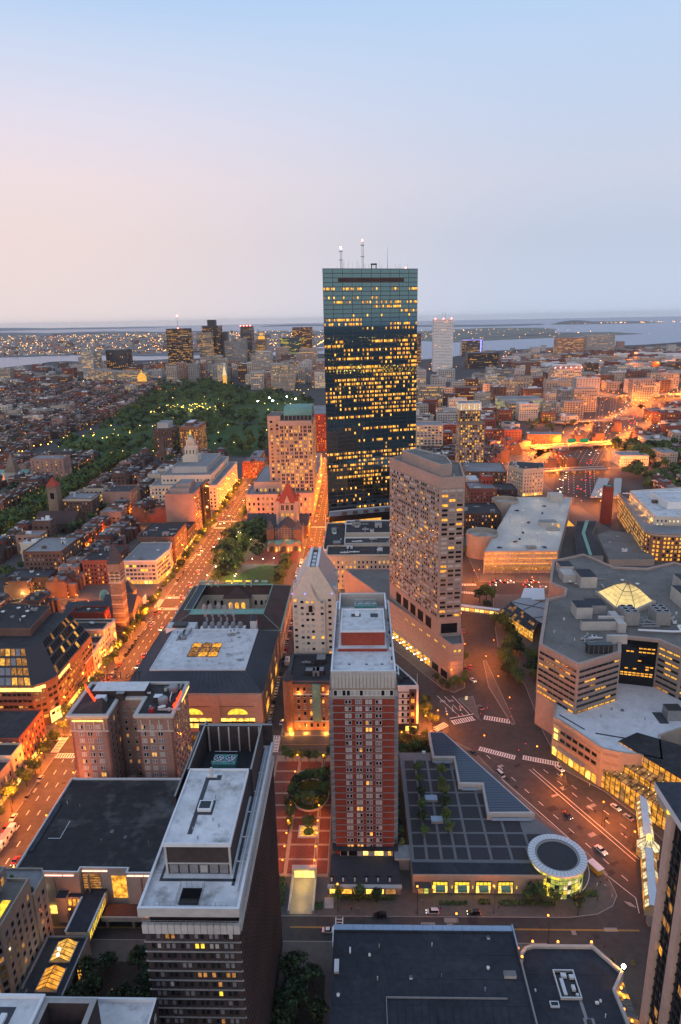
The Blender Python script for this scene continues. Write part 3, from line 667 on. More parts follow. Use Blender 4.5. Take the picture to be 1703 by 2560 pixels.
for sx_, x in ((-1, X0), (1, X1)): B.windows([(x, Y0), (x, Y1)] if sx_ > 0 else [(x, Y1), (x, Y0)], 4, 71, w=2.2, h=1.9, dx=4.5, fh=fl, base=.4, top=0, edges=[0], wts=MIXW, px=99, allsides=True)
a = MB(); a.prism(rect(X0-.2, X1+.2, Y0-.3, Y1), 71, 75.2, 'concrete_tan', 'roof_grey'); B.part('attic_wall', a)
for j in range(14): wins_at(B, X0+1+j*1.52, Y0-.31, 72.0, 1.4, 2.3, pick({'glass_dark': .35, 'blind': .35, 'blind_dim': .3}), 'white_paint')
a = MB(); a.prism(rect(X0-.5, X1+.5, Y0-.8, Y1+.3), 75.2, 79.3, 'concrete_tan', False, True)
p = rect(X0-.5, X1+.5, Y0-.8, Y1+.3); q = inset(p, .6)
for i in range(4):
    j = (i+1) % 4; a.face([(*p[i], 82), (*p[j], 82), (*q[j], 82), (*q[i], 82)], 'metal_white'); a.face([(*q[j], 80.4), (*q[i], 80.4), (*q[i], 82), (*q[j], 82)], 'roof_white')
    a.face([(*p[i], 79.3), (*p[j], 79.3), (*p[j], 82), (*p[i], 82)], 'concrete_light')
B.part('parapet', a)
for j in range(18): a = MB(); xx = X0-.3+j*1.235; a.box(xx+.12, xx+1.06, Y0-1.0, Y0-.805, 75.5, 81.6, 'concrete_light'); B.part('fin', a)
a = MB(); a.face([(x, y, 80.4) for x, y in q], 'roof_white'); B.part('roof', a)
a = MB(); a.prism(rect(-9.3, 8.9, 231.3, 256), 80.4, 81.6, 'brick_bright', 'roof_white_clean'); a.prism(rect(-8.2, 8.2, 234, 254), 81.6, 87, 'brick_bright', False)
p = rect(-8.4, 8.4, 233.8, 254.2); q = inset(p, .4)
a.prism(p, 87, 87.7, 'metal_white', False, True)
for i in range(4):
    j = (i+1) % 4; a.face([(*p[i], 87.7), (*p[j], 87.7), (*q[j], 87.7), (*q[i], 87.7)], 'metal_white'); a.face([(*q[j], 87.1), (*q[i], 87.1), (*q[i], 87.7), (*q[j], 87.7)], 'metal_white')
a.face([(x, y, 87.1) for x, y in q], 'roof_white'); B.part('penthouse', a)
a = MB(); a.box(-4.5, -.8, 247.5, 250.4, 87.11, 87.14, 'slate'); a.box(3, 6, 247, 250.6, 87.11, 87.14, 'slate'); a.box(-3, -1.4, 248, 249.4, 87.15, 88.6, 'metal_white'); B.part('roof_hatch', a)
a = MB()
for p in (rect(-9.8, -9.2, 256.5, 273.6), rect(9.2, 9.8, 256.5, 273.6), rect(-9.2, 9.2, 273, 273.6)): a.prism(p, 80.4, 86.4, 'concrete_light', 'metal_white')
for i in range(16): a.box(-9+i*1.15, -8.8+i*1.15, 272.7, 272.99, 80.4, 86, 'concrete_light')
B.part('plant_screen', a); fan_tower(B, 1.2, 265, 80.4, 4.6, 2.4, 4.6, 3)
for i, y in enumerate((222, 232, 243, 254)): a = MB(); a.box(X1-1.2, X1+.2, y, y+1.1, 80.4, 81.6, 'metal_white'); a.tube((X1-.6, y+.5, 81.6), (X1-.6, y+.5, 83), .3, 'metal_dark', 6); B.part('exhaust_vent', a)
for x in (-5, 1.2, 6.8): a = MB(); a.disc(x, 221.5, .55, 80.415, 10, 'slate'); a.lathe(x, 221.5, [(.3, 80.4), (.3, 80.75), (.01, 80.8)], 8, 'metal_grey'); B.part('roof_drain', a)
a = MB(); a.prism(rect(-13, 12.6, 199.6, 214.2), 0, 4.4, 'concrete_tan', 'terrace_paving'); a.prism(rect(-9.5, 10.6, 213.2, 214.4), 4.4, 7.2, 'concrete_light', 'roof_black', True); a.prism(rect(X0-1.5, X1+1.5, 212.6, 216), 7.2, 7.9, 'roof_black', 'roof_black', True); B.part('podium', a)
for x, ww, k in ((-8, 2.6, 'glass_dark'), (-4.6, 3.2, 'glass_dark'), (.2, 2.2, 'lit_bright'), (5.2, 3.6, 'lit_bright'), (9.2, 1.6, 'lit_warm')): wins_at(B, x, 213.18, 4.6, ww, 2.4, k, 'metal_dark')
a = MB(); a.box(-13.6, 12.9, 197.9, 199.4, 4.1, 4.8, 'concrete_light', None, True); B.part('canopy', a)
a = MB()
for x0, x1, k in ((-13, -9.6, 'shop_glow'), (-9, -5, 'lit_amber'), (-4.4, -.4, 'lit_amber'), (.2, 6.5, 'shop_glow'), (7.2, 10.8, 'lit_dim')): a.face([(x0, 199.5, .5), (x1, 199.5, .5), (x1, 199.5, 3.4), (x0, 199.5, 3.4)], k)
for x in (-13, -9.3, -4.7, -.1, 6.9, 11.2): a.box(x-.12, x+.12, 199.2, 199.55, 0.14, 4.1, 'concrete_tan')
B.part('shopfront', a)
for i in range(6): a = MB(); a.box(-12.5+i*4.2, -12+i*4.2, 201, 201.5, 4.4, 5.6, 'white_paint'); a.box(-13+i*4.2, -11.4+i*4.2, 203, 204, 4.4, 5.1, 'metal_dark'); B.part('terrace_table', a)
a = MB(); a.prism(rect(10.9, 17, 209, 216), 6.5, 7.2, 'concrete_light', 'roof_grey', True); a.box(11.2, 16.6, 211, 215.5, 0, 6.5, 'concrete_grey'); B.part('side_block', a)
B.done()

# 3. dark flat-roofed department store beside the street on the left
B = Bld('department_store', 'low store with a huge blackened flat roof and pale front wall', 'store', -100, 215)
P_ = [(-122, 190.6), (-99, 190.2), (-99, 192.3), (-82.5, 192.1), (-82.5, 190), (-72, 190), (-72, 240.5), (-122, 240.5)]
B.tier(P_, 0, 17.4, 'concrete_light', 'roof_blotch', .8, 'metal_white', th=.5)
a = MB(); a.box(-121.4, -119.6, 200, 225, 17.41, 17.9, 'roof_navy'); a.box(-117, -112.5, 206.8, 207, 17.41, 17.5, 'metal_white'); a.box(-112.7, -112.5, 207, 216, 17.41, 17.5, 'metal_white'); B.part('roof_curb', a)
a = MB()
for i in range(5): a.box(-121, -72.5, 198+i*8.4, 198.12+i*8.4, 17.405, 17.45, 'roof_black')
for i in range(6): a.box(-114+i*8, -113.9+i*8, 193, 240, 17.406, 17.44, 'roof_black')
B.part('roof_seam', a); B.gear(-118, -76, 196, 236, 17.4, 6, 15, ('vent', 'hatch', 'vent'), size=.6)
a = MB()
for x0, x1 in ((-114.5, -104.6), (-104.2, -100.6), (-98.4, -94.6), (-94.4, -91.8), (-91.6, -89.6), (-82, -79.4), (-79.2, -76.4), (-76.1, -72.6)):
    y = 190.05 if x0 > -89.9 or x0 < -99 else 192.1
    a.box(x0, x1, y-.45, y-.12, 17.0, 17.28, 'neon_pink')
B.part('light_strip', a)
a = MB()
for x in (-107.4, -96, -77.2): a.box(x-.06, x+.06, 189.5 if x != -96 else 191.6, 189.99, 6, 16.6, 'metal_grey')
for i in range(9): a.box(-82.4+.001, -80.6, 191.98, 192.05, 7.5+i*1.05, 7.62+i*1.05, 'metal_dark'); a.box(-98.8, -92, 191.75, 191.9, 7.5+i*1.05, 7.62+i*1.05, 'metal_dark')
B.part('wall_joint', a)
a = MB(); a.face([(-120, 189.95, .6), (-105, 189.95, .6), (-105, 189.95, 4), (-120, 189.95, 4)], 'shop_glow'); a.face([(-88.5, 192.0, 5.6), (-83, 192.0, 5.6), (-83, 192.0, 15), (-88.5, 192.0, 15)], 'lit_amber'); a.face([(-98.5, 192.06, 6), (-92.5, 192.06, 6), (-92.5, 192.06, 16), (-98.5, 192.06, 16)], 'lit_dim'); B.part('window', a)
a = MB()                                                       # script sign on the wall, seen edge on
pp = [(-114.6, 12.6), (-114.2, 11.6), (-113.7, 12.3), (-113.2, 11.2), (-112.5, 11.9), (-111.9, 10.9), (-111.5, 11.8), (-111, 11.2), (-110.7, 12.2), (-111.3, 12.6), (-111.6, 10.2), (-112.4, 9.6)]
for u, v in zip(pp, pp[1:]): a.tube((u[0], 189.5, u[1]), (v[0], 189.5, v[1]), .13, 'sign_cream', 5)
for i in range(7): a.tube((-114.9, 189.5, 13-.6*i), (-114.7, 189.5, 12.7-.6*i), .13, 'lit_green', 5)
B.part('script_sign', a)
B.done()
B = Bld('entrance_terrace', 'raised red brick entrance terrace in front of the dark-roofed store', 'terrace', -80, 186)
a = MB(); a.prism(rect(-90, -50, 183.6, 189.9), 3.9, 5, 'concrete_light', 'brick_paving', True); B.part('deck', a)
a = MB(); a.box(-77.6, -75.6, 183.7, 189.8, 5.004, 5.03, 'granite_band'); a.box(-90, -50, 183.5, 183.9, 5, 5.9, 'concrete_light'); B.part('band', a)
a = MB()
for x in (-89, -80, -70, -60): a.box(x, x+1, 184.5, 189, 0.1, 3.9, 'concrete_tan')
a.box(-89, -50, 189, 189.8, 0.1, 3.9, 'metal_dark'); B.part('pier', a); B.done()

# 4. skybridge over the ring road and the glass-roofed arcade it leads to
B = Bld('skybridge', 'covered skybridge with dark roof and lit yellow side windows crossing the ring road', 'skybridge', -94, 185)
a = MB(); a.prism([(-98, 174.5), (-90.4, 174.5), (-90.4, 199), (-98, 199)], 5.2, 9.3, 'concrete_light', 'roof_navy', True)
a.prism(rect(-104, -98, 188.5, 190), 5.2, 9.3, 'concrete_light', 'roof_navy', True); a.prism(rect(-106.5, -103, 186.8, 190), 0, 10.5, 'concrete_light', 'roof_navy'); B.part('wall', a)
a = MB(); a.box(-90.7, -90.1, 174.5, 190, 9.3, 9.7, 'metal_white'); a.box(-98.3, -97.7, 174.5, 188.4, 9.3, 9.7, 'metal_white'); B.part('parapet', a)
for i in range(13): wins_at(B, -90.39, 175.4+i*1.12, 5.7, .95, 3.0, pick({'lit_yellow': .6, 'lit_warm': .4}), 'concrete_tan', math.pi/2)
for i in range(3): wins_at(B, -102.6+i*1.7, 188.49, 5.6, 1.4, 3, 'lit_amber', 'concrete_tan')
B.done()
B = Bld('shopping_arcade', 'dark-roofed shopping arcade with two glowing glass skylights', 'arcade', -96, 158)
B.tier(rect(-104, -90.4, 136, 174.3), 0, 7.4, 'concrete_tan', 'roof_navy', .6, 'metal_grey')
for y0, y1, k in ((165.2, 172.2, 'lit_warm'), (155.5, 162.8, 'atrium_glow'), (146, 151, 'lit_warm')):
    a = MB(); xa, xb, xm = -99.3, -93.2, -96.25
    for i in range(5):
        ya, yb = y0+(y1-y0)*i/5+.08, y0+(y1-y0)*(i+1)/5-.08
        a.face([(xa, ya, 7.8), (xm, ya, 9.4), (xm, yb, 9.4), (xa, yb, 7.8)][::-1], k); a.face([(xm, ya, 9.4), (xb, ya, 7.8), (xb, yb, 7.8), (xm, yb, 9.4)][::-1], k)
    sk = B.part('skylight', a); f = MB(); f.box(xa-.3, xb+.3, y0-.3, y1+.3, 7.4, 7.78, 'metal_grey', False)
    for i in range(6): y = y0+(y1-y0)*i/5; f.tube((xa, y, 7.85), (xm, y, 9.5), .09, 'metal_dark', 4); f.tube((xm, y, 9.5), (xb, y, 7.85), .09, 'metal_dark', 4)
    f.tube((xm, y0, 9.5), (xm, y1, 9.5), .1, 'metal_dark', 4); f.build('frame', sk)
for i in range(8): wins_at(B, -90.39, 140+i*3.6, 1.2, 2.6, 4.6, pick({'lit_amber': .5, 'glass_dark': .5}), 'metal_dark', math.pi/2)
for x, y in ((-97.3, 168), (-96.8, 166)):
    a = MB(); a.blob((x, y, 9.6), .45, .45, .45, 'lamp_white'); B.part('roof_lamp', a)
B.gear(-103, -101, 142, 170, 7.4, 3, 5); B.done()

# 5. beige block of flats, lower left edge
B = Bld('apartment_block', 'beige apartment block with a tight grid of dark windows at the lower left edge', 'apartment block', -112, 168)
WB = dict(w=1.65, h=2.0, dx=2.8, fh=2.95, base=.7, wts={'glass_dark': .8, 'blind_dim': .13, 'lit_dim': .05, 'lit_amber': .02}, frame='metal_grey', px=6)
B.tier([(-130, 172), (-105, 172), (-105, 180), (-107, 183), (-130, 183)], 0, 26, 'concrete_tan', 'roof_grey', .8, wins=[WB])
B.tier([(-130, 152), (-107, 152), (-105.4, 154), (-105.4, 171.9), (-130, 171.9)], 0, 32.5, 'concrete_tan', 'roof_gravel', .9, wins=[WB])
B.tier([(-130, 120), (-108, 120), (-106.5, 122), (-106.5, 151.9), (-130, 151.9)], 0, 35, 'concrete_tan', 'roof_gravel', .9, wins=[WB])
B.tier(rect(-130, -110.5, 150, 169), 35, 40, 'concrete_grey', 'roof_grey', .6, wins=[dict(w=1.5, h=2.6, dx=3, fh=4, base=1, wts=LITW, frame='metal_dark')])
B.tier(rect(-130, -113.5, 156, 167), 40, 44.5, 'metal_grey', 'copper', .5, wins=[dict(w=1.5, h=2.4, dx=3, fh=4, base=1, wts=LITW, frame='metal_dark')])
a = MB(); a.box(-109.8, -107.4, 151, 164, 32.55, 32.7, 'lit_yellow'); B.part('terrace_glow', a)  # glowing sheet laid on the floor in place of yellow light falling there
for i in range(5): a = MB(); x, y = -106.5-i*2.2, 174+i*1.2; a.box(x-.5, x+.5, y-.5, y+.5, 26, 26.7, 'metal_dark'); a.blob((x, y, 27.2), .7, .7, .8, 'leaf_a'); B.part('planter', a)
B.gear(-125, -115, 158, 166, 44.5, 4, 8); B.gear(-125, -107, 174, 181, 26, 5, 9, ('hatch', 'unit', 'vent')); B.done()

# 6. roof of the sister slab at the bottom left corner
B = Bld('apartment_tower', 'roof corner of a second apartment slab with an open plant well, bottom left corner', 'apartment tower', -60, 108)
zt = 66
B.tier(rect(-100, -45.2, 70, 112), 0, zt-6.9, 'brick_dark', 'roof_white', .9, 'metal_white', wins=[dict(w=1.1, h=1.6, dx=2.8, fh=2.75, edges=[1], wts=DARKW)])
a = MB(); a.prism(rect(-92, -66.5, 78, 107), zt-6, zt, 'brick_dark', 'roof_white'); a.box(-92, -66.5, 106.6, 107.2, zt, zt+.7, 'metal_white'); a.box(-67.1, -66.5, 78, 106.6, zt, zt+.7, 'metal_white'); a.box(-74.5, -71.5, 95, 104.5, zt+.01, zt+.06, 'slate'); a.box(-80, -71.5, 103, 104.8, zt+.011, zt+.07, 'slate'); a.box(-73.6, -72.4, 99, 103, zt, zt+.8, 'metal_white'); B.part('penthouse', a)
a = MB()
for p in (rect(-66.4, -65.4, 80, 107), rect(-56.8, -55.6, 80, 107), rect(-65.4, -56.8, 105.8, 107)): a.prism(p, zt-7, zt, 'brick_dark', 'concrete_grey')
B.part('plant_screen', a); fan_tower(B, -61.2, 100.3, zt-7, 3, 2.4, 3.4, 1); B.done()

# 7. brick hotel with roof signs
B = Bld('hotel', 'red brick hotel with stone trim, red neon roof signs and deep light court', 'hotel', -102, 263)
X0, X1, Y0, Y1, Z = -124, -80.4, 250, 276, 41.4
HP = [(X0, Y0), (-108, Y0), (-108, 264), (-95.5, 264), (-95.5, Y0), (X1, Y0), (X1, Y1), (X0, Y1)]
a = MB(); a.prism(HP, 0, Z, 'brick_pink', False)
B.part('wall', a)
a = MB(); p = HP; q = inset(p, .5); o = inset(p, -1.0)
for i in range(8):
    j = (i+1) % 8
    a.face([(*o[i], Z-.4), (*o[j], Z-.4), (*o[j], Z+.7), (*o[i], Z+.7)], 'trim'); a.face([(*p[i], Z-1.5), (*p[j], Z-1.5), (*o[j], Z-.4), (*o[i], Z-.4)], 'trim')
    a.face([(*o[i], Z+.7), (*o[j], Z+.7), (*q[j], Z+.7), (*q[i], Z+.7)], 'concrete_light'); a.face([(*q[j], Z), (*q[i], Z), (*q[i], Z+.7), (*q[j], Z+.7)], 'trim')
B.part('cornice', a); a = MB(); a.face([(x, y, Z) for x, y in q], 'roof_black'); B.part('roof', a)
fl = 3.35
for i in range(11):
    z = 1.6+i*fl
    for xs in ((-121.6, -117.9, -114.2, -110.5) , (-92.9, -89.4, -85.9, -82.5)):
        for x in xs[:3] if xs[0] > -100 else xs[1:]:
            k = pick({'blind': .45, 'blind_dim': .33, 'lit_warm': .12, 'glass_dark': .1})
            for d_ in (-.55, .55): wins_at(B, x+d_-(0 if xs[0] > -100 else 1.8), Y0-.01, z, .98, 2.0, k if R.random() < .8 else 'glass_dark', 'white_paint')
    for x in (-105.5, -101.7, -98): wins_at(B, x, 263.99, z, 1.2, 1.9, pick({'blind_dim': .6, 'glass_dark': .3, 'lit_dim': .1}), 'trim', 0, 'trim')
B.windows(HP, 0, Z, w=1.2, h=1.9, dx=3.1, fh=fl, base=1.6, top=1, edges=[5], wts=MIXW, sill='trim')
B.windows(HP, 0, Z, w=1.2, h=1.9, dx=3.6, fh=fl, base=1.6, top=1, edges=[1, 3], wts=DARKW, px=99, allsides=True)
a = MB()
for x0, x1 in ((X0, -108), (-95.5, X1)):
    for z in (4.6, 34.0): a.box(x0-.12, x1+.12, Y0-.3, Y0-.003, z, z+.5, 'trim')
    for xx in (x0, x1-.9):
        for i in range(30): a.box(xx, xx+.9, Y0-.14, Y0-.004, 5.3+i*.95, 5.9+i*.95, 'brick_red')
    for i in range(4): xx = x0+1.6+i*(x1-x0-3.6)/3; a.box(xx, xx+.45, Y0-.25, Y0-.004, 34.6, 39.5, 'trim')
B.part('stone_band', a)
a = MB(); a.box(-122.6, -109.5, Y0-1.15, Y0-.85, 39.3, 39.9, 'lit_bright'); a.box(X1+1.0, X1+1.25, 262, 275, 40.4, 41, 'lit_bright'); B.part('cornice_light', a)
a = MB()                                                       # hipped roof lifts at the west corner
a.pyramid(rect(-123, -110.5, 250.8, 259), Z+.02, (-112.5, 258.5, Z+3.6), 'tile_brown'); B.part('corner_roof', a)
a = MB(); a.box(-119.5, -96, 264.5, 272.5, Z, Z+3.2, 'brick_dark', 'roof_white_clean'); a.box(-108, -104.5, 262, 264.5, Z, Z+3.3, 'brick_dark', 'roof_grey'); a.box(-116.5, -112, 259, 262.3, Z, Z+2.8, 'metal_white'); a.box(-91, -87.5, 260, 263, Z, Z+2.6, 'brick_dark', 'metal_white'); a.box(-90.5, -88.5, 251.5, 253.4, Z, Z+2.2, 'car_red'); B.part('penthouse', a)
for x, y in ((-84.8, 269.5), (-86.6, 259.5)):
    a = MB(); a.lathe(x, y, [(1.9, Z), (1.9, Z+.6), (2.1, Z+.7), (2.1, Z+2.6), (1.7, Z+2.8), (1.6, Z+3.1), (.1, Z+2.9)], 16, 'metal_grey'); B.part('cooling_tower', a)
a = MB(); a.tube((-84.8, 267, Z+1), (-84, 261, Z+1.6), .25, 'metal_white', 6); a.tube((-84, 261, Z+1.6), (-84, 261, Z+.1), .25, 'metal_white', 6); B.part('duct', a)
B.gear(-110, -83, 266, 274, Z, 6, 21, ('vent', 'unit', 'duct')); B.gear(-94, -82, 252, 258, Z, 4, 22, ('vent', 'duct', 'dish'))
a = MB(); a.lathe(-101.7, 255, [(3.6, 3.2), (3.5, 5), (2.9, 6.8), (1.8, 8.1), (.05, 8.8)], 20, 'stone_brown'); B.part('entrance_dome', a)
a = MB(); a.box(-107.9, -95.6, Y0-1, 258, 0, 3.2, 'granite_pink', 'concrete_grey'); B.part('entrance_block', a)
def sign(txt, loc, rot, size, m, name='roof_sign', ext=.12):
    cu = bpy.data.curves.new(name, 'FONT'); cu.body = txt; cu.size = size; cu.extrude = ext; cu.align_x = 'CENTER'; cu.resolution_u = 2
    tmp = bpy.data.objects.new(name, cu); COL.objects.link(tmp); bpy.context.view_layer.update()
    me = bpy.data.meshes.new_from_object(tmp.evaluated_get(bpy.context.evaluated_depsgraph_get())); bpy.data.objects.remove(tmp); bpy.data.curves.remove(cu)
    me.materials.clear(); me.materials.append(MATS[m]); o = link(name, me, B.root, loc); o.rotation_euler = rot; return o
sign('The Lenox', (-112, 277.2, Z+2.2), (math.pi/2, 0, math.pi), 5.2, 'metal_dark')
sign('The Lenox', (-119.5, 262.5, Z+2.4), (math.pi/2, 0, -.92), 3.3, 'neon_red', ext=.25)
sign('The Lenox', (X1+.35, 258.5, Z+1.6), (math.pi/2, 0, math.pi/2), 3.0, 'neon_red', ext=.25)
a = MB()
for x in (-121, -117, -112, -107, -103): a.tube((x, 277, Z), (x, 277, Z+7), .1, 'metal_dark', 4)
for z in (1.4, 2.1): a.tube((-122.5, 277, Z+z), (-101.5, 277, Z+z), .1, 'metal_dark', 4)
B.part('sign_frame', a); B.done()

# 8. modern library wing: white flat roof inside sloping slate skirts
B = Bld('library_wing', 'modern granite library block with white flat roof and dark sloping slate skirts', 'library', -86, 338)
E0 = rect(-121.5, -51, 303.6, 374); T0 = rect(-111, -61, 316, 364)
a = MB(); a.prism(E0, 0, 20.4, 'granite_pink', False); B.part('wall', a)
for i, nm in enumerate(('roof_skirt',)*4):
    j = (i+1) % 4; a = MB(); o = inset(E0, -.5); a.face([(*o[i], 20.3), (*o[j], 20.3), (*T0[j], 26), (*T0[i], 26)], 'slate')
    for n_ in range(1, 26):
        t = n_/26; u = Vector((*o[i], 20.3)).lerp(Vector((*o[j], 20.3)), t); v = Vector((*T0[i], 26)).lerp(Vector((*T0[j], 26)), t); a.tube(u+Vector((0, 0, .05)), v+Vector((0, 0, .05)), .09, 'slate', 3, None, False)
    B.part(nm, a)
a = MB(); q = inset(T0, .35)
for i in range(4):
    j = (i+1) % 4; a.face([(*T0[i], 26), (*T0[j], 26), (*T0[j], 26.7), (*T0[i], 26.7)], 'metal_white'); a.face([(*T0[i], 26.7), (*T0[j], 26.7), (*q[j], 26.7), (*q[i], 26.7)], 'metal_white'); a.face([(*q[j], 26.1), (*q[i], 26.1), (*q[i], 26.7), (*q[j], 26.7)], 'metal_white')
a.face([(x, y, 26.1) for x, y in q], 'roof_white'); B.part('roof', a)
o = inset(E0, -.6); a = MB(); p2 = inset(E0, -.05)
for i in range(4): j = (i+1) % 4; a.face([(*o[i], 19.9), (*o[j], 19.9), (*o[j], 20.6), (*o[i], 20.6)], 'granite_pink'); a.face([(*p2[i], 19.6), (*p2[j], 19.6), (*o[j], 19.9), (*o[i], 19.9)], 'granite_pink')
B.part('cornice', a)
for i in range(3):                                             # nine pyramid skylights
    for j in range(3):
        cx, cy = -92.6+i*5.6, 333.2+j*5.2; a = MB(); c_ = rect(cx-2.5, cx+2.5, cy-2.3, cy+2.3); ap = (cx, cy, 28.3)
        a.pyramid(c_, 26.4, ap, 'lit_amber' if (i, j) in ((2, 2), (0, 2), (2, 0), (1, 0)) else 'lit_dim'); sk = B.part('skylight', a); f = MB()
        for u in c_: f.tube((*u, 26.42), (ap[0], ap[1], ap[2]+.05), .12, 'metal_dark', 4)
        for k in range(4):
            u, v = c_[k], c_[(k+1) % 4]; f.tube((*u, 26.45), (*v, 26.45), .13, 'metal_dark', 4)
            for t in (.33, .67): f.tube((u[0]+(v[0]-u[0])*t, u[1]+(v[1]-u[1])*t, 26.42), (ap[0], ap[1], ap[2]+.03), .06, 'metal_dark', 3)
        f.build('frame', sk)
for x0, x1 in ((-120, -103), (-96.5, -77), (-72.5, -55)):      # bays of the Exeter Street front: lunette above a glazed opening
    cx = (x0+x1)/2; hw = (x1-x0)/2; a = MB()
    a.box(x0, x1, 302.55, 303.5, 13.4, 20.0, 'granite_pink', None, True); B.part('upper_panel', a)
    a = MB(); a.box(x0, x1, 303.3, 303.58, 12.6, 13.4, 'metal_dark'); B.part('dark_slot', a)  # dark metal strip below the upper panel
    a = MB(); n = 16; r_ = 5.2
    a.face([(cx, 303.45, 8.2)]+[(cx-r_*math.cos(math.pi*i/n), 303.45, 8.2+3.3*math.sin(math.pi*i/n)) for i in range(n+1)][::-1], 'lit_yellow'); B.part('lunette_window', a)
    a = MB(); a.face([(x0, 303.4, .4), (x1, 303.4, .4), (x1, 303.4, 6), (x0, 303.4, 6)], 'shop_glow'); B.part('window', a)
    a = MB(); a.box(x0, x1, 303.15, 303.39, 3.2, 4.3, 'metal_dark')
    for i in range(7): xx = x0+i*(x1-x0)/6; a.box(xx-.1, xx+.1, 303.2, 303.38, .3, 6, 'metal_dark')
    B.part('window_frame', a); a = MB(); a.box(x0, x1, 300.6, 300.9, .14, 2.2, 'granite_pink'); B.part('garden_wall', a)
a = MB()
for x0, x1 in ((-121.5, -120), (-103, -96.5), (-77, -72.5), (-55, -51)): a.box(x0+.01, x1-.01, 302.2, 303.58, 0, 20.2, 'granite_pink')
B.part('pier', a)
for y0 in (318, 337, 356):
    a = MB(); a.box(-51.02+.02, -50.3, y0-8, y0-6, 0, 20, 'granite_pink'); a.box(-51+.02, -50.3, y0+6, y0+8, 0, 20, 'granite_pink'); a.face([(-50.98, y0-6, .4), (-50.98, y0+6, .4), (-50.98, y0+6, 6), (-50.98, y0-6, 6)], 'lit_amber')
    n = 12; a.face([(-50.97, y0, 9)]+[(-50.97, y0-4.5*math.cos(math.pi*i/n), 9+3.2*math.sin(math.pi*i/n)) for i in range(n+1)], 'lit_dim'); B.part('side_bay', a)
B.gear(-108, -98, 352, 362, 26.1, 6, 3, ('unit', 'duct', 'vent'), ('metal_dark', 'metal_grey')); B.gear(-80, -66, 345, 361, 26.1, 8, 4, ('unit', 'duct', 'hatch', 'vent')); B.gear(-108, -64, 318, 330, 26.1, 5, 6, ('vent', 'duct'), size=.7)
a = MB(); a.box(-116, -99, 365, 373.5, 22, 26.8, 'metal_white', 'roof_white'); a.box(-112, -104, 365.5, 371, 26.8, 28.4, 'metal_dark'); B.part('plant_room', a)
a = MB()
for i in range(6): a.lathe(-94+i*4.2, 371.5, [(1.5, 24), (1.5, 26.6), (1.1, 27), (1.1, 27.5), (.05, 27.3)], 10, 'metal_grey'); 
a.box(-97, -70, 369, 374, 22, 24.2, 'metal_white'); B.part('cooling_tower', a)
a = MB(); a.box(-66.5, -63, 368, 373.5, 22, 30, 'metal_white', False); a.pyramid(rect(-67, -62.5, 367.5, 374), 30, (-64.7, 370.7, 33.5), 'slate'); B.part('stair_tower', a); B.done()

# 9. old stone library round a courtyard
B = Bld('library', 'old stone library with dark tiled hip roofs round an open courtyard', 'library', -84, 411)
O = rect(-119, -50, 376, 447); I_ = rect(-112+2.5, -62-2.5, 398, 434)
a = MB(); a.prism(O, 0, 20, 'limestone', False); a.prism(list(reversed(I_)), 0, 19, 'limestone', False); B.part('wall', a)
RO, RI = inset(O, 11.5), inset(I_, -3.0)
for i in range(4):
    j = (i+1) % 4; a = MB(); oo = inset(O, -.6); a.face([(*oo[i], 20), (*oo[j], 20), (*RO[j], 25.5), (*RO[i], 25.5)], 'tile_brown'); a.face([(*RO[i], 25.5), (*RO[j], 25.5), (*RI[j], 25.4), (*RI[i], 25.4)], 'copper' if i in (0, 1) else 'slate'); a.face([(*RI[i], 25.4), (*RI[j], 25.4), (*I_[j], 19), (*I_[i], 19)], 'tile_brown')
    a.tube((*RO[i], 25.6), (*RO[j], 25.6), .35, 'copper', 4); a.tube((*RI[i], 25.5), (*RI[j], 25.5), .35, 'copper', 4); a.tube((*oo[i], 20.1), (*RO[i], 25.6), .22, 'copper', 4); B.part('roof', a)
a = MB(); oo = inset(O, -.9)
for i in range(4): j = (i+1) % 4; a.face([(*oo[i], 19.2), (*oo[j], 19.2), (*oo[j], 20.2), (*oo[i], 20.2)], 'limestone'); a.face([(*oo[i], 20.2), (*oo[j], 20.2), (*O[j], 20.25), (*O[i], 20.25)], 'copper')
B.part('cornice', a)
a = MB(); a.box(-94, -77, 428, 433.99, 0, 19, 'limestone'); B.part('wall', a); a = MB(); a.pyramid(rect(-95, -76, 427, 437.5), 19, (-85.5, 433, 25.3), 'tile_brown'); B.part('roof', a)
for i in range(3):
    x = -89.8+i*4.3; a = MB(); n = 8; a.face([(x-1.3, 427.9, 11.5), (x+1.3, 427.9, 11.5)]+[(x+1.3*math.cos(math.pi*k/n), 427.9, 14.6+1.3*math.sin(math.pi*k/n)) for k in range(n+1)], 'lit_amber'); B.part('arched_window', a)
    a = MB(); a.box(x-1.5, x+1.5, 427.9, 428-.003, 5, 9, 'glass_dark'); B.part('window', a)
for x in (-106.5, -101.5, -97, -73.5, -69.5, -66):
    for z in (5, 11.5): a = MB(); n = 6; a.face([(x-.9, 433.95, z), (x+.9, 433.95, z)]+[(x+.9*math.cos(math.pi*k/n), 433.95, z+2.6+.9*math.sin(math.pi*k/n)) for k in range(n+1)], 'glass_dark'); B.part('arched_window', a)
for x in (-104, -99.5, -81, -76.5):                            # chimneys
    a = MB(); a.box(x-.5, x+.5, 436.2, 437.6, 24, 28.4, 'limestone'); B.part('chimney', a)
for x, ww, m in ((-93, 4, 'lit_yellow'), (-86.5, 6, 'lit_yellow'), (-79, 4.2, 'lit_yellow'), (-111, 4.5, 'copper'), (-105, 3.6, 'metal_grey'), (-68, 4, 'copper'), (-73.5, 2.2, 'metal_white')):
    a = MB(); a.box(x-ww/2, x+ww/2, 440, 443, 25.2, 26.1, 'copper', m); B.part('skylight', a)
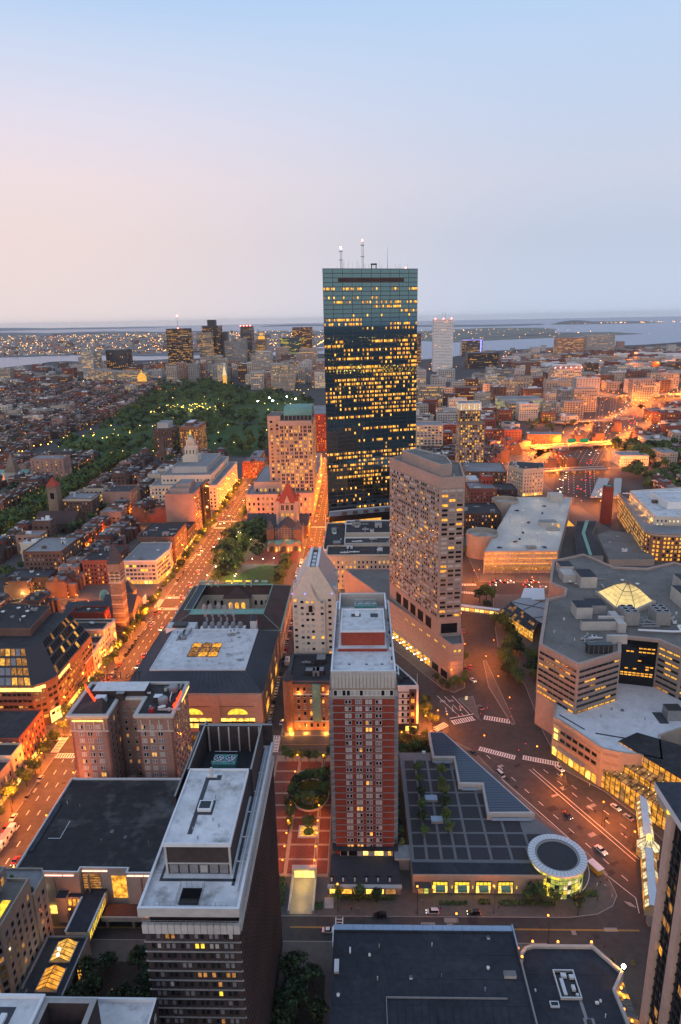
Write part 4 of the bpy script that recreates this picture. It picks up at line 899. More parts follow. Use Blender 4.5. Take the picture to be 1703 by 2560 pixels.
B.windows(O, 0, 20, w=1.9, h=4.6, dx=4.2, fh=8.5, base=3, top=1, edges=[1], wts={'glass_dark': .75, 'lit_dim': .25}, frame='limestone')
B.done()
a = MB()                                                       # steam over the plant: clumps of thin vapour
v = bpy.data.materials.new('vapour'); v.use_nodes = True; t_ = v.node_tree; t_.nodes.remove(t_.nodes['Principled BSDF']); pv = N(t_, 'ShaderNodeVolumePrincipled'); pv.inputs['Color'].default_value = (.95, .95, .97, 1); pv.inputs['Density'].default_value = .6
t_.links.new(pv.outputs[0], t_.nodes['Material Output'].inputs['Volume']); MATS['vapour'] = v
for i in range(5):
    x = -93+i*4.2; q = random.Random(i)
    for k in range(3): a.blob((x-k*(.9+.3*(i % 2))+q.uniform(-.4, .4), 371.5+k*1.8, 29.5+k*(2.6+q.uniform(0, .9))), .8+.32*k, .8+.3*k, 1.9+.4*k, 'vapour', 8, 6)
st = a.build('steam'); tag(st, 'thin white steam rising from the cooling plant between the two library buildings', 'steam', None, 'stuff')

# 10. cream gabled tower
B = Bld('office_tower', 'cream stone tower with a steep gabled roof and purple corner lights', 'office tower', -26, 355)
X0, X1, Y0, Y1, Z = -37.6, -14.2, 338, 372, 59
a = MB(); a.prism(rect(X0, X1, Y0, Y1), 0, Z, 'cream', False); a.prism(rect(X0+3.5, X1-6, Y0-2.2, Y0-.005), 0, Z-3, 'cream', 'cream'); B.part('wall', a)
cx = -26.2
a = MB(); g = [(X0, Y0, Z), (X1, Y0, Z), (cx+3, Y0+1.5, Z+15), (cx-3, Y0+1.5, Z+15)]; a.face(g, 'cream'); B.part('gable', a); a = MB(); a.face([(X1, Y1, Z), (X0, Y1, Z), (cx-3, Y1-1, Z+15), (cx+3, Y1-1, Z+15)], 'cream'); B.part('gable', a)
for sx_, xe in ((-1, X0), (1, X1)):
    a = MB(); tx = cx+sx_*3; pts = [(xe, Y0-.3, Z), (xe, Y1+.3, Z), (tx, Y1-1, Z+15), (tx, Y0+1.5, Z+15)]; a.face(pts if sx_ > 0 else pts[::-1], 'metal_grey')
    for i in range(1, 17): t = i/17; a.tube((xe, Y0+(Y1-Y0)*t, Z+.12), (tx, Y0+1.5+(Y1-Y0-2.5)*t, Z+15.1), .14, 'metal_white', 3, None, False)
    B.part('roof_slope', a)
a = MB(); a.box(cx-3, cx-1.6, Y0+1.5, Y1-1, Z+13.6, Z+15.6, 'metal_white'); a.box(cx+1.6, cx+3, Y0+1.5, Y1-1, Z+13.6, Z+15.6, 'metal_white'); a.box(cx-1.6, cx+1.6, Y0+2, Y1-1.5, Z+12, Z+13.7, 'metal_dark', 'glass_black')
for i in range(4): a.box(cx-1, cx+.9, Y0+5+i*6, Y0+7.4+i*6, Z+13.7, Z+14.8, 'metal_white')
B.part('ridge_well', a)
a = MB(); a.face([(cx-5.5, Y0-2.3, Z-3), (cx+2.5, Y0-2.3, Z-3), (cx-1.5, Y0-2.1, Z+6)], 'cream'); a.face([(cx+2.5, Y0-2.3, Z-3), (cx+1.5, Y0+.5, Z+1), (cx-1.5, Y0+.5, Z+7)], 'cream'); a.box(cx-3, cx, Y0-3, Y0-2.31, Z-9.5, Z-4.6, 'cream'); a.box(cx-2.6, cx-.4, Y0-3.05, Y0-3.005, Z-9, Z-5.2, 'glass_dark'); B.part('gable_bay', a)
for i in range(16):
    z = 3+i*3.45
    for x in (-36, -32.2, -29.4, -26.6, -21.6, -17.6):
        inn = X0+3.5 < x < X1-6
        wins_at(B, x, (Y0-2.21 if inn else Y0-.01), z, 1.9, 1.75, pick({'glass_dark': .48, 'blind': .3, 'blind_dim': .12, 'lit_amber': .1}), 'trim', 0, 'trim')
    for y in (341, 346, 351, 356, 361, 366): wins_at(B, X1+.01, y, z, 2.2, 1.75, pick({'glass_dark': .45, 'blind': .25, 'lit_amber': .2, 'blind_dim': .1}), 'trim', math.pi/2)
for x, y in ((X0+.2, Y0-.5), (X0+7, Y0-.8), (X1-2, Y0-.6), (X1, Y0+6), (X1, Y1-5)): a = MB(); a.blob((x, y, Z+.6), .45, .45, .4, 'neon_blue'); B.part('corner_light', a)
for x, y in ((X0+1.2, Y1-4), (X0+1.2, Y0+10), (X1-1.2, Y0+5), (X1-1.2, Y1-7)): a = MB(); a.box(x-1.4, x+1.4, y-2.2, y+2.2, Z-.5, Z+3.4, 'cream', 'metal_grey'); B.part('dormer', a)
B.done()

# 11. floodlit brick hotel behind the red tower
B = Bld('hotel', 'old brick corner hotel floodlit orange with a round corner turret', 'hotel', -26, 316)
X0, X1, Y0, Y1, Z = -38, -14.5, 302, 331, 27
B.tier(rect(X0, X1, Y0, Y1), 0, Z, 'brick_orange', 'roof_black', .8, 'slate', th=1.2, cornice=(1.2, .7, 'slate'), wins=[dict(w=1.1, h=2.0, dx=2.9, fh=3.4, base=2, top=.5, wts={'glass_dark': .55, 'blind_dim': .2, 'lit_warm': .15, 'lit_amber': .1}, frame='trim', sill='trim')])
a = MB(); a.lathe(X0+.5, Y0+.5, [(2.6, 0), (2.6, 29)], 16, 'brick_orange'); a.lathe(X0+.5, Y0+.5, [(2.9, 29), (2.9, 29.5), (.05, 34.5)], 16, 'slate'); B.part('turret', a)
a = MB(); a.box(X0-.25, X1+.25, Y0-.5, Y0-.003, 20.2, 20.9, 'trim'); a.box(X0-.25, X1+.25, Y0-.35, Y0-.003, 5.2, 5.8, 'trim'); a.box(-25.4, -21.4, Y0-1.2, Y0-.004, 5.8, 26.5, 'copper'); B.part('stone_band', a)
B.gear(X0+6, X1-2, Y0+4, Y1-4, Z, 9, 31, ('unit', 'duct', 'vent', 'house'), ('metal_dark', 'brick_dark', 'metal_grey')); B.done()
FLOODS = [(-36.5, 298.6, 1.0, 3800), (-29, 299, 1, 2200), (-19, 299, 1, 2200), (-24, 301, 21.6, 700), (-32, 301, 21.6, 700), (-17, 301, 21.6, 700)]

# 12. white wedge-shaped building right of the red tower
B = Bld('apartment_block', 'narrow white six-storey block with black base wedged beside the red tower', 'apartment block', 22, 312)
P_ = [(14.5, 302.3), (27.3, 302.3), (25.5, 308), (14.5, 330)]
B.tier(P_, 0, 24.2, 'white_paint', 'roof_black', .8, 'white_paint', wins=[dict(w=1.1, h=1.9, dx=2.7, fh=3.5, base=4.4, top=.5, edges=[0], wts={'glass_dark': 1}, frame='trim', px=6), dict(w=1.1, h=1.9, dx=3.2, fh=3.5, base=4.4, edges=[1, 2], wts=DARKW, frame='trim')])
a = MB(); a.box(14.4, 27.5, 302.05, 302.28, 0, 3.6, 'metal_dark'); a.box(22.6, 26.2, 301.4, 302.27, 3.7, 23, 'brick_brown')
for i in range(5): a.box(14.4, 22.5, 302.0, 302.28, 7.3+i*3.5, 7.6+i*3.5, 'metal_dark')
B.part('bay_front', a)
for i in range(5): wins_at(B, 24.4, 301.39, 4.6+i*3.7, 1.9, 2.6, pick({'glass_dark': .5, 'lit_amber': .5}), 'brick_brown')
a = MB(); a.box(21, 26.5, 301, 301.9, .2, 2.4, 'shop_glow'); B.part('entrance_light', a)
a = MB(); a.tube((26.6, 303, 24), (26.6, 303, 31), .1, 'white_paint', 5); a.box(15, 15.5, 302.4, 302.9, 24.9, 27, 'neon_red'); B.part('flagpole', a)
B.gear(16, 22, 306, 318, 24.2, 6, 41, ('unit', 'duct', 'vent'), ('metal_dark', 'metal_white')); B.done()

# 13. hotel tower in pinkish concrete on its wide podium
B = Bld('hotel_tower', 'tall pinkish concrete hotel tower with hundreds of small windows on a wide podium', 'hotel tower', 42, 385)
POD = [(49.5, 348), (56.5, 349.5), (58, 372), (62, 410), (66, 470), (-13, 470), (-8, 458)]
B.tier(POD, 0, 22.8, 'concrete_pink', 'roof_gravel', 1.2, 'concrete_pink', th=.8, names=('podium_wall', 'podium_roof'))
TW = [(42.8, 360), (56.2, 362), (59, 400), (36, 434), (17.8, 417)]
B.tier(TW, 22.8, 115.5, 'concrete_pink', 'roof_gravel', 1.4, 'concrete_pink', th=1)
B.windows(TW, 35, 113, w=1.75, h=1.35, dx=2.28, fh=2.72, base=.2, top=.1, margin=.8, edges=[4], wts={'glass_dark': .44, 'blind': .30, 'blind_dim': .17, 'lit_warm': .05, 'lit_dim': .04}, frame='trim', sill='concrete_band', px=99)
B.windows(TW, 35, 113, w=3.2, h=1.35, dx=4.15, fh=2.72, base=.2, top=.1, margin=.5, edges=[0, 1], wts={'glass_dark': .42, 'blind': .30, 'blind_dim': .2, 'lit_amber': .08}, frame='trim', sill='concrete_band', px=99)
e = TW; a = MB()
def edge_pt(p, q, t, off=0.0):
    L = math.hypot(q[0]-p[0], q[1]-p[1]); ux, uy = (q[0]-p[0])/L, (q[1]-p[1])/L; return (p[0]+ux*t+uy*off, p[1]+uy*t-ux*off)
def band(a, p, q, z0, z1, t0, t1, off, m):
    L = math.hypot(q[0]-p[0], q[1]-p[1]); t1 = L+t1 if t1 <= 0 else t1; A, Bq = edge_pt(p, q, t0, .004), edge_pt(p, q, t1, .004); A2, B2 = edge_pt(p, q, t0, off), edge_pt(p, q, t1, off)
    a.prism([A2, B2, Bq, A], z0, z1, m, None, True)
for i in range(29):
    band(a, TW[4], TW[0], 35.0+i*2.72-.95, 35.0+i*2.72-.15, .3, -.3, .22, 'concrete_band'); band(a, TW[0], TW[1], 35.0+i*2.72-.95, 35.0+i*2.72-.15, .3, -.3, .22, 'concrete_band')
B.part('spandrel_band', a, None, 'stuff')
a = MB()
for i in range(5): band(a, TW[4], TW[0], 25, 31.4, 10+i*9.6, 16.5+i*9.6, .15, 'glass_black')
band(a, TW[0], TW[1], 25, 31, 2, -2, .15, 'glass_black'); B.part('louvre_panel', a)
a = MB(); L = 122
for i in range(5):
    z = 7.5+i*3.1
    for j in range(12): band(a, POD[6], POD[0], z, z+.7, 4+j*10, 11.5+j*10, .05, 'concrete_band')
    band(a, POD[0], POD[1], z, z+.7, .6, -.6, .05, 'concrete_band')
B.part('podium_band', a)
for j in range(6):
    p_ = edge_pt(POD[6], POD[0], 70+j*9, .02); ang = math.atan2(POD[0][1]-POD[6][1], POD[0][0]-POD[6][0])
    for dd in (-.9, .9): q_ = edge_pt(POD[6], POD[0], 76+j*8.2+dd, .02); wins_at(B, *q_, 19.2, 1.5, 1.2, 'lit_yellow', 'concrete_band', ang)
for dd in (2, 4.6): q_ = edge_pt(POD[0], POD[1], dd, .02); wins_at(B, *q_, 19.2, 1.8, 1.6, 'lit_yellow', 'concrete_band', math.atan2(1.5, 7))
a = MB()
for j in range(7): band(a, POD[6], POD[0], .5, 5, 60+j*9, 66.5+j*9, .06, 'glass_dark' if j > 4 else 'lit_amber')
B.part('entrance_window', a)
cn = MB(); lt = MB()                                           # glass entrance canopy with rows of bright lamps
A0, A1 = 47, 105
for j in range(15):
    t = A0+j*(A1-A0)/14; p, q = edge_pt(POD[6], POD[0], t, .3), edge_pt(POD[6], POD[0], t, 7.2); cn.tube((*p, 6.4), (*q, 5.7), .12, 'metal_dark', 4)
    for oo in (5.2, 2.6): c = edge_pt(POD[6], POD[0], t+1, oo); lt.blob((*c, 5.55), .42, .42, .3, 'lamp_white' if j % 2 else 'lit_bright', 6, 3)
for oo in (.4, 3.8, 7.2): p, q = edge_pt(POD[6], POD[0], A0, oo), edge_pt(POD[6], POD[0], A1, oo); cn.tube((*p, 6.42-oo*.1), (*q, 6.42-oo*.1), .14, 'metal_grey', 4)
B.part('canopy', cn); B.part('canopy_light', lt)
B.tier([(43.4, 367), (50, 370), (49.5, 392), (34, 417), (25, 411)], 115.5, 122, 'concrete_pink', 'roof_gravel', .6, 'concrete_light', names=('penthouse_wall', 'penthouse_roof'))
B.gear(36, 50, 378, 402, 123.5, 9, 51, ('vent', 'vent', 'dish', 'unit')); B.gear(50, 56, 363, 370, 115.5, 4, 52, ('vent', 'vent')); B.done()
# footbridge from that podium
B = Bld('footbridge', 'enclosed footbridge with lit yellow windows over the road beside the hotel podium', 'footbridge', 80, 435)
a = MB(); a.prism([(63.9, 438.6), (92.4, 429), (93.6, 432.2), (64.6, 442)], 4.6, 8.3, 'concrete_light', 'metal_white', True); B.part('wall', a)
for i in range(9): t = (i+.5)/9; wins_at(B, 63.9+28.5*t, 438.6-9.6*t-.05, 5.1, 2.9, 2.2, 'lit_bright' if i % 3 else 'lit_amber', 'metal_dark', math.atan2(-9.6, 28.5))
B.done()

# 14. terrace complex: roof terrace, angular skylight, rotunda, lit shopfronts
B = Bld('shopping_hall', 'low shopping hall with paved roof terrace, lit shopfronts and round glass rotunda corner', 'shopping hall', 45, 235)
TP = [(17, 200.4), (64.5, 200.4), (80, 212), (66.5, 232), (55.5, 250), (46, 268), (38, 282), (31, 272.5), (16, 272.5)]
a = MB(); a.prism(TP, 0, 7.8, 'concrete_tan', 'terrace_band'); B.part('wall', a)
a = MB(); a.prism([(17, 200.1), (64.5, 200.1), (64.5, 206), (17, 206.3)], 7.804, 8.2, 'concrete_tan', 'roof_navy'); a.box(17, 64.5, 199.9, 200.3, 7.2, 8.6, 'concrete_tan'); B.part('front_roof', a)
def inpoly(x, y, P):
    c = False; j = len(P)-1
    for i in range(len(P)):
        if (P[i][1] > y) != (P[j][1] > y) and x < (P[j][0]-P[i][0])*(y-P[i][1])/(P[j][1]-P[i][1])+P[i][0]: c = not c
        j = i
    return c
xs = [17.6, 22.8, 28.2, 33.4, 38.6, 46.5, 54, 61.5, 69]; ys = [207.6, 214.6, 221.6, 229.2, 237, 245, 253, 260.4, 267, 272]
for i in range(8):                                              # dark paving fields between pale bands
    for j in range(9):
        x0, x1, y0, y1 = xs[i]+.5, xs[i+1]-.5, ys[j]+.5, ys[j+1]-.5
        if i == 6 and j == 0: x1 = 60
        if all(inpoly(x, y, inset(TP, 1.2)) for x, y in rect(x0, x1, y0, y1)):
            a = MB(); a.prism(rect(x0, x1, y0, y1), 7.804, 7.86, 'terrace_paving'); B.part('paving_field', a)
SK = [(30.5, 285), (37.8, 285), (67.3, 229.2), (48.4, 228.9), (49.4, 246.8), (39.6, 247), (40, 265), (30.6, 265)]
SKc = ccw(SK); a = MB(); a.prism(SKc, 7.8, 10.4, 'concrete_light', 'concrete_light'); B.part('skylight_curb', a)
a = MB(); ip = inset(SKc, .9); a.prism(ip, 10.404, 10.7, 'metal_white', 'solar_glass'); sk = B.part('skylight', a)
f = MB()
for k in range(38):                                            # glazing bars both ways, clipped to the outline
    y = 229.5+k*1.5; seg = [x/4 for x in range(120, 272) if inpoly(x/4, y, ip)]
    if seg: f.box(min(seg), max(seg), y-.07, y+.07, 10.701, 10.8, 'metal_dark')
for k in range(26):
    x = 31+k*1.4; seg = [y/4 for y in range(915, 1142) if inpoly(x, y/4, ip)]
    if seg: f.box(x-.05, x+.05, min(seg), max(seg), 10.702, 10.77, 'metal_dark')
f.build('glazing_bar', sk)
for (x0, x1, y) in ((31.5, 38.5, 264.2), (41, 47.5, 246.2), (50, 66, 228.2)): a = MB(); a.box(x0, x1, y-.45, y-.1, 8.3, 9.2, 'panel_blue'); B.part('clerestory', a)
for i, x in enumerate((26.8, 34.6, 42.2, 50.1)):
    sh = MB(); sh.box(x-2.8, x+2.8, 200.05, 200.39, .6, 5.6, 'metal_dark'); s_ = B.part('shop_window', sh); g = MB()
    for k in range(4): g.face([(x-2.6+k*1.33, 200.03, .7), (x-1.42+k*1.33, 200.03, .7), (x-1.42+k*1.33, 200.03, 3.9), (x-2.6+k*1.33, 200.03, 3.9)], 'shop_glow'); g.face([(x-2.6+k*1.33, 200.03, 4.1), (x-1.42+k*1.33, 200.03, 4.1), (x-1.42+k*1.33, 200.03, 5.4), (x-2.6+k*1.33, 200.03, 5.4)], 'lit_yellow')
    g.build('pane', s_); aw = MB(); aw.prism(rect(x-1.7, x+1.7, 198.4, 200.02), 3.2, 3.3, 'metal_green', None, True); aw.face([(x-1.7, 198.4, 2.4), (x+1.7, 198.4, 2.4), (x+1.7, 200, 4.1), (x-1.7, 200, 4.1)], 'metal_green'); aw.build('awning', s_)
a = MB(); a.box(18.6, 22.8, 200, 200.39, .3, 4.6, 'metal_dark'); a.face([(21, 199.97, .4), (22.6, 199.97, .4), (22.6, 199.97, 4.2), (21, 199.97, 4.2)], 'lit_green'); a.face([(18.8, 199.97, .4), (20.8, 199.97, .4), (20.8, 199.97, 4.2), (18.8, 199.97, 4.2)], 'lit_dim'); a.box(17.6, 23.4, 197.6, 200.3, 4.9, 5.2, 'glass_sky', None, True); B.part('entrance', a)
for x in (24, 31, 38.4, 46.2, 54): a = MB(); a.box(x-.12, x+.12, 199.7, 199.95, 2.8, 4, 'lit_yellow'); B.part('wall_lamp', a)
# rotunda
cx, cy, r_ = 69.9, 207.3, 9.4
for fl_ in range(5):
    for k in range(40):
        a0 = 2*math.pi*k/40; a1 = a0+2*math.pi/40*.9; am = (a0+a1)/2
        if fl_ > 1 and not (math.sin(am) < .25): 
            continue
        if sees(cx, cy, math.cos(am), math.sin(am)):
            a = MB(); z0 = .4+fl_*1.95; a.face([(cx+r_*math.cos(a0), cy+r_*math.sin(a0), z0), (cx+r_*math.cos(a1), cy+r_*math.sin(a1), z0), (cx+r_*math.cos(a1), cy+r_*math.sin(a1), z0+1.8), (cx+r_*math.cos(a0), cy+r_*math.sin(a0), z0+1.8)], pick({'lit_green': .62, 'lit_yellow': .18, 'lit_pale': .1, 'glass_sky': .1})); B.part('glass_pane', a)
a = MB(); a.lathe(cx, cy, [(r_-.15, 0), (r_-.15, 10.2)], 40, 'metal_grey')
for fl_ in range(6): a.lathe(cx, cy, [(r_+.12, .2+fl_*1.95), (r_+.12, .4+fl_*1.95)], 40, 'metal_grey')
B.part('rotunda_wall', a)
a = MB(); a.lathe(cx, cy, [(r_-.1, 10.0), (r_+1.0, 10.2), (r_+1.0, 10.9), (r_+.6, 11.0), (r_-1.5, 10.95), (r_-1.5, 10.6), (r_-2.3, 10.6), (r_-2.3, 10.4), (.01, 10.4)], 48, ['metal_white', 'metal_white', 'metal_white', 'metal_white', 'metal_grey', 'concrete_grey', 'concrete_grey', 'terrace_paving']); B.part('rotunda_roof', a)
a = MB()
for k in range(44): t = 2*math.pi*k/44; a.tube((cx+(r_-1.4)*math.cos(t), cy+(r_-1.4)*math.sin(t), 11), (cx+(r_+1)*math.cos(t), cy+(r_+1)*math.sin(t), 11), .05, 'metal_dark', 3)
B.part('roof_joint', a, None, 'stuff')
a = MB()
for k in range(60): t = -1.4+k*.04; a.tube((cx+(r_+2)*math.cos(t), cy+(r_+2)*math.sin(t), 3+k*.09), (cx+(r_+2)*math.cos(t+.04), cy+(r_+2)*math.sin(t+.04), 3+k*.09+.09), .12, 'metal_white', 4)
B.part('ring_rail', a)
for x, y, w_ in ((27.5, 240.5, 5), (28.5, 228, 4.6)): a = MB(); a.box(x-w_/2, x+w_/2, y-1.6, y+1.6, 7.9, 9.0, 'metal_grey', 'panel_blue'); B.part('roof_unit', a)
a = MB(); a.box(26.6, 28, 271.3, 272.2, 7.9, 9, 'white_paint'); B.part('roof_light', a); B.done()

# 15. dark flat roofs in the foreground
B = Bld('conference_hall', 'very large dark navy flat roof with pale glazed edge in the bottom foreground', 'hall', 18, 150)
B.tier(rect(-10.2, 46.2, 80, 172.2), 0, 13.2, 'concrete_grey', 'roof_navy', .5, 'roof_navy')
for i in range(18): a = MB(); x0 = -10.2+i*56.4/18; a.box(x0+.04, x0+56.4/18-.04, 172.21, 174.4, 12.6, 13.5, 'panel_blue', 'panel_blue', True); B.part('edge_pane', a)
a = MB(); a.box(-10.5, -10.21, 167.5, 173.5, 12, 14, 'metal_white'); a.box(46.21, 46.6, 166, 174.4, 12, 14.1, 'panel_blue'); a.box(5.5, 40, 150.0, 150.2, 13.21, 13.75, 'metal_grey'); a.box(5.5, 5.7, 120, 150, 13.21, 13.6, 'metal_grey'); B.part('roof_curb', a)
for i in range(16): a = MB(); a.box(6.5+i*2.2, 6.6+i*2.2, 120, 149.8, 13.21, 13.32, 'roof_black'); B.part('roof_seam', a)
a = MB()
for i in range(8): a.box(-10, 46, 108+i*8, 108.1+i*8, 13.205, 13.25, 'roof_black')
for i in range(7): a.box(-2+i*8, -1.9+i*8, 82, 172, 13.206, 13.24, 'roof_black')
B.part('roof_seam', a)
a = MB(); a.box(-9.6, -8.2, 157.4, 161.6, 13.21, 14.1, 'concrete_tan', 'metal_white'); B.part('roof_unit', a)
for x, y, r2 in ((-8.2, 150.6, .55), (36.2, 159.6, .55), (1, 163.6, .4)): a = MB(); a.lathe(x, y, [(.4, 13.2), (.4, 13.6), (r2, 13.8), (.05, 14.3)], 9, 'white_paint'); B.part('vent', a)
a = MB(); a.box(40.4, 43.9, 156.4, 158.2, 13.21, 14.3, 'concrete_light', 'roof_grey'); a.box(-5.2, -4.7, 164.2, 166, 13.21, 13.8, 'white_paint'); B.part('roof_hatch', a)
B.gear(0, 40, 152, 170, 13.2, 7, 77, ('vent', 'hatch'), size=.5); B.done()
B = Bld('low_hall', 'low dark roof with a sunken plant well and orange-lit curved parapet, bottom right', 'hall', 60, 155)
LP = [(46.7, 100), (74, 100), (73, 150), (72.8, 156), (77.2, 161.8), (71, 170.9), (52, 170.9), (49.5, 170), (47.8, 168), (46.7, 164)]
B.tier(LP, 0, 9.2, 'concrete_light', 'roof_navy', .9, 'concrete_light', th=.9)
a = MB(); p = rect(56.1, 62.3, 153.3, 162.3); q = inset(p, .35); a.prism(p, 9.21, 10.1, 'concrete_light', False); a.face([(x, y, 9.24) for x, y in q], 'glass_black')
for i in range(4): j = (i+1) % 4; a.face([(*p[i], 10.1), (*p[j], 10.1), (*q[j], 10.1), (*q[i], 10.1)], 'metal_white'); a.face([(*q[j], 9.25), (*q[i], 9.25), (*q[i], 10.1), (*q[j], 10.1)], 'concrete_grey')
B.part('plant_well', a)
a = MB()
for i in range(7): a.box(46.9+.4, 72, 112+i*8.2, 112.1+i*8.2, 9.205, 9.25, 'roof_black')
B.part('roof_seam', a); B.gear(49, 70, 120, 150, 9.2, 7, 18, ('vent', 'vent', 'duct', 'hatch'), size=.6)
for i, (x, y, hx, hy, h) in enumerate(((57.9, 157, .5, 2.6, .7), (58.9, 160.6, .8, .6, .9), (61.2, 160.2, .7, .6, .8), (60.7, 156.6, .5, .8, .9), (61.3, 154.6, .4, .4, .6))): a = MB(); a.box(x-hx, x+hx, y-hy, y+hy, 9.26, 9.26+h, 'metal_white'); B.part('rooftop_unit', a)
a = MB(); p = rect(52.6, 55.2, 150.9, 152.6); a.prism(p, 9.21, 9.8, 'metal_white'); a.box(52.9, 54.9, 151.2, 152.3, 9.801, 9.82, 'glass_black'); B.part('skylight', a)
a = MB(); a.box(61.3, 62.2, 148, 153.2, 9.21, 9.25, 'concrete_grey'); a.box(60.8, 63.8, 145.5, 148, 9.21, 9.27, 'concrete_grey'); a.box(61.6, 62.8, 146, 147.2, 9.27, 10, 'metal_dark'); B.part('walkway', a)
for x, y, s_ in ((66.2, 152.4, .5), (67.4, 153, .25), (49.5, 156, .2)): a = MB(); a.box(x-s_, x+s_, y-.3, y+.3, 9.21, 9.8, 'white_paint'); B.part('vent', a)
for x, y in ((52.3, 171.2), (60.2, 171.2), (70.6, 171.2), (47.2, 168.8), (47.8, 165.8)):
    a = MB(); a.box(x-.45, x+.45, y-.35, y+.35, 9.2, 10.6, 'concrete_tan'); a.blob((x, y, 10.9), .34, .34, .3, 'lamp_orange', 6, 4); B.part('wall_lamp', a)
for k in range(7):                                              # glazed lean-to on the east side
    a = MB(); y = 148+k*1.9; a.face([(73.4, y, 8), (77.6, y+1, 5.5), (77.6, y+2.6, 5.5), (73.4, y+1.7, 8)], pick({'glass_black': .55, 'lit_dim': .3, 'lit_amber': .15})); a.tube((73.4, y, 8.1), (77.6, y+1, 5.6), .1, 'metal_grey', 4); B.part('glass_pane', a)
for x, y in ((74.6, 157.2), (75.4, 155.9), (74, 152.2), (75, 148.9), (75.6, 158.8)): a = MB(); a.blob((x, y, 7.4), .38, .38, .38, 'lamp_orange', 6, 4); B.part('string_lamp', a)
B.done()
t_ = thing('park_lamp', 'brightest white globe lamp at the corner of the low dark roof, bottom right', 'street lamp', (77.8, 163.6, 0)); a = MB(); a.tube((77.8, 163.6, 0), (77.8, 163.6, 9.6), .12, 'metal_dark', 6); a.build('pole', t_); a = MB(); a.blob((77.8, 163.6, 9.9), .62, .62, .62, 'lamp_flood', 10, 7); a.build('globe', t_)
FLOODS += [(77.8, 163.6, 10.9, 2600), (52.3, 172.2, 10.6, 420), (60.2, 172.2, 10.6, 420), (70.6, 172.2, 10.6, 420), (47, 169.6, 11.4, 420)]

# 16. tower with pink piers at the right edge
B = Bld('hotel_tower', 'dark glass tower with pink stone piers leaning in at the right edge', 'hotel tower', 92, 130)
zt = 80; XL = 78.3
a = MB(); a.prism([(XL, 70), (120, 70), (120, 146.5), (82, 150), (XL+.2, 148.5)], 0, zt-4, 'glass_black', 'roof_grey'); B.part('wall', a)
for i, y in enumerate((148.2, 138.6, 129, 119.4, 109.8, 100, 90)):
    a = MB(); a.box(XL-.9, XL+.5, y-1.5, y+1.5, 0, zt-5 if i else zt-4, 'pier_stone'); B.part('pier', a)
for y in range(84, 148, 2):
    a = MB() if y == 84 else a
    a.box(XL-.10, XL+.2, y-.05, y+.05, 0, zt-5, 'metal_dark')
for k in range(22): a.box(XL-.12, XL+.2, 72, 147, 3.2*k+3, 3.2*k+3.5, 'metal_dark')
B.part('mullion', a, None, 'stuff')
for k in range(22):
    for j, y in enumerate((143.4, 133.8, 124.2, 114.6)):
        for d_ in (-2, 0, 2):
            if R.random() < .14: a = MB(); z = 3.2*k+3.6; a.face([(XL-.02, y+d_+.9, z), (XL-.02, y+d_-.9, z), (XL-.02, y+d_-.9, z+2.5), (XL-.02, y+d_+.9, z+2.5)], pick({'lit_dim': .8, 'lit_amber': .2})); B.part('lit_window', a)
a = MB(); p = [(77.3, 100), (77.3, 157.2), (125, 157.2), (125, 60), (77.3, 60)]; p = ccw([(77.2, 60), (125, 60), (125, 157.4), (77.2, 157.4)]); a.prism(p, zt-2, zt, 'metal_white', 'roof_navy', True); B.part('roof', a)
a = MB(); a.box(77.6, 82, 151, 156.5, zt-4.5, zt-2.004, 'concrete_tan', None, True); a.box(78, 81.6, 150.4, 150.9, zt-4.5, zt-2.1, 'lit_yellow'); B.part('soffit', a); B.done()  # glowing slab stands in for yellow light on the underside

# 17. faceted office block with big glowing skylight, on its podium
B = Bld('office_block', 'faceted stone office block with banded windows and a glowing pyramid skylight on its roof', 'office block', 140, 350)
OF = [(86.5, 308), (99.3, 286.7), (123.3, 299), (129.4, 316), (146.2, 311.8), (153, 300.5), (178, 270), (215, 290), (235, 390), (202, 423), (180, 412), (160.7, 415.4), (149.7, 440.4), (125.3, 427.8), (113, 388.9), (119.4, 379), (116, 369.7), (104.6, 363.9)]
OF = ccw(OF); Z = 43.4
B.tier(OF, 17.6, Z, 'concrete_pink', 'roof_gravel', 1.2, 'concrete_pink', th=1.6)
a = MB(); a.prism(inset(OF, .3), 0, 17.6, 'concrete_pink', False); B.part('base_wall', a)
def ribbons(p, q, z0, n, fh, wts, off=.02, h=1.25, seg=3.2, gap=.2, gm=None):
    L = math.hypot(q[0]-p[0], q[1]-p[1]); ang = math.atan2(q[1]-p[1], q[0]-p[0]); m = max(1, int((L-1.6)/seg)); run = None
    for i in range(n):
        z = z0+i*fh; a = MB(); band(a, p, q, z+h+.35, z+h+1.15, .8, -.8, .14, 'concrete_band'); B.part('spandrel', a)
        for j in range(m):
            c = edge_pt(p, q, .8+(j+.5)*(L-1.6)/m, .02)
            if run is None or R.random() > .45: run = pick(wts)
            wins_at(B, *c, z, (L-1.6)/m-gap, h, run, 'metal_dark', ang)
i0 = OF.index((86.5, 308)); n_ = len(OF)
RW = {'glass_dark': .62, 'lit_warm': .22, 'lit_amber': .08, 'lit_dim': .08}
ribbons(OF[i0], OF[i0+1], 18.6, 8, 3.05, RW); ribbons(OF[i0+1], OF[i0+2], 18.6, 8, 3.05, RW)
j0 = OF.index((153, 300.5)); ribbons(OF[j0-1], OF[j0], 18.6, 8, 3.05, RW); ribbons(OF[j0], OF[j0+1], 18.6, 8, 3.05, RW)
g0, g1 = OF[i0+3], OF[i0+4]; L = math.hypot(g1[0]-g0[0], g1[1]-g0[1])
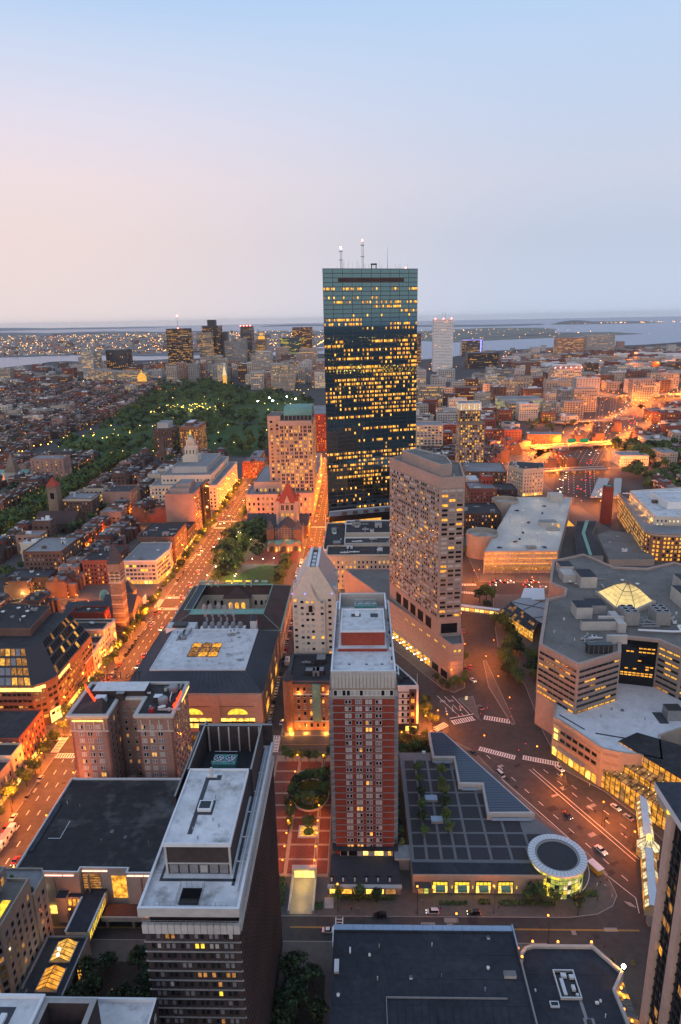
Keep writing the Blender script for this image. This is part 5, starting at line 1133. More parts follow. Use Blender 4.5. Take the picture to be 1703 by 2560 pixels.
a = MB(); band(a, g0, g1, 17.7, 43, .2, -.2, .5, 'glass_black'); band(a, OF[i0+2], OF[i0+3], 17.7, 43, .2, -.2, .06, 'concrete_pink'); B.part('glass_wall', a)
for z, js in ((38.6, (4, 5, 6, 7)), (36.6, (1, 2, 4, 5, 6, 7)), (31.8, (4,)), (28.6, (6, 7)), (27.2, (1, 3, 6)), (24.8, tuple(range(8))), (23.6, tuple(range(8)))):
    for j in js: c = edge_pt(g0, g1, .9+(j+.5)*(L-1.8)/8, .53); wins_at(B, *c, z, (L-1.8)/8-.15, 1.0, 'lit_amber', 'metal_dark', math.atan2(g1[1]-g0[1], g1[0]-g0[0]))
SKY = ccw([(136.5, 371.5), (153.8, 377), (161.8, 358), (148.3, 347.5), (139, 350.5)])
ctr = (148.5, 361, 55.5); a = MB(); a.prism(inset(SKY, -1.6), Z, 45.4, 'concrete_tan', 'concrete_tan'); B.part('skylight_curb', a)
glow('skylight_glow', (1, .74, .30), 1.15, .22, .25)
a = MB(); mid = [(ctr[0]+(x-ctr[0])*.45, ctr[1]+(y-ctr[1])*.45) for x, y in SKY]; a.taper(SKY, 45.42, mid, 52, 'skylight_glow', False); a.pyramid(mid, 52, ctr, 'skylight_glow'); sk = B.part('skylight', a); f = MB()
for i in range(5):
    j = (i+1) % 5; f.tube((*SKY[i], 45.5), (*mid[i], 52.05), .2, 'stone_brown', 4); f.tube((*mid[i], 52.05), (*mid[j], 52.05), .2, 'stone_brown', 4); f.tube((*mid[i], 52.05), (ctr[0], ctr[1], 55.6), .2, 'stone_brown', 4)
    for t in range(1, 12): u = Vector((*SKY[i], 45.45)).lerp(Vector((*SKY[j], 45.45)), t/12); v = Vector((*mid[i], 52.05)).lerp(Vector((*mid[j], 52.05)), t/12); f.tube(u, v, .07, 'stone_brown', 3, None, False); f.tube(v, (ctr[0], ctr[1], 55.56), .05, 'stone_brown', 3, None, False)
    for t in (.25, .5, .75): f.tube(Vector((*SKY[i], 45.45)).lerp(Vector((*mid[i], 52.05)), t), Vector((*SKY[j], 45.45)).lerp(Vector((*mid[j], 52.05)), t), .07, 'stone_brown', 3, None, False)
f.build('glazing_bar', sk)
for x0, x1, y0, y1, h, m, rf in ((123.5, 131.5, 403, 413, 6, 'concrete_light', 'roof_navy'), (122, 129.5, 391, 402, 5, 'concrete_light', 'concrete_light'), (129.5, 139, 382, 396, 7, 'concrete_light', 'roof_navy'), (114, 122.5, 339, 349, 6.5, 'concrete_light', 'roof_navy'), (122.5, 132, 345, 355, 5, 'concrete_grey', 'roof_navy'), (122.5, 137.5, 329.5, 331, 5.5, 'concrete_light', 'concrete_light'), (112.5, 130, 325, 327.5, 5, 'concrete_light', 'metal_dark'), (130, 134, 322, 338, 5, 'concrete_light', 'concrete_light'), (120, 130, 309.5, 311, 4.5, 'concrete_light', 'concrete_light'), (175, 184, 352, 366, 8, 'concrete_light', 'roof_navy'), (176, 186, 330, 340, 7, 'concrete_light', 'roof_navy'), (184, 196, 372, 384, 8, 'concrete_light', 'roof_navy')):
    a = MB(); a.box(x0, x1, y0, y1, Z, Z+h, m, rf); B.part('penthouse', a)
for x in (139.5, 155.5):
    a = MB(); a.box(x-3.8, x+3.8, 329, 339.5, Z+.6, Z+7.5, 'concrete_grey'); 
    for i in range(3):
        for j in range(2): cx_, cy_ = x-1.9+j*3.8, 331+i*3.4; a.lathe(cx_, cy_, [(1.6, Z+7.5), (1.6, Z+8.1), (1.4, Z+8.1), (1.4, Z+7.6), (.05, Z+7.6)], 12, ['metal_grey', 'metal_white', 'metal_dark', 'metal_dark'])
    B.part('cooling_tower', a)
a = MB()
for i in range(4): a.tube((143.4, 325+i*4, Z+3), (151.6, 337-i*4, Z+3), .2, 'metal_grey', 4)
for y in (325, 328, 336): a.tube((143, y, Z+2.2), (152, y, Z+2.2), .3, 'metal_grey', 4)
B.part('steel_frame', a)
a = MB(); pts = [(140, 322, 45), (156, 320, 45), (161, 320, 45), (160.5, 323.5, 46.5), (166, 323, 46.5)]
for u, v in zip(pts, pts[1:]): a.tube(u, v, .55, 'metal_white', 8)
B.part('pipe', a)
a = MB(); a.box(107.5, 119.5, 299.5, 303, Z, Z+4.6, 'metal_dark', 'glass_black')
for i in range(6): a.tube((108+i*2.3, 299.3, Z+.2), (108+i*2.3, 299.3, Z+4), .12, 'metal_grey', 4)
B.part('louvre_screen', a)
B.gear(110, 120, 307, 322, Z, 9, 61, ('unit', 'duct', 'vent')); B.gear(125, 170, 384, 405, Z, 12, 62, ('vent', 'dish', 'duct', 'unit')); B.gear(92, 110, 310, 355, Z, 5, 63, ('vent', 'vent')); B.gear(162, 172, 320, 350, Z, 5, 64); B.done()
B = Bld('shopping_podium', 'long stone podium with pale roof and rows of dark windows facing the avenue', 'podium', 115, 280)
PD = ccw([(99, 316), (88.5, 283), (90.9, 281), (102.7, 259.3), (109.8, 256.3), (117, 254.8), (125.5, 251.3), (131.7, 268.8), (143.1, 274.2), (190, 262), (205, 300), (130, 330), (113, 362), (108.5, 345)])
B.tier(PD, 0, 18.6, 'concrete_tan', 'roof_white_clean', .8, 'concrete_tan', th=.8)
P0, P1 = (88.5, 283), (102.7, 259.3); L = math.hypot(P1[0]-P0[0], P1[1]-P0[1]); ang = math.atan2(P1[1]-P0[1], P1[0]-P0[0])
for z in (13.2, 9.2):
    for j in range(7):
        if j == 0: continue
        c = edge_pt(P0, P1, 2+j*(L-2.4)/7+.6, .02); wins_at(B, *c, z, 3.0, 2.0, 'glass_black' if R.random() < .85 else 'lit_dim', 'concrete_band', ang)
c = edge_pt(P0, P1, 2.2, .02); wins_at(B, *c, 8.4, 2.8, 6.4, 'lit_bright', 'metal_dark', ang, None, True)
a = MB()
for z in (16.2, 12, 8): band(a, P0, P1, z, z+.9, .4, -.4, .08, 'concrete_band'); band(a, (102.7, 259.3), (109.8, 256.3), z, z+1.2, .6, -.6, .1, 'concrete_band')
B.part('stone_band', a)
a = MB()
for j in range(8): band(a, P0, P1, .4, 4.4, .8+j*3.3, 3.3+j*3.3, .06, 'lit_amber' if j % 3 else 'shop_glow')
band(a, P0, P1, 5.4, 6.1, 4, 20, 1.8, 'concrete_tan'); B.part('shopfront', a)
a = MB(); a.box(140, 147, 281, 287, 18.6, 24, 'metal_grey', 'metal_dark'); a.box(136, 140, 279, 288, 18.61, 18.9, 'slate'); a.prism([(104, 271), (130, 262.5), (130.2, 263), (104.2, 271.6)], 18.61, 18.9, 'slate'); a.prism([(92, 286), (100, 274), (100.3, 274.3), (92.4, 286.3)], 18.61, 18.9, 'slate'); B.part('roof_curb', a)
B.gear(110, 135, 268, 295, 18.6, 5, 71, ('vent', 'hatch'), size=.7); B.done()
# glass entrance hall stepping down to the avenue
B = Bld('glass_atrium', 'stepped glass entrance hall glowing amber beside the avenue, right', 'atrium', 116, 244)
T1, T2 = (103.5, 259.5), (122, 229); dx_, dy_ = T2[0]-T1[0], T2[1]-T1[1]; L = math.hypot(dx_, dy_); ux, uy = dx_/L, dy_/L; nx, ny = uy, -ux     # nx,ny points away from the avenue? checked below
if nx < 0: nx, ny = -nx, -ny
prof = [(0, 0), (0, 9), (5, 10), (5, 13.2), (10, 14), (10, 19)]
n_ = 14
a = MB(); pts = [(T1[0]+nx*10.2, T1[1]+ny*10.2), (T2[0]+nx*10.2, T2[1]+ny*10.2), (T2[0]+nx*40, T2[1]+ny*40), (T1[0]+nx*22, T1[1]+ny*22)]; a.prism(ccw(pts), 17.5, 19.4, 'metal_dark', 'roof_black', True); B.part('roof', a)
for k in range(n_):
    for i in range(5):
        (o0, z0), (o1, z1) = prof[i], prof[i+1]; sub = 3 if i in (0,) else 2
        for s_ in range(sub):
            ta, tb = k*L/n_+.12, (k+1)*L/n_-.12; f0, f1 = s_/sub, (s_+1)/sub; oa, ob, za, zb = o0+(o1-o0)*f0, o0+(o1-o0)*f1, z0+(z1-z0)*f0+.08, z0+(z1-z0)*f1-.08
            if i == 0 and s_ == 0: za = .3
            k_ = 'atrium_glow' if i in (0, 2, 4) and R.random() < .85 else 'atrium_dim'
            q = [(T1[0]+ux*t+nx*o, T1[1]+uy*t+ny*o, z) for t, o, z in ((ta, oa, za), (tb, oa, za), (tb, ob, zb), (ta, ob, zb))]
            a = MB(); a.face(q, k_); B.part('glass_pane', a)
f = MB()
for k in range(n_+1):
    t = k*L/n_
    for (o0, z0), (o1, z1) in zip(prof, prof[1:]): f.tube((T1[0]+ux*t+nx*o0, T1[1]+uy*t+ny*o0, z0+.1), (T1[0]+ux*t+nx*o1, T1[1]+uy*t+ny*o1, z1+.1), .2, 'metal_dark', 4)
for o, z in prof+[(0, 3), (0, 6), (2.5, 9.5), (7.5, 13.6), (10, 16.5), (5, 11.6)]: f.tube((T1[0]+nx*o, T1[1]+ny*o, z+.1), (T1[0]+ux*L+nx*o, T1[1]+uy*L+ny*o, z+.1), .12, 'metal_dark', 4)
B.part('frame', f)
for k in range(22): t = R.uniform(1, L-1); o = R.uniform(1, 9); z = 9.6 if o < 5 else 13.8; a = MB(); a.blob((T1[0]+ux*t+nx*o, T1[1]+uy*t+ny*o, z+.9), .26, .26, .26, 'lit_bright', 5, 3); B.part('string_lamp', a)
B.done()
# skybridge across the avenue with its lantern
B = Bld('skybridge', 'glass-sided skybridge with a lantern-topped octagonal kiosk across the avenue, right', 'skybridge', 106, 215)
Q = [(114.6, 242), (106.3, 215.7), (100.5, 199), (96.5, 187)]
for u, v in zip(Q, Q[1:]):
    L = math.hypot(v[0]-u[0], v[1]-u[1]); ang = math.atan2(v[1]-u[1], v[0]-u[0]); a = MB(); a.obox((u[0]+v[0])/2, (u[1]+v[1])/2, L/2, 1.3, 8.4, 8.9, ang, 'metal_grey', 'metal_white'); a.obox((u[0]+v[0])/2, (u[1]+v[1])/2, L/2, 2.6, 4.0, 4.6, ang, 'concrete_grey', None, True); B.part('roof', a)
    n_ = int(L/1.5); f = MB()
    for k in range(n_):
        for s_ in (-1, 1):
            c0, c1 = (k+.06)/n_, (k+.94)/n_; w_ = [(u[0]+(v[0]-u[0])*t-math.sin(ang)*o*s_, u[1]+(v[1]-u[1])*t+math.cos(ang)*o*s_, z) for t, o, z in ((c0, 2.6, 4.7), (c1, 2.6, 4.7), (c1, 2.5, 7.3), (c0, 2.5, 7.3))]; w2 = [(u[0]+(v[0]-u[0])*t-math.sin(ang)*o*s_, u[1]+(v[1]-u[1])*t+math.cos(ang)*o*s_, z) for t, o, z in ((c0, 2.5, 7.35), (c1, 2.5, 7.35), (c1, 1.3, 8.6), (c0, 1.3, 8.6))]
            a = MB(); a.face(w_, pick({'lit_amber': .5, 'lit_dim': .5})); a.face(w2, pick({'lit_pale': .6, 'lit_dim': .4})); B.part('glass_pane', a)
    for s_ in (-1, 1):
        for o, z in ((2.6, 4.7), (2.5, 7.3), (1.3, 8.7)): f.tube((u[0]-math.sin(ang)*o*s_, u[1]+math.cos(ang)*o*s_, z), (v[0]-math.sin(ang)*o*s_, v[1]+math.cos(ang)*o*s_, z), .1, 'metal_dark', 4)
    B.part('frame', f)
a = MB(); a.lathe(106.3, 215.7, [(4.3, 3.8), (4.3, 7.4)], 8, 'lit_dim'); a.lathe(106.3, 215.7, [(4.3, 7.45), (1.2, 10.4)], 8, 'lit_pale'); a.lathe(106.3, 215.7, [(1.1, 10.4), (1.1, 12.0), (.05, 13)], 8, 'lit_bright'); B.part('lantern', a)
f = MB()
for k in range(8):
    t = k*math.pi/4; c, s_ = math.cos(t), math.sin(t); f.tube((106.3+4.35*c, 215.7+4.35*s_, 3.8), (106.3+4.35*c, 215.7+4.35*s_, 7.45), .13, 'metal_dark', 4); f.tube((106.3+4.35*c, 215.7+4.35*s_, 7.5), (106.3+1.2*c, 215.7+1.2*s_, 10.5), .13, 'metal_dark', 4); f.tube((106.3+1.15*c, 215.7+1.15*s_, 10.4), (106.3+1.15*c, 215.7+1.15*s_, 12), .08, 'metal_dark', 4)
    c2, s2 = math.cos(t+math.pi/4), math.sin(t+math.pi/4); f.tube((106.3+4.35*c, 215.7+4.35*s_, 7.45), (106.3+4.35*c2, 215.7+4.35*s2, 7.45), .13, 'metal_dark', 4)
B.part('lantern_frame', f)
a = MB(); a.box(104.8, 107.8, 214.2, 217.2, 0, 3.8, 'concrete_grey'); a.box(95.5, 97.5, 187, 189, 0, 4, 'concrete_grey'); B.part('pier', a); B.done()
# small glass hall left of the office block
B = Bld('glass_hall', 'sloping glass hall glowing yellow between road trees and the faceted office block', 'glass hall', 106, 415)
W = [(93.7, 431.6), (107.7, 398)]
for k in range(16):
    for r_ in range(3):
        t0, t1 = (k+.05)/16, (k+.95)/16; a = MB(); z0, z1 = .4+r_*2.1, 2.35+r_*2.1
        q = [(W[0][0]+(W[1][0]-W[0][0])*t, W[0][1]+(W[1][1]-W[0][1])*t, z) for t, z in ((t0, z0), (t1, z0), (t1, z1), (t0, z1))]; a.face(q, pick({'atrium_glow': .5, 'lit_warm': .4, 'lit_amber': .1})); B.part('glass_pane', a)
for k in range(12):
    t0, t1 = (k+.05)/12, (k+.95)/12
    for r_ in range(4):
        f0, f1 = r_/4+.02, (r_+1)/4-.02; a = MB(); A = [Vector((93.7+14*t, 431.6-33.6*t, 6.7)).lerp(Vector((101+11*t, 434-32*t, 12)), ff) for t, ff in ((t0, f0), (t1, f0), (t1, f1), (t0, f1))]; a.face([tuple(v) for v in A], pick({'glass_black': .7, 'atrium_dim': .3})); B.part('roof_pane', a)
f = MB()
for k in range(17): t = k/16; f.tube((93.7+14*t, 431.6-33.6*t, 0), (93.7+14*t, 431.6-33.6*t, 6.7), .12, 'metal_dark', 4); f.tube((93.7+14*t, 431.6-33.6*t, 6.8), (101+11*t, 434-32*t, 12.1), .12, 'metal_dark', 4)
for z in (.3, 2.4, 4.5, 6.7): f.tube((93.7, 431.6, z), (107.7, 398, z), .12, 'metal_dark', 4)
B.part('frame', f)
a = MB(); a.prism(ccw([(101, 434), (112, 402), (120, 392), (128, 440), (110, 441)]), 11, 12.5, 'metal_dark', 'metal_grey', True); B.part('roof', a)
a = MB()
for u, v in (((101, 434), (124, 420)), ((106, 420), (126, 438)), ((110, 408), (120, 410))): a.tube((*u, 12.6), (*v, 12.6), .25, 'metal_dark', 4)
B.part('roof_rib', a); B.done()
B = Bld('stair_block', 'small pale sloped-roof block between the parking garage and the office block', 'stair block', 118, 444)
a = MB(); a.prism([(109, 441), (124, 434), (128, 452), (116, 460)], 0, 12, 'concrete_pink', 'metal_white', False, [11, 14, 15, 12]); B.part('wall', a); B.done()

# 18. parking garage with helical ramps
B = Bld('parking_garage', 'wide concrete parking garage with a pale open roof deck and lit deck openings', 'parking garage', 155, 600)
GP = [(97.5, 519.5), (156.3, 519.5), (217, 687), (160, 690)]
B.tier(GP, 7.5, 18.2, 'concrete_tan', 'concrete_light', 1.0, 'concrete_light', th=.4)
a = MB(); ins = inset(GP, 1.5); a.prism(ins, 0, 7.5, 'concrete_grey', False); B.part('core_wall', a)
for r_ in range(5):
    z = 8.4+r_*2.15
    for s_ in range(3): a = MB(); band(a, GP[0], GP[1], z, z+.7, 1+s_*19.4, 19+s_*19.4, .03, 'lit_dim' if r_ % 2 else 'lit_warm'); B.part('deck_opening', a)
    a = MB(); band(a, GP[1], GP[2], z, z+.8, 1, -1, .03, 'metal_dark'); B.part('deck_opening', a)
a = MB(); band(a, GP[0], GP[1], 3.5, 5.6, 1, -1, -1.3, 'lit_dim'); B.part('ground_floor_light', a)
a = MB()
for k in range(9): c = edge_pt(GP[0], GP[1], k*7.2+.7, -.8); a.box(c[0]-.5, c[0]+.5, c[1]-.4, c[1]+.4, 0, 7.5, 'concrete_tan')
B.part('pier', a)
a = MB(); a.box(190, 203, 672, 682, 18.2, 26, 'concrete_light'); a.box(160, 175, 588, 598, 18.2, 22, 'concrete_light', 'roof_grey'); a.box(174.5, 175.2, 584, 600, 18.3, 21, 'lit_warm'); a.box(163, 173, 575, 580, 18.2, 20, 'concrete_grey'); B.part('stair_tower', a)
DECK = []
for x, y in ((128, 540), (146, 545), (140, 575), (165, 570), (150, 615), (185, 612), (172, 650), (195, 655), (135, 600), (178, 675)):
    a = MB(); a.tube((x, y, 18.2), (x, y, 26), .12, 'metal_grey', 4); a.box(x-.9, x+.9, y-.15, y+.15, 26, 26.2, 'lit_pale'); B.part('deck_lamp', a); DECK.append((x, y))
a = MB(); a.box(133, 141, 527, 531, 18.2, 20.2, 'concrete_tan', 'roof_grey'); B.part('deck_shed', a)
sign('81', (137, 526.9, 18.5), (math.pi/2, 0, 0), 1.6, 'metal_dark', 'deck_number', .02)
B.done()
for x, y, r_, nm in ((104, 566, 13.5, 'nearer round concrete car ramp standing left of the parking garage'), (146, 676, 13.5, 'farther round concrete car ramp at the back of the parking garage')):
    B = Bld('ramp_tower', nm, 'ramp tower', x, y)
    a = MB(); a.lathe(x, y, [(r_, 0), (r_, 21), (r_-.8, 21), (r_-.8, 17)], 36, 'concrete_tan'); a.disc(x, y, r_-.8, 17, 36, 'concrete_light'); B.part('wall', a)
    a = MB(); a.lathe(x, y, [(4, 17), (4, 19.5), (3.6, 19.5), (3.6, 17)], 16, 'concrete_light'); B.part('core', a); B.done()

# 19. mirror-glass skyscraper
B = Bld('skyscraper', 'tallest dark mirror-glass skyscraper with antennas on its flat top', 'skyscraper', 12, 705)
HA, HB = (-34.4, 680), (57.6, 711.2); HP = [HA, HB, (58.2, 746), (-34.6, 715)]; HZ = 246.0
a = MB(); a.prism(HP, 0, HZ-.4, 'spandrel', 'roof_grey'); B.part('core', a)
Lh = math.hypot(HB[0]-HA[0], HB[1]-HA[1]); NBAY, NFL = 10, 60; fh = HZ/NFL; bw = Lh/NBAY; hang = math.atan2(HB[1]-HA[1], HB[0]-HA[0])
def panel(lits, tilt):
    b = MB(); n = 6; pw = (bw-.5)/n
    for i in range(n):
        x0 = -bw/2+.25+i*pw+.06; x1 = x0+pw-.12; t = tilt*(.5-((i*37) % 5)/5)
        b.face([(x0, -.10+t, .35), (x1, -.10-t, .35), (x1, -.10-t+tilt*.4, fh-.28), (x0, -.10+t+tilt*.4, fh-.28)], 'tower_glass')
        if lits[i]:
            b.face([(x0+.04, -.13, 1.5), (x1-.04, -.13, 1.5), (x1-.04, -.13, fh-.7), (x0+.04, -.13, fh-.7)], lits[i])
            if lits[i] != 'lit_dim': b.face([(x0+.04, -.13, .8), (x1-.04, -.13, .8), (x1-.04, -.13, 1.5), (x0+.04, -.13, 1.5)], 'lit_dim')
    return b.mesh('glass_panel')
PV = {}
q = random.Random(5)
for dens, nm in ((0, 'o'), (.1, 'a'), (.4, 'b'), (.82, 'c')):
    PV[nm] = [panel([(q.choice(('tower_lit', 'tower_lit', 'tower_amber', 'lit_dim', 'lit_warm')) if q.random() < dens else None) for i in range(6)], .012) for k in range(1 if nm == 'o' else 6)]
stuffp = MB(); count = 0
for r in range(NFL-1, -1, -1):
    rowd = q.choice((.25, .4, .6, .85))*(.5 if r > 46 else 1) if r < 57 else 0; run = 'o'
    for c in range(NBAY):
        if q.random() > .55: run = q.choice('bc') if q.random() < rowd else q.choice('ooa')
        if r in (52, 55): run = q.choice('bc') if q.random() < .6 else 'a'
        if 57 <= r: run = 'o'
        t = (c+.5)*bw; x, y = HA[0]+math.cos(hang)*t, HA[1]+math.sin(hang)*t; me = q.choice(PV[run])
        if count < 300: count += 1; link('glass_panel', me, B.root, (x, y, r*fh), hang)
        else:
            k = len(stuffp.v); ca, sa = math.cos(hang), math.sin(hang)
            stuffp.v.extend((x+v.co.x*ca-v.co.y*sa, y+v.co.x*sa+v.co.y*ca, r*fh+v.co.z) for v in me.vertices)
            for p_ in me.polygons: stuffp.f.append(tuple(k+i for i in p_.vertices)); stuffp.m.append(stuffp.mi(me.materials[p_.material_index].name))
B.part('glass_panel', stuffp, None, 'stuff')
a = MB(); p_, q_ = HB, HP[2]
for i in range(NFL): z = i*fh; a.face([(p_[0], p_[1], z+.3), (q_[0], q_[1], z+.3), (q_[0], q_[1], z+fh-.3), (p_[0], p_[1], z+fh-.3)], 'tower_glass'); z = i*fh; a.face([(HP[3][0]-.1, HP[3][1], z+.3), (HA[0]-.1, HA[1], z+.3), (HA[0]-.1, HA[1], z+fh-.3), (HP[3][0]-.1, HP[3][1], z+fh-.3)], 'tower_glass')
B.part('side_glass', a)
a = MB(); band(a, HA, HB, 57*fh+.4, 58*fh-.3, bw*1.55, -bw*1.5, .16, 'brick_dark'); B.part('louvre_band', a)
a = MB()
for i in range(4): j = (i+1) % 4; a.tube((*HP[i], HZ), (*HP[j], HZ), .35, 'metal_dark', 4)
B.part('parapet', a)
def hpt(t, o): return (HA[0]+math.cos(hang)*t-math.sin(hang)*o, HA[1]+math.sin(hang)*t+math.cos(hang)*o)
for t, h, n, lit in ((22, 19, 3, 1), (44, 26, 3, 1), (70, 21, 1, 0)):
    x, y = hpt(t, 12); a = MB()
    if n == 3:
        for i in range(3): aa = i*2.1; a.tube((x+1.1*math.cos(aa), y+1.1*math.sin(aa), HZ), (x+.9*math.cos(aa), y+.9*math.sin(aa), HZ+h), .16, 'metal_grey', 4)
        for k in range(int(h/2)):
            for i in range(3): aa, ab = i*2.1, (i+1)*2.1; a.tube((x+math.cos(aa), y+math.sin(aa), HZ+k*2), (x+math.cos(ab), y+math.sin(ab), HZ+k*2+2), .1, 'metal_white', 3)
        for k in (.45, .85): a.lathe(x, y, [(1.9, HZ+h*k), (1.9, HZ+h*k+.5)], 8, 'metal_grey')
    else: a.tube((x, y, HZ), (x, y, HZ+h), .3, 'metal_grey', 5, .08)
    an = B.part('antenna_mast', a)
    if lit:
        g = MB(); g.blob((x, y, HZ+h+.8), .8, .8, 1.1, 'beacon_red' if t == 44 else 'lamp_white'); g.build('beacon', an)
for i in range(26):
    x, y = hpt(q.uniform(8, 90), q.uniform(3, 18)); a = MB(); a.tube((x, y, HZ), (x, y, HZ+q.uniform(3, 9)), .09, 'metal_grey', 3); B.part('whip_antenna', a)
x, y = hpt(53.5, 6); a = MB()
for dx in (-2.2, 2.2): a.box(x+dx-.5, x+dx+.5, y-1, y+1, HZ, HZ+5, 'metal_dark')
a.box(x-2.9, x+2.9, y-1, y+1, HZ+4, HZ+5.4, 'metal_dark', None, True); B.part('window_cleaning_rig', a)
x, y = hpt(86, 4); a = MB(); a.blob((x, y, HZ+1.4), .7, .7, .8, 'beacon_red'); B.part('beacon', a); B.done()
B = Bld('low_lobby', 'black low wing with pale roof at the foot of the mirror-glass skyscraper', 'lobby', 0, 672)
B.tier([(-32.5, 657), (62, 685), (58, 706), (-33, 677)], 0, 9, 'glass_black', 'roof_grey', .8, 'metal_white')
a = MB()
for i in range(5): x = -20+i*11; a.box(x, x+5, 664+i*3.2, 668+i*3.2, 9, 11.5, 'metal_dark'); 
B.part('rooftop_unit', a, None, 'stuff'); a = MB(); a.face([(-30, 656.8, 1), (20, 671.5, 1), (20, 671.5, 4), (-30, 656.8, 4)], 'lit_amber'); B.part('window', a); B.done()

# 20. granite tower with green vaulted crown and its stepped base
B = Bld('office_tower', 'pinkish granite office tower with a green copper vaulted top above arched base blocks', 'office tower', -67, 725)
G = dict(wts={'glass_dark': .38, 'lit_warm': .34, 'lit_dim': .14, 'lit_amber': .08, 'blind_dim': .06}, frame='trim', px=99)
B.tier(rect(-84.2, -50.2, 697, 750), 24, 99.5, 'granite_pink', 'roof_gravel', 1.2, 'granite_pink')
for i in range(7):
    x0 = -83.2+i*4.85
    wd = 3.4
    for k in range(18):
        z = 27+k*3.85; kk = pick(G['wts'])
        for d_ in (-.85, .85): wins_at(B, x0+1.7+d_, 696.98, z, 1.55, 2.9, kk if R.random() < .8 else 'glass_dark', 'concrete_band')
a = MB()
for i in range(8): a.box(-84.0+i*4.85-.3, -84.0+i*4.85+.6, 696.4, 696.995, 24, 96, 'granite_pink')
a.box(-84.3, -50.1, 696.2, 696.99, 96, 97.4, 'granite_pink'); B.part('pilaster', a)
B.windows(rect(-84.2, -50.2, 697, 750), 24, 97, w=1.6, h=2.8, dx=3.4, fh=3.85, base=3, edges=[1, 3], allsides=True, **G)
B.tier(rect(-98, -84.2, 714, 752), 24, 103, 'granite_pink', 'roof_gravel', .6, 'granite_pink', wins=[dict(w=2.6, h=2.3, dx=4.6, fh=3.85, base=3, edges=[0], **G)])
B.tier(rect(-80.5, -51, 712, 748), 99.5, 104, 'metal_dark', None, .1, 'copper'); a = MB(); n = 10
for k in range(n):
    t0, t1 = math.pi/2*k/n, math.pi/2*(k+1)/n; y0, z0, y1, z1 = 712+12*(1-math.cos(t0)), 104+8*math.sin(t0), 712+12*(1-math.cos(t1)), 104+8*math.sin(t1); a.face([(-80.5, y0, z0), (-51, y0, z0), (-51, y1, z1), (-80.5, y1, z1)], 'copper')
a.face([(-80.5, 724, 112), (-51, 724, 112), (-51, 748, 112), (-80.5, 748, 112)], 'copper')
for x in (-80.5, -51): a.face([(x, 712, 104), (x, 715, 109), (x, 724, 112), (x, 748, 112), (x, 748, 104)], 'copper')
for i in range(11): x = -80+i*2.9; a.tube((x, 712.2, 104.2), (x, 715.8, 109.8), .16, 'copper', 3); a.tube((x, 715.8, 109.8), (x, 724, 112.2), .16, 'copper', 3)
B.part('copper_vault', a)
a = MB()
for i in range(8): a.box(-79.9+i*4.1, -79.3+i*4.1, 711.6, 712.1, 99.6, 104, 'granite_pink')
B.part('crown_pier', a)
for x0, x1, y0, y1, z in ((-121.5, -86, 693, 735, 23.5), (-115, -86, 709, 790, 33), (-86, -50.5, 690, 697, 25), (-121, -60, 735, 850, 22), (-70, -50.5, 697, 850, 26)):
    B.tier(rect(x0, x1, y0, y1), 0, z, 'granite_pink', 'metal_grey' if z in (23.5, 33) else 'roof_grey', 1, 'granite_pink', wins=[dict(w=2.1, h=3.2, dx=4.4, fh=5.6, base=1, top=2, wts={'glass_dark': .5, 'lit_warm': .4, 'lit_dim': .1}, frame='trim', px=99)], names=('base_wall', 'base_roof'))
a = MB()
for i in range(14): a.tube((-120+i*2.4, 694, 23.9), (-120+i*2.4, 734, 23.9), .2, 'metal_dark', 3)
for i in range(11): a.tube((-114+i*2.5, 710, 33.4), (-114+i*2.5, 788, 33.4), .2, 'metal_dark', 3)
B.part('roof_rib', a, None, 'stuff'); B.done()

# 21. stone church with red pyramid tower roof
B = Bld('church', 'brown stone church with a square tower under a steep red pyramid roof and arched porch', 'church', -70, 610)
a = MB(); a.prism(rect(-79, -61, 619, 637), 0, 34, 'granite_pink', 'slate')
for x in (-79, -61):
    for y in (619, 637): a.lathe(x, y, [(1.9, 0), (1.9, 36.5)], 10, 'granite_pink'); a.lathe(x, y, [(2.1, 36.5), (.05, 41)], 10, 'tile_red')
B.part('tower', a); a = MB(); a.pyramid(rect(-79.5, -60.5, 618.5, 637.5), 34.5, (-70, 628, 53), 'tile_red'); a.tube((-70, 628, 52.5), (-70, 628, 56), .18, 'metal_dark', 4); B.part('tower_roof', a)
a = MB(); a.face([(-72.8, 618.6, 34.4), (-67.2, 618.6, 34.4), (-70, 618.8, 42)], 'granite_pink'); a.face([(-67.2, 618.6, 34.4), (-67.2, 623, 36), (-70, 624, 42), (-70, 618.6, 42)], 'tile_red'); a.face([(-70, 618.6, 42), (-70, 624, 42), (-72.8, 623, 36), (-72.8, 618.6, 34.4)], 'tile_red'); B.part('dormer', a)
for x in (-74.5, -70, -65.5):
    for z, h, k in ((21, 4, 'lit_warm'), (27.5, 5, 'glass_dark')):
        for d_ in (-.7, .7): wins_at(B, x+d_, 618.7, z, 1.1, h, k, 'brick_red')
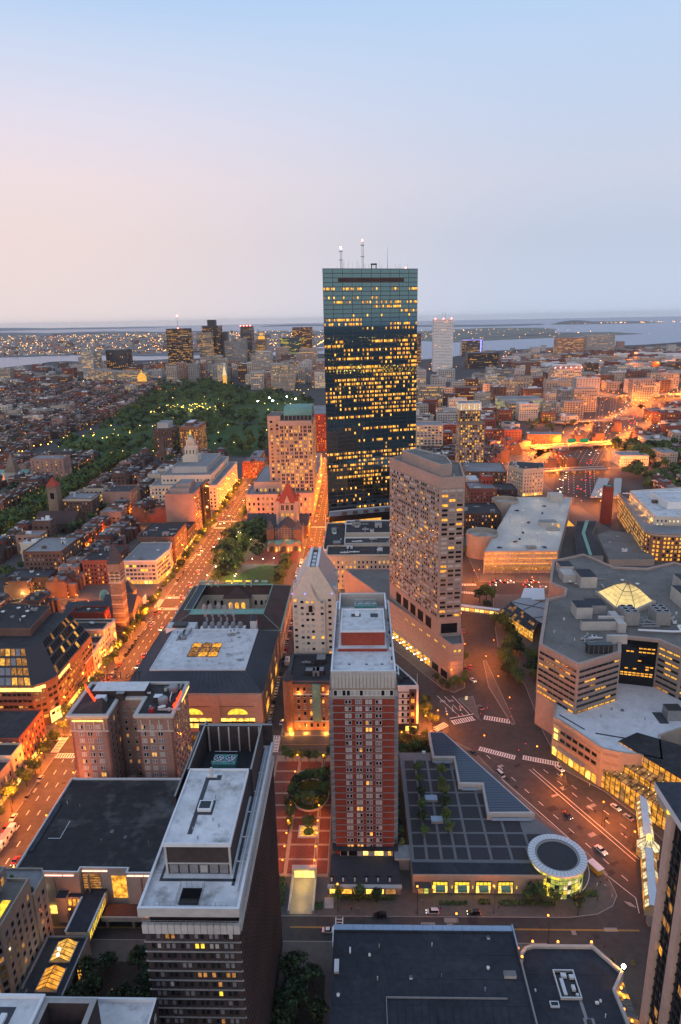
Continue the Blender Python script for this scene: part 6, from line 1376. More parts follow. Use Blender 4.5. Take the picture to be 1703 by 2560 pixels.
def gable_hall(B, x0, x1, y0, y1, z, rz, axis, wall, roof, names=('nave_wall', 'nave_roof')):
    a = MB(); a.prism(rect(x0, x1, y0, y1), 0, z, wall, False); r = MB(); e = .5
    if axis == 'y':
        xm = (x0+x1)/2; a.face([(x0, y0, z), (x1, y0, z), (xm, y0, rz)], wall); a.face([(x1, y1, z), (x0, y1, z), (xm, y1, rz)], wall)
        r.face([(x0-e, y0-e, z-.2), (xm, y0-e, rz+.1), (xm, y1+e, rz+.1), (x0-e, y1+e, z-.2)][::-1], roof); r.face([(xm, y0-e, rz+.1), (x1+e, y0-e, z-.2), (x1+e, y1+e, z-.2), (xm, y1+e, rz+.1)][::-1], roof)
    else:
        ym = (y0+y1)/2; a.face([(x0, y1, z), (x0, y0, z), (x0, ym, rz)], wall); a.face([(x1, y0, z), (x1, y1, z), (x1, ym, rz)], wall)
        r.face([(x0-e, y0-e, z-.2), (x1+e, y0-e, z-.2), (x1+e, ym, rz+.1), (x0-e, ym, rz+.1)], roof); r.face([(x0-e, ym, rz+.1), (x1+e, ym, rz+.1), (x1+e, y1+e, z-.2), (x0-e, y1+e, z-.2)], roof)
    B.part(names[0], a); B.part(names[1], r)
gable_hall(B, -79, -61, 590, 619, 14, 22, 'y', 'brownstone', 'slate'); gable_hall(B, -90, -50.8, 617, 640, 13, 21, 'x', 'brownstone', 'slate', ('transept_wall', 'transept_roof'))
for x in (-82.5, -57.5):
    a = MB(); a.prism(rect(x-3.4, x+3.4, 584, 592), 0, 19, 'brownstone', False); a.pyramid(rect(x-3.7, x+3.7, 583.7, 592.3), 19, (x, 588, 27.5), 'slate'); B.part('front_turret', a)
a = MB()
for z in range(3, 20, 2): a.tube((-78, 587.5, z), (-56, 587.5, z), .14, 'metal_grey', 3); a.tube((-54, 588, z), (-54, 606, z), .14, 'metal_grey', 3)
for i in range(9): a.tube((-78+i*2.75, 587.5, 0), (-78+i*2.75, 587.5, 20), .14, 'metal_grey', 3)
B.part('scaffold', a)
a = MB(); a.prism(rect(-85, -55, 580, 587), 0, 6.4, 'stone_brown', False); a.taper(rect(-85.3, -54.7, 579.6, 587), 6.4, rect(-84, -56, 584, 587), 8.6, 'copper')
for x in (-80.5, -70, -59.5): a.face([(x-4, 579.5, 5.6), (x+4, 579.5, 5.6), (x, 579.6, 9.8)], 'stone_brown'); a.face([(x+4, 579.5, 5.6), (x+1, 584, 8.3), (x, 584, 9.8), (x, 579.5, 9.8)], 'copper'); a.face([(x, 579.5, 9.8), (x, 584, 9.8), (x-1, 584, 8.3), (x-4, 579.5, 5.6)], 'copper')
B.part('porch', a)
for x in (-80.5, -70, -59.5):
    a = MB(); n = 10; a.face([(x-2.2, 579.45, .2), (x+2.2, 579.45, .2)]+[(x+2.2*math.cos(math.pi*k/n), 579.45, 2.8+2.2*math.sin(math.pi*k/n)) for k in range(n+1)], 'metal_dark'); B.part('porch_arch', a)
    FLOODS.append((x+3.6, 577.8, 1.2, 900))
a = MB()
for x in (-84.4, -76.6, -74, -66, -63.4, -55.6): a.box(x-.5, x+.5, 579, 579.58, 0, 4.4, 'limestone')
B.part('porch_pier', a); B.done()
FLOODS.append((-70, 612, 20, 1400)); FLOODS.append((-68, 586.5, 9.5, 500))
B = Bld('parish_house', 'small slate-roofed stone parish house left of the church', 'parish house', -103, 645)
gable_hall(B, -112, -93, 636, 655, 9, 17, 'x', 'brownstone', 'slate'); a = MB(); a.pyramid(rect(-107, -98, 636, 645), 12, (-102.5, 640, 19), 'slate'); a.prism(rect(-106.5, -98.5, 635.5, 645), 0, 12, 'brownstone', False); B.part('cross_gable', a); B.windows(rect(-112, -93, 636, 655), 0, 9, w=1.3, h=2.2, dx=3, fh=3.6, edges=[0], wts=MIXW); B.done()

# 22. grand hotel with light wells facing the square
B = Bld('grand_hotel', 'pale stone grand hotel with stepped light-court roofs and a long facade of paired windows', 'hotel', 15, 530)
HW = dict(w=1.2, h=2.0, dx=3.05, fh=3.8, base=2, top=1.2, wts={'glass_dark': .5, 'blind_dim': .12, 'lit_warm': .2, 'lit_dim': .12, 'lit_amber': .06}, frame='trim', sill='trim')
B.tier(rect(-27, 60, 489, 512), 0, 27, 'limestone', 'roof_black', 1.2, 'limestone', wins=[dict(HW, edges=[0, 3])], cornice=(1, .8, 'limestone'))
B.tier(rect(-31, -14, 512, 585), 0, 24, 'limestone', 'roof_black', 1, 'limestone', wins=[dict(HW, edges=[3], px=99)])
B.tier(rect(-14, 60, 512, 520), 0, 19, 'concrete_light', 'roof_grey', 1, 'white_paint'); B.tier(rect(-14, 60, 520, 536), 0, 26, 'limestone', 'roof_black', 1, 'white_paint', wins=[dict(w=1.2, h=1.8, dx=3.2, fh=3.8, base=2, edges=[0], wts=MIXW)])
B.tier(rect(-14, 60, 536, 548), 0, 18, 'concrete_light', 'roof_grey', 1, 'white_paint'); B.tier(rect(-14, 60, 548, 585), 0, 26, 'limestone', 'roof_black', 1, 'white_paint', wins=[dict(w=1.2, h=1.8, dx=3.2, fh=3.8, base=2, edges=[0], wts=MIXW)])
B.gear(-28, 20, 494, 508, 27, 10, 81, ('unit', 'duct', 'house', 'vent', 'dish'), ('metal_white', 'concrete_light', 'brick_brown')); B.gear(-28, -17, 520, 580, 24, 7, 82, ('unit', 'house', 'vent'), ('metal_white', 'brick_brown', 'copper'), 1.3); B.gear(-10, 30, 522, 534, 26, 8, 83, ('unit', 'duct', 'dish')); B.gear(-10, 30, 552, 580, 26, 10, 84, ('unit', 'house', 'duct'), size=1.3)
a = MB()
for x in (-9, -4): a.face([(x-2, 488.8, .3), (x+2, 488.8, .3), (x+2, 488.8, 4.4), (x, 488.8, 5.6), (x-2, 488.8, 4.4)], 'taillight' if False else 'lit_amber')
a.box(-13, 0, 486.5, 488.98, 5.9, 6.4, 'car_red', None, True); B.part('entrance', a)
a = MB(); a.tube((-29.5, 500, 24), (-29.5, 500, 39), .14, 'white_paint', 5); a.tube((-31, 560, 24), (-31, 560, 40), .14, 'white_paint', 5); B.part('flagpole', a)
a = MB(); a.blob((-29.5, 490, 29.4), .6, .6, .6, 'lamp_white'); B.part('roof_lamp', a); B.done()
FLOODS.append((-20, 484, 2, 1500)); FLOODS.append((-5, 484, 2, 1800)); FLOODS.append((12, 484, 2, 1500))

# 23. old church with striped campanile
B = Bld('church', 'dark stone church with a tall striped campanile and pointed roof beside the avenue', 'church', -164, 435)
x0, x1, y0, y1 = -164.5, -157.2, 411, 419; a = MB(); a.prism(rect(x0, x1, y0, y1), 0, 38, 'stone_brown', False); B.part('tower', a)
a = MB()
for i in range(18): a.box(x0-.12, x1+.12, y0-.12, y1+.12, 29+i*1.15 if i > 8 else 3+i*3.2, 29.5+i*1.15 if i > 8 else 3.6+i*3.2, 'brownstone' if i % 2 else 'limestone')
B.part('stone_band', a)
a = MB()
for x in (x0, x0+3.2, x1-.9):
    for y in (y0, y1-.9): a.box(x, x+.9, y, y+.9, 38, 45, 'limestone')
a.box(x0+1, x1-1, y0+1, y1-1, 38, 45, 'lit_dim'); a.box(x0-.4, x1+.4, y0-.4, y1+.4, 45, 50.5, 'stone_brown', None, True); a.box(x0-.5, x1+.5, y0-.5, y1+.5, 37.2, 38, 'limestone', None, True); B.part('belfry', a)
a = MB(); a.pyramid(rect(x0-.6, x1+.6, y0-.6, y1+.6), 50.5, ((x0+x1)/2, (y0+y1)/2, 64), 'slate'); a.tube(((x0+x1)/2, (y0+y1)/2, 63.6), ((x0+x1)/2, (y0+y1)/2, 67), .15, 'metal_dark', 4); B.part('spire', a)
gable_hall(B, -178, -156.5, 424, 448, 11, 19, 'x', 'stone_brown', 'slate'); gable_hall(B, -205, -178, 427, 445, 9, 14, 'x', 'brownstone', 'slate', ('hall_wall', 'hall_roof'))
a = MB(); a.prism(rect(-172, -163, 447, 455), 0, 16, 'stone_brown', False); a.pyramid(rect(-172.5, -162.5, 446.5, 455.5), 16, (-167.5, 451, 24), 'slate'); a.lathe(-186, 452, [(3.4, 10), (3.2, 13), (2.2, 15), (.05, 16.2)], 12, 'copper'); B.part('lantern', a)
B.windows(rect(-178, -156.5, 424, 448), 0, 11, w=1.6, h=5, dx=4, fh=9, base=3, edges=[1], wts={'glass_dark': .5, 'lit_amber': .5}, allsides=True)
a = MB(); a.box(-156.2, -155.9, 446, 453, 6, 12, 'white_paint')
for z in range(1, 15, 2): a.tube((-156, 437, z), (-156, 455, z), .1, 'metal_grey', 3)
B.part('scaffold', a); B.done()
FLOODS += [(-155, 415, 1, 700), (-160.8, 415, 41, 300)]

# 24. dark glass office block with sloped upper floors
B = Bld('office_block', 'dark glass and brown brick office block with sloping upper glazing at a street corner', 'office block', -178, 330)
WW = dict(w=2.2, h=1.6, dx=2.5, fh=3.5, base=4.5, top=.2, margin=.5, wts={'glass_dark': .5, 'blind_dim': .14, 'lit_warm': .14, 'lit_dim': .12, 'lit_amber': .1}, frame='metal_dark', runs=.5)
B.tier([(-215, 304), (-168, 304), (-162.5, 308), (-159.5, 314), (-159.5, 362), (-215, 375)], 0, 24, 'brick_brown', 'roof_black', .3, 'brick_brown', wins=[dict(WW, edges=[0]), dict(WW, edges=[1, 2], w=2.0, dx=2.3), dict(WW, edges=[3], w=2.6, dx=3.4, wts={'glass_dark': .8, 'lit_dim': .12, 'lit_amber': .08})])
a = MB(); b0 = [(-215, 304), (-168, 304), (-160, 316), (-160, 362), (-215, 375)]; b1 = [(-215, 322), (-178, 322), (-172.5, 330), (-172.5, 365), (-215, 375)]; a.taper(b0, 24, b1, 36.5, 'metal_dark', 'roof_black'); B.part('sloped_wall', a)
for r_ in range(4):                                             # sloped glazing, pane by pane
    f0, f1 = r_/4+.03, (r_+1)/4-.03
    for (i, n) in ((0, 14), (2, 16)):
        for k in range(n):
            t0, t1 = k/n+.006, (k+1)/n-.006; P2 = [Vector((*b0[i], 24)).lerp(Vector((*b0[i+1], 24)), t).lerp(Vector((*b1[i], 36.5)).lerp(Vector((*b1[i+1], 36.5)), t), ff) for t, ff in ((t0, f0), (t1, f0), (t1, f1), (t0, f1))]
            nn = (P2[1]-P2[0]).cross(P2[3]-P2[0]).normalized()*.12; a = MB(); a.face([tuple(v+nn) for v in P2], pick({'blind_dim': .22, 'lit_dim': .5, 'atrium_dim': .1, 'lit_warm': .18}) if i == 0 else pick({'glass_black': .86, 'lit_dim': .1, 'lit_warm': .04})); B.part('glass_pane', a)
B.tier([(-212, 336), (-181, 336), (-183, 366), (-212, 372)], 36.5, 40.5, 'brick_brown', 'roof_black', .5)
B.gear(-208, -187, 345, 366, 40.5, 9, 91, ('vent', 'dish', 'dish', 'unit', 'hatch'))
a = MB(); a.box(-200, -163, 303.6, 303.98, 21.3, 23.2, 'lit_bright'); a.face([(-166.9, 304.7, 21.3), (-162.5, 308-.2, 21.3), (-162.5, 308-.2, 23.2), (-166.9, 304.7, 23.2)], 'lit_bright'); a.box(-159.4, -159.2, 316, 330, 21.3, 23.2, 'lit_bright'); a.face([(-175, 303.9, .4), (-168, 303.9, .4), (-168, 303.9, 3.4), (-175, 303.9, 3.4)], 'shop_glow'); a.face([(-159.4, 315, .4), (-159.4, 345, .4), (-159.4, 345, 3.2), (-159.4, 315, 3.2)], 'shop_glow'); a.face([(-162.4, 308, .4), (-159.4, 314, .4), (-159.4, 314, 7.5), (-162.4, 308, 7.5)], 'lit_bright'); B.part('lit_window', a); B.done()

# 25. other street blocks, one by one
def simple(name, label, cat, poly, ht, wall, roof, gear=4, seed=0, gz=None, group=None, par=.8, cor=None, shop=None, **wk):
    p = ccw(poly); xs_, ys_ = [v[0] for v in p], [v[1] for v in p]; B = Bld(name, label, cat, sum(xs_)/len(p), sum(ys_)/len(p), group)
    w0 = dict(w=1.2, h=1.8, dx=3.0, fh=3.5, base=4.2 if shop else 1.4, wts=MIXW, frame='trim', sill=None); w0.update(wk)
    B.tier(p, 0, ht, wall, roof, par, None, wins=[w0] if wk.get('w') != 0 else [], cornice=cor)
    if shop:
        a = MB(); n = len(p)
        for e in shop:
            u, v = p[e], p[(e+1) % n]; L = math.hypot(v[0]-u[0], v[1]-u[1]); k = int(L/3.4)
            for j in range(k): c0, c1 = edge_pt(u, v, .4+j*L/k, .05), edge_pt(u, v, (j+1)*L/k-.4, .05); a.face([(*c0, .3), (*c1, .3), (*c1, 3.1), (*c0, 3.1)], R.choice(('shop_glow', 'lit_warm', 'lit_amber', 'lit_bright')))
        B.part('shop_window', a)
    if gear: B.gear(min(xs_)+2, max(xs_)-2, min(ys_)+2, max(ys_)-2, ht, gear, seed+7, ('unit', 'vent', 'duct', 'hatch', 'house', 'dish'), ('metal_grey', 'metal_white', 'brick_brown', 'concrete_grey'))
    return B
simple('brick_building', 'long red brick street block with black roof at the lower left corner', 'building', [(-200, 268), (-157.7, 268), (-157.7, 292), (-200, 292)], 17.6, 'brick_red', 'roof_black', 4, 1, wts={'glass_dark': .5, 'lit_amber': .4, 'blind_dim': .1}, shop=[1]).done()
simple('stone_building', 'narrow white stone front with curly gable between brick blocks, left edge', 'building', rect(-185, -156.5, 258, 267.6), 15.5, 'limestone', 'roof_black', 2, 2, shop=[1]).done()
simple('office_building', 'pale banded office front with vertical fins, lowest at the left edge', 'building', rect(-185, -157, 226, 257.5), 13.6, 'concrete_pink', 'roof_black', 3, 3, dx=1.8, w=.9, h=2.4, shop=[1]).done()
simple('office_building', 'low block with dark roof nearest on the left street side', 'building', rect(-185, -157, 190, 225.5), 12, 'concrete_tan', 'roof_black', 3, 4, shop=[1]).done()
for i, (y0, y1, h, m, l) in enumerate(((349, 360, 13, 'brick_red', 'ornate red brick shop building with pale trim'), (360.3, 369, 13.8, 'limestone', 'pale stone four-storey shop building'), (369.3, 379, 14.5, 'cream', 'cream shop building with white cornice'), (379.3, 390, 19, 'limestone', 'taller white stone shop building'), (390.3, 399, 17, 'cream', 'white-fronted shop building nearest the church'))):
    simple('shop_building', l+' on the far kerb below the striped campanile', 'building', rect(-186, -159.2, y0, y1), h, m, 'roof_black', 2, 10+i, cor=(.8, .6, 'trim'), shop=[1], dx=2.6, wts=LITW if i == 3 else MIXW).done()
simple('brick_building', 'red brick block with a white rear wall and roof terrace behind the shops', 'building', rect(-188, -166, 400, 410), 21, 'brick_bright', 'roof_black', 4, 20).done()
simple('glass_office', 'six-storey glass and white-pier office block right of the striped campanile', 'building', [(-188, 502.5), (-162.3, 502.5), (-159, 530), (-162, 548), (-188, 548)], 19.5, 'concrete_light', 'roof_grey', 3, 21, w=2.4, h=1.9, dx=2.7, fh=3.4, wts={'glass_sky': .62, 'blind_dim': .2, 'lit_yellow': .06, 'glass_dark': .12}, shop=[0, 1], cor=(.6, .5, 'white_paint')).done()
simple('brick_apartments', 'deep red brick apartment house with bay fronts left of the campanile', 'apartments', rect(-221, -196, 502, 540), 20, 'brick_red', 'roof_black', 6, 22, dx=2.5).done()
simple('brick_apartments', 'brown brick flats with a pale gridded side wall and white roof tank', 'apartments', rect(-270, -239, 507, 545), 26, 'brick_brown', 'roof_grey', 5, 23, dx=3).done()
simple('brick_apartments', 'low dark mansarded terrace corner with lit restaurant windows, far left', 'apartments', rect(-276, -241, 484, 502), 13, 'brick_dark', 'slate', 6, 24, dx=2.4, shop=[0]).done()
simple('brown_building', 'brown stone block with copper-green roof edge along the avenue', 'building', rect(-192, -160, 550, 592), 23.5, 'brick_brown', 'roof_black', 7, 25, dx=2.4, shop=[1]).done()
simple('shop_building', 'low shop row with lit fronts before the pink blank-walled block', 'building', rect(-188, -160, 594, 626), 14, 'brick_dark', 'roof_black', 4, 26, shop=[1], wts=LITW).done()
B = simple('pink_block', 'tall block with a huge blank pink side wall and dark glass street front', 'office block', rect(-189, -160.5, 630, 680), 41, 'brick_pink', 'roof_grey', 0, 27, edges=[1], allsides=True, dx=3.2, w=2.0)
B.tier(rect(-185, -166, 634, 660), 41, 45.5, 'concrete_grey', 'roof_grey', .4); B.tier(rect(-180, -166, 640, 660), 45.5, 49, 'concrete_grey', 'roof_grey', .4); B.tier(rect(-160.4, -157.2, 655, 681), 0, 44, 'metal_dark', 'metal_dark', .2, wins=[dict(w=1.0, h=38, dx=2, fh=99, base=3, edges=[1, 0], wts={'glass_black': 1}, frame='metal_dark')]); B.done()
B = Bld('insurance_building', 'large cream stone insurance block with a tiered clock-tower cupola', 'office building', -195, 780)
CW = dict(w=1.7, h=2.2, dx=4.0, fh=3.9, base=3, top=1, wts={'glass_dark': .62, 'lit_warm': .28, 'lit_dim': .1}, frame='trim')
B.tier(rect(-232, -158, 722, 850), 0, 27, 'cream', 'roof_grey', 1.2, 'cream', wins=[CW], cornice=(.8, .6, 'cream')); B.tier(rect(-222, -166, 734, 840), 27, 36, 'cream', 'roof_grey', 1, 'cream', wins=[dict(CW, wts=LITW)]); B.tier(rect(-214, -174, 750, 830), 36, 42, 'concrete_light', 'roof_grey', 1, 'concrete_light')
for k, (hw, z0, z1) in enumerate(((9, 42, 49), (6.5, 49, 60), (4.6, 60, 67))):
    a = MB(); a.box(-200-hw, -200+hw, 790-hw, 790+hw, z0, z1, 'cream'); B.part('tower_stage', a)
a = MB(); a.lathe(-200, 790, [(3.2, 67), (3, 70), (2, 72.5), (1.2, 73.2), (1.2, 74.8), (.8, 75.6), (.05, 78.5)], 10, ['cream', 'copper', 'cream', 'lit_warm', 'lit_yellow', 'lit_yellow']); B.part('cupola', a)
for x in (-204, -200, -196): wins_at(B, x, 783.4, 51, 1.4, 5, 'glass_dark'); wins_at(B, x*.0-200+(x+200)*.6, 785.3, 61, 1, 4, 'lit_dim')
B.done()
for i in range(6): FLOODS.append((-155.5, 725+i*22, 1.5, 1800))
B = simple('hotel_block', 'brown and white hotel block, left one of two standing before the public garden', 'hotel', rect(-319, -291, 1037, 1075), 43, 'brick_brown', 'roof_grey', 4, 30, wts=MIXW, px=99); B.tier(rect(-314, -297, 1042, 1070), 43, 51, 'concrete_light', 'roof_grey', .4); B.done()
B = simple('hotel_block', 'taller orange brick hotel block, right one of two before the public garden', 'hotel', rect(-277, -248, 1030, 1085), 46, 'brick_orange', 'roof_grey', 4, 31, wts={'glass_dark': .5, 'lit_amber': .3, 'lit_warm': .2}, px=99); B.tier(rect(-270, -258, 1040, 1075), 46, 51, 'brick_brown', 'roof_white', .4); B.done()
def spire(name, label, x, y, hw, z0, z1, wall, roof, hall=None, belf=True):
    B = Bld(name, label, 'church', x, y); a = MB(); a.box(x-hw, x+hw, y-hw, y+hw, 0, z0, wall); B.part('tower', a)
    a = MB(); a.pyramid(rect(x-hw*1.12, x+hw*1.12, y-hw*1.12, y+hw*1.12), z0, (x, y, z1), roof); B.part('spire', a)
    if belf: wins_at(B, x, y-hw-.02, z0*.62, hw*.9, z0*.2, 'glass_black', 'trim')
    if hall: gable_hall(B, *hall)
    B.done()
spire('church', 'brownstone church with a very slender dark spire behind the cream insurance block', -275, 926, 4, 26, 55, 'brownstone', 'brownstone', (-292, -272, 905, 950, 10, 18, 'y', 'brownstone', 'slate'))
spire('church', 'stone church with a square tower and red pointed cap by the tree-lined avenue', -325, 692, 5.2, 37, 46, 'stone_brown', 'tile_red', (-326, -286, 640, 672, 10, 19, 'x', 'brownstone', 'tile_brown'))
spire('church', 'pale modern church with an old needle spire at the far left', -462, 874, 7, 14, 39, 'concrete_light', 'stone_brown', (-500, -450, 885, 905, 7, 12, 'x', 'concrete_light', 'copper'), False)
spire('church', 'church with a sharp grey spire at the end of the lamp-lit avenue', -128, 990, 3.4, 22, 52, 'brownstone', 'slate', (-150, -131, 985, 1010, 9, 16, 'x', 'brownstone', 'slate'))
simple('brick_tower_block', 'red brick apartment slab in three bays at the far left beside the tree avenue', 'apartments', rect(-434, -390, 868, 892), 31, 'brick_pink', 'roof_grey', 4, 33, dx=6).done()
simple('brick_apartments', 'long brown brick apartment house with pale top floor beside the red-capped church tower', 'apartments', rect(-318, -287, 694, 720), 21, 'brick_brown', 'roof_grey', 7, 34, cor=(2.4, .3, 'limestone')).done()
simple('brick_building', 'plain pink brick block with a blank side wall and white roof box', 'building', rect(-285, -254, 722, 755), 21, 'brick_pink', 'roof_black', 4, 35, edges=[1]).done()
for i, (x0, x1, y0, y1, h, m, l) in enumerate(((-156, -126.5, 876, 905, 22, 'brick_red', 'red brick block with a lit penthouse roof on the far left of the avenue'), (-156, -140, 905, 985, 17, 'brick_dark', 'dark stone block past the cream insurance building'), (-122, -112, 876, 900, 15, 'cream', 'small white-fronted building lit up at the end of the avenue'), (-112, -56, 876, 960, 16, 'concrete_tan', 'low grey-roofed block behind the granite tower'), (-28, 30, 876, 1010, 38, 'limestone', 'pale stone office block squeezed between granite tower and skyscraper'), (-110, -50, 1060, 1180, 58, 'brick_bright', 'bright red brick tower seen just left of the skyscraper'))):
    simple('office_building', l, 'building', rect(x0, x1, y0, y1), h, m, 'roof_grey', 5, 40+i, wts=LITW, px=99).done()
# beyond the garage
B = simple('tall_apartments', 'slim brick and glass apartment tower with a glowing stepped crown behind the pinkish hotel', 'apartment tower', rect(127, 159.5, 876, 910), 69, 'stone_brown', 'roof_grey', 0, 50, w=1.9, h=2.3, dx=3.0, fh=3.3, wts={'glass_dark': .3, 'blind': .3, 'lit_warm': .25, 'blind_dim': .15}, px=99)
B.tier(rect(127.5, 155, 886, 910), 69, 84, 'stone_brown', 'roof_grey', .5, wins=[dict(w=1.9, h=2.3, dx=3.0, fh=3.3, wts=LITW)]); B.tier(rect(127, 155.5, 885.4, 910), 84, 93, 'white_paint', 'roof_grey', .5, wins=[dict(w=1.6, h=7.2, dx=3.2, fh=9, base=.6, top=0, wts={'lit_pale': .7, 'lit_warm': .3}, frame='white_paint')]); B.done()
simple('corner_building', 'white seven-storey corner block with arched windows above the motorway', 'building', [(184.7, 765.4), (209.6, 772), (216, 800), (180, 812), (172, 790)], 31.5, 'limestone', 'roof_black', 7, 51, fh=4, base=5, shop=[0]).done()
simple('brick_building', 'dark brick block with satellite dish left of the round car ramps', 'building', rect(66, 131, 618, 655), 22, 'brick_dark', 'roof_black', 9, 52, wts={'glass_dark': .65, 'blind': .2, 'lit_amber': .15}).done()
B = simple('fire_station', 'red brick building with a tall square hose tower behind the hotel', 'building', [(112, 690), (140, 690), (140, 720), (112, 720)], 28, 'brick_red', 'roof_grey', 4, 53); B.tier(rect(128.5, 140.4, 712, 722), 28, 36, 'brick_bright', 'roof_grey', .5, wins=[dict(w=1.2, h=3, dx=3, fh=4, base=1, wts=LITW)]); B.tier(rect(116, 127, 722, 745), 0, 30, 'concrete_light', 'roof_white', .5); B.done()
simple('low_building', 'low dark block beside the white corner block', 'building', rect(145, 172, 735, 765), 15, 'brick_dark', 'roof_black', 5, 54).done()
simple('brick_warehouse', 'long dark brick warehouse with pale roof vaults beside the slim apartment tower', 'building', [(124, 800), (172, 795), (176, 850), (128, 856)], 22, 'brick_brown', 'roof_grey', 6, 55).done()
simple('school_building', 'low cream block with lit windows and a square rooftop tank beside the motorway', 'building', rect(352, 390, 921, 955), 14, 'cream', 'roof_grey', 4, 56, wts=LITW).done()
simple('brick_apartments', 'orange-lit brick terrace block at the motorway bridge', 'apartments', [(268, 1100), (322, 1096), (330, 1125), (272, 1130)], 15, 'brick_orange', 'roof_grey', 5, 57, wts=LITW).done()
simple('apartment_block', 'tan brick apartment block right of the motorway', 'apartments', rect(404, 425, 914, 950), 19, 'concrete_tan', 'roof_grey', 3, 58).done()
simple('brick_building', 'brick building with red lit windows at the right end of the motorway', 'building', rect(560, 620, 1330, 1370), 18, 'brick_red', 'roof_grey', 3, 59, wts=LITW).done()
B = Bld('chimney_stack', 'tall square red brick chimney stack beside the rail station', 'chimney', 242, 657); a = MB(); a.taper(rect(237.5, 246.5, 653, 661), 0, rect(238, 246, 653.5, 660.5), 38, 'brick_bright', 'roof_black'); a.box(239.6, 244.4, 655, 659, 38.004, 38.6, 'metal_green'); B.part('shaft', a); B.done()
B = Bld('train_station', 'long low rail station with dark curved roof, green strip and tan annexe', 'station', 205, 590)
a = MB(); a.prism([(179, 540), (200, 540), (210, 600), (227, 640), (209, 640), (194, 600)], 0, 7.5, 'concrete_grey', 'roof_black'); B.part('hall', a); a = MB(); a.prism([(188, 540), (190.6, 540), (203.5, 600), (220, 640), (216.5, 640), (200.5, 600)], 7.504, 8.3, 'copper', 'copper'); B.part('ridge_strip', a)
a = MB(); a.prism([(203, 535), (240, 535), (252, 600), (232, 615), (215, 600)], 0, 6, 'concrete_tan', 'roof_gravel'); B.part('annexe', a); a = MB(); a.box(200, 208, 645, 690, .2, 1, 'concrete_light', 'lit_amber'); B.part('glowing_ramp', a); B.gear(215, 240, 545, 600, 6, 6, 60, ('hatch', 'unit'), size=1.4); B.done()  # ramp top glows by itself, lamplight put into its colour
B = Bld('platform_canopy', 'pair of long glass platform canopies next to the motorway', 'canopy', 285, 790); a = MB(); a.prism([(252, 735), (264, 732), (303, 822), (291, 827)], 6, 6.6, 'metal_grey', 'glass_sky', True); a.prism([(276, 735), (284, 733), (318, 822), (310, 825)], 6, 6.6, 'metal_grey', 'glass_sky', True); B.part('roof', a); B.done()
B = simple('office_building', 'floodlit cream office block with a curved brick lower front at the right edge', 'office building', [(267, 666), (254, 575), (285, 570), (320, 575), (330, 680)], 30, 'cream', 'roof_white', 5, 61, wts={'lit_pale': .5, 'lit_warm': .3, 'glass_dark': .2}, px=99)
B.tier([(262, 683), (238.5, 556), (241, 548), (248, 544), (290, 540), (300, 570), (262, 572)], 0, 23, 'brick_orange', 'roof_grey', 1.4, 'limestone', wins=[dict(w=1.7, h=2.0, dx=2.9, fh=3.6, base=1.4, wts={'lit_warm': .55, 'lit_amber': .25, 'glass_dark': .2}, px=99)], cornice=(1.6, .9, 'limestone')); B.tier(rect(275, 330, 600, 640), 30, 36, 'white_paint', 'roof_white', .5); B.done()
for i in range(5): FLOODS.append((254+i*2.6, 585+i*20, 24.5, 1500))
simple('brick_building', 'small red brick building corner at the right edge by the station', 'building', rect(262, 300, 515, 536), 16, 'brick_red', 'roof_grey', 2, 62).done()

# ---------------------------------------------------------------- distant landmark buildings
def inview(x, y, m=1.04):
    f = -math.sin(YAW)*x+math.cos(YAW)*y; r_ = math.cos(YAW)*x+math.sin(YAW)*y; d = f*math.cos(PITCH)+CAMZ*math.sin(PITCH)
    return f > 90 and abs(r_) < d*.499*m+14
FW = dict(frame='trim', px=99, runs=.6, dx=5, fh=4, w=3.0, h=2.2, base=2)
def far(name, label, x0, x1, y, dep, ht, wall, wts=MIXW, cat='tower', roof='roof_grey', group=None, **k):
    B = Bld(name, label, cat, (x0+x1)/2, y+dep/2, group); d = dict(FW, wts=wts); d.update(k)
    B.tier(rect(x0, x1, y, y+dep), 0, ht, wall, roof, 1, wins=[d]); return B
far('office_tower', 'wide pale lit slab tower, left one of the pair beyond the hill houses', -1043, -1000, 2591, 90, 100, 'concrete_light', LITW).done()
far('office_tower', 'dark vertical-ribbed slab tower, right one of the pair beyond the hill houses', -990, -905, 2700, 60, 100, 'metal_dark', {'glass_dark': .85, 'lit_amber': .15}, w=2.5, dx=7, frame='trim').done()
B = far('office_tower', 'broad brown tower with bright lit floors and a red-lit mast', -861, -762, 3116, 70, 172, 'brick_dark', LITW, h=1.8, w=3.4); a = MB(); a.tube((-812, 3140, 172), (-812, 3140, 226), 1.2, 'metal_grey', 4, .4); a.blob((-812, 3140, 228), 4, 4, 4, 'beacon_red'); a.blob((-812, 3140, 174), 3, 3, 3, 'beacon_red'); B.part('antenna_mast', a); B.done()
far('office_tower', 'pale tower with bright lower floors tucked behind the broad brown tower', -760, -700, 3300, 50, 150, 'concrete_tan', LITW).done()
B = far('office_tower', 'tallest black downtown tower with a square crown block', -752, -668, 3350, 70, 180, 'metal_dark', {'glass_black': .84, 'lit_amber': .1, 'lit_dim': .06}, frame='metal_dark'); B.tier(rect(-728, -690, 3365, 3400), 180, 208, 'metal_dark', 'metal_dark', .5); B.tier(rect(-668, -640, 3370, 3420), 0, 150, 'metal_dark', 'metal_dark', .5); B.done()
B = far('office_tower', 'slim black tower with red lamps along its notched top', -556, -505, 3279, 80, 176, 'metal_dark', MIXW, frame='metal_dark'); a = MB()
for i in range(4): a.blob((-554+i*15, 3277, 179), 2.4, 2.4, 2.4, 'beacon_red')
B.part('beacon', a, None, 'stuff'); B.done()
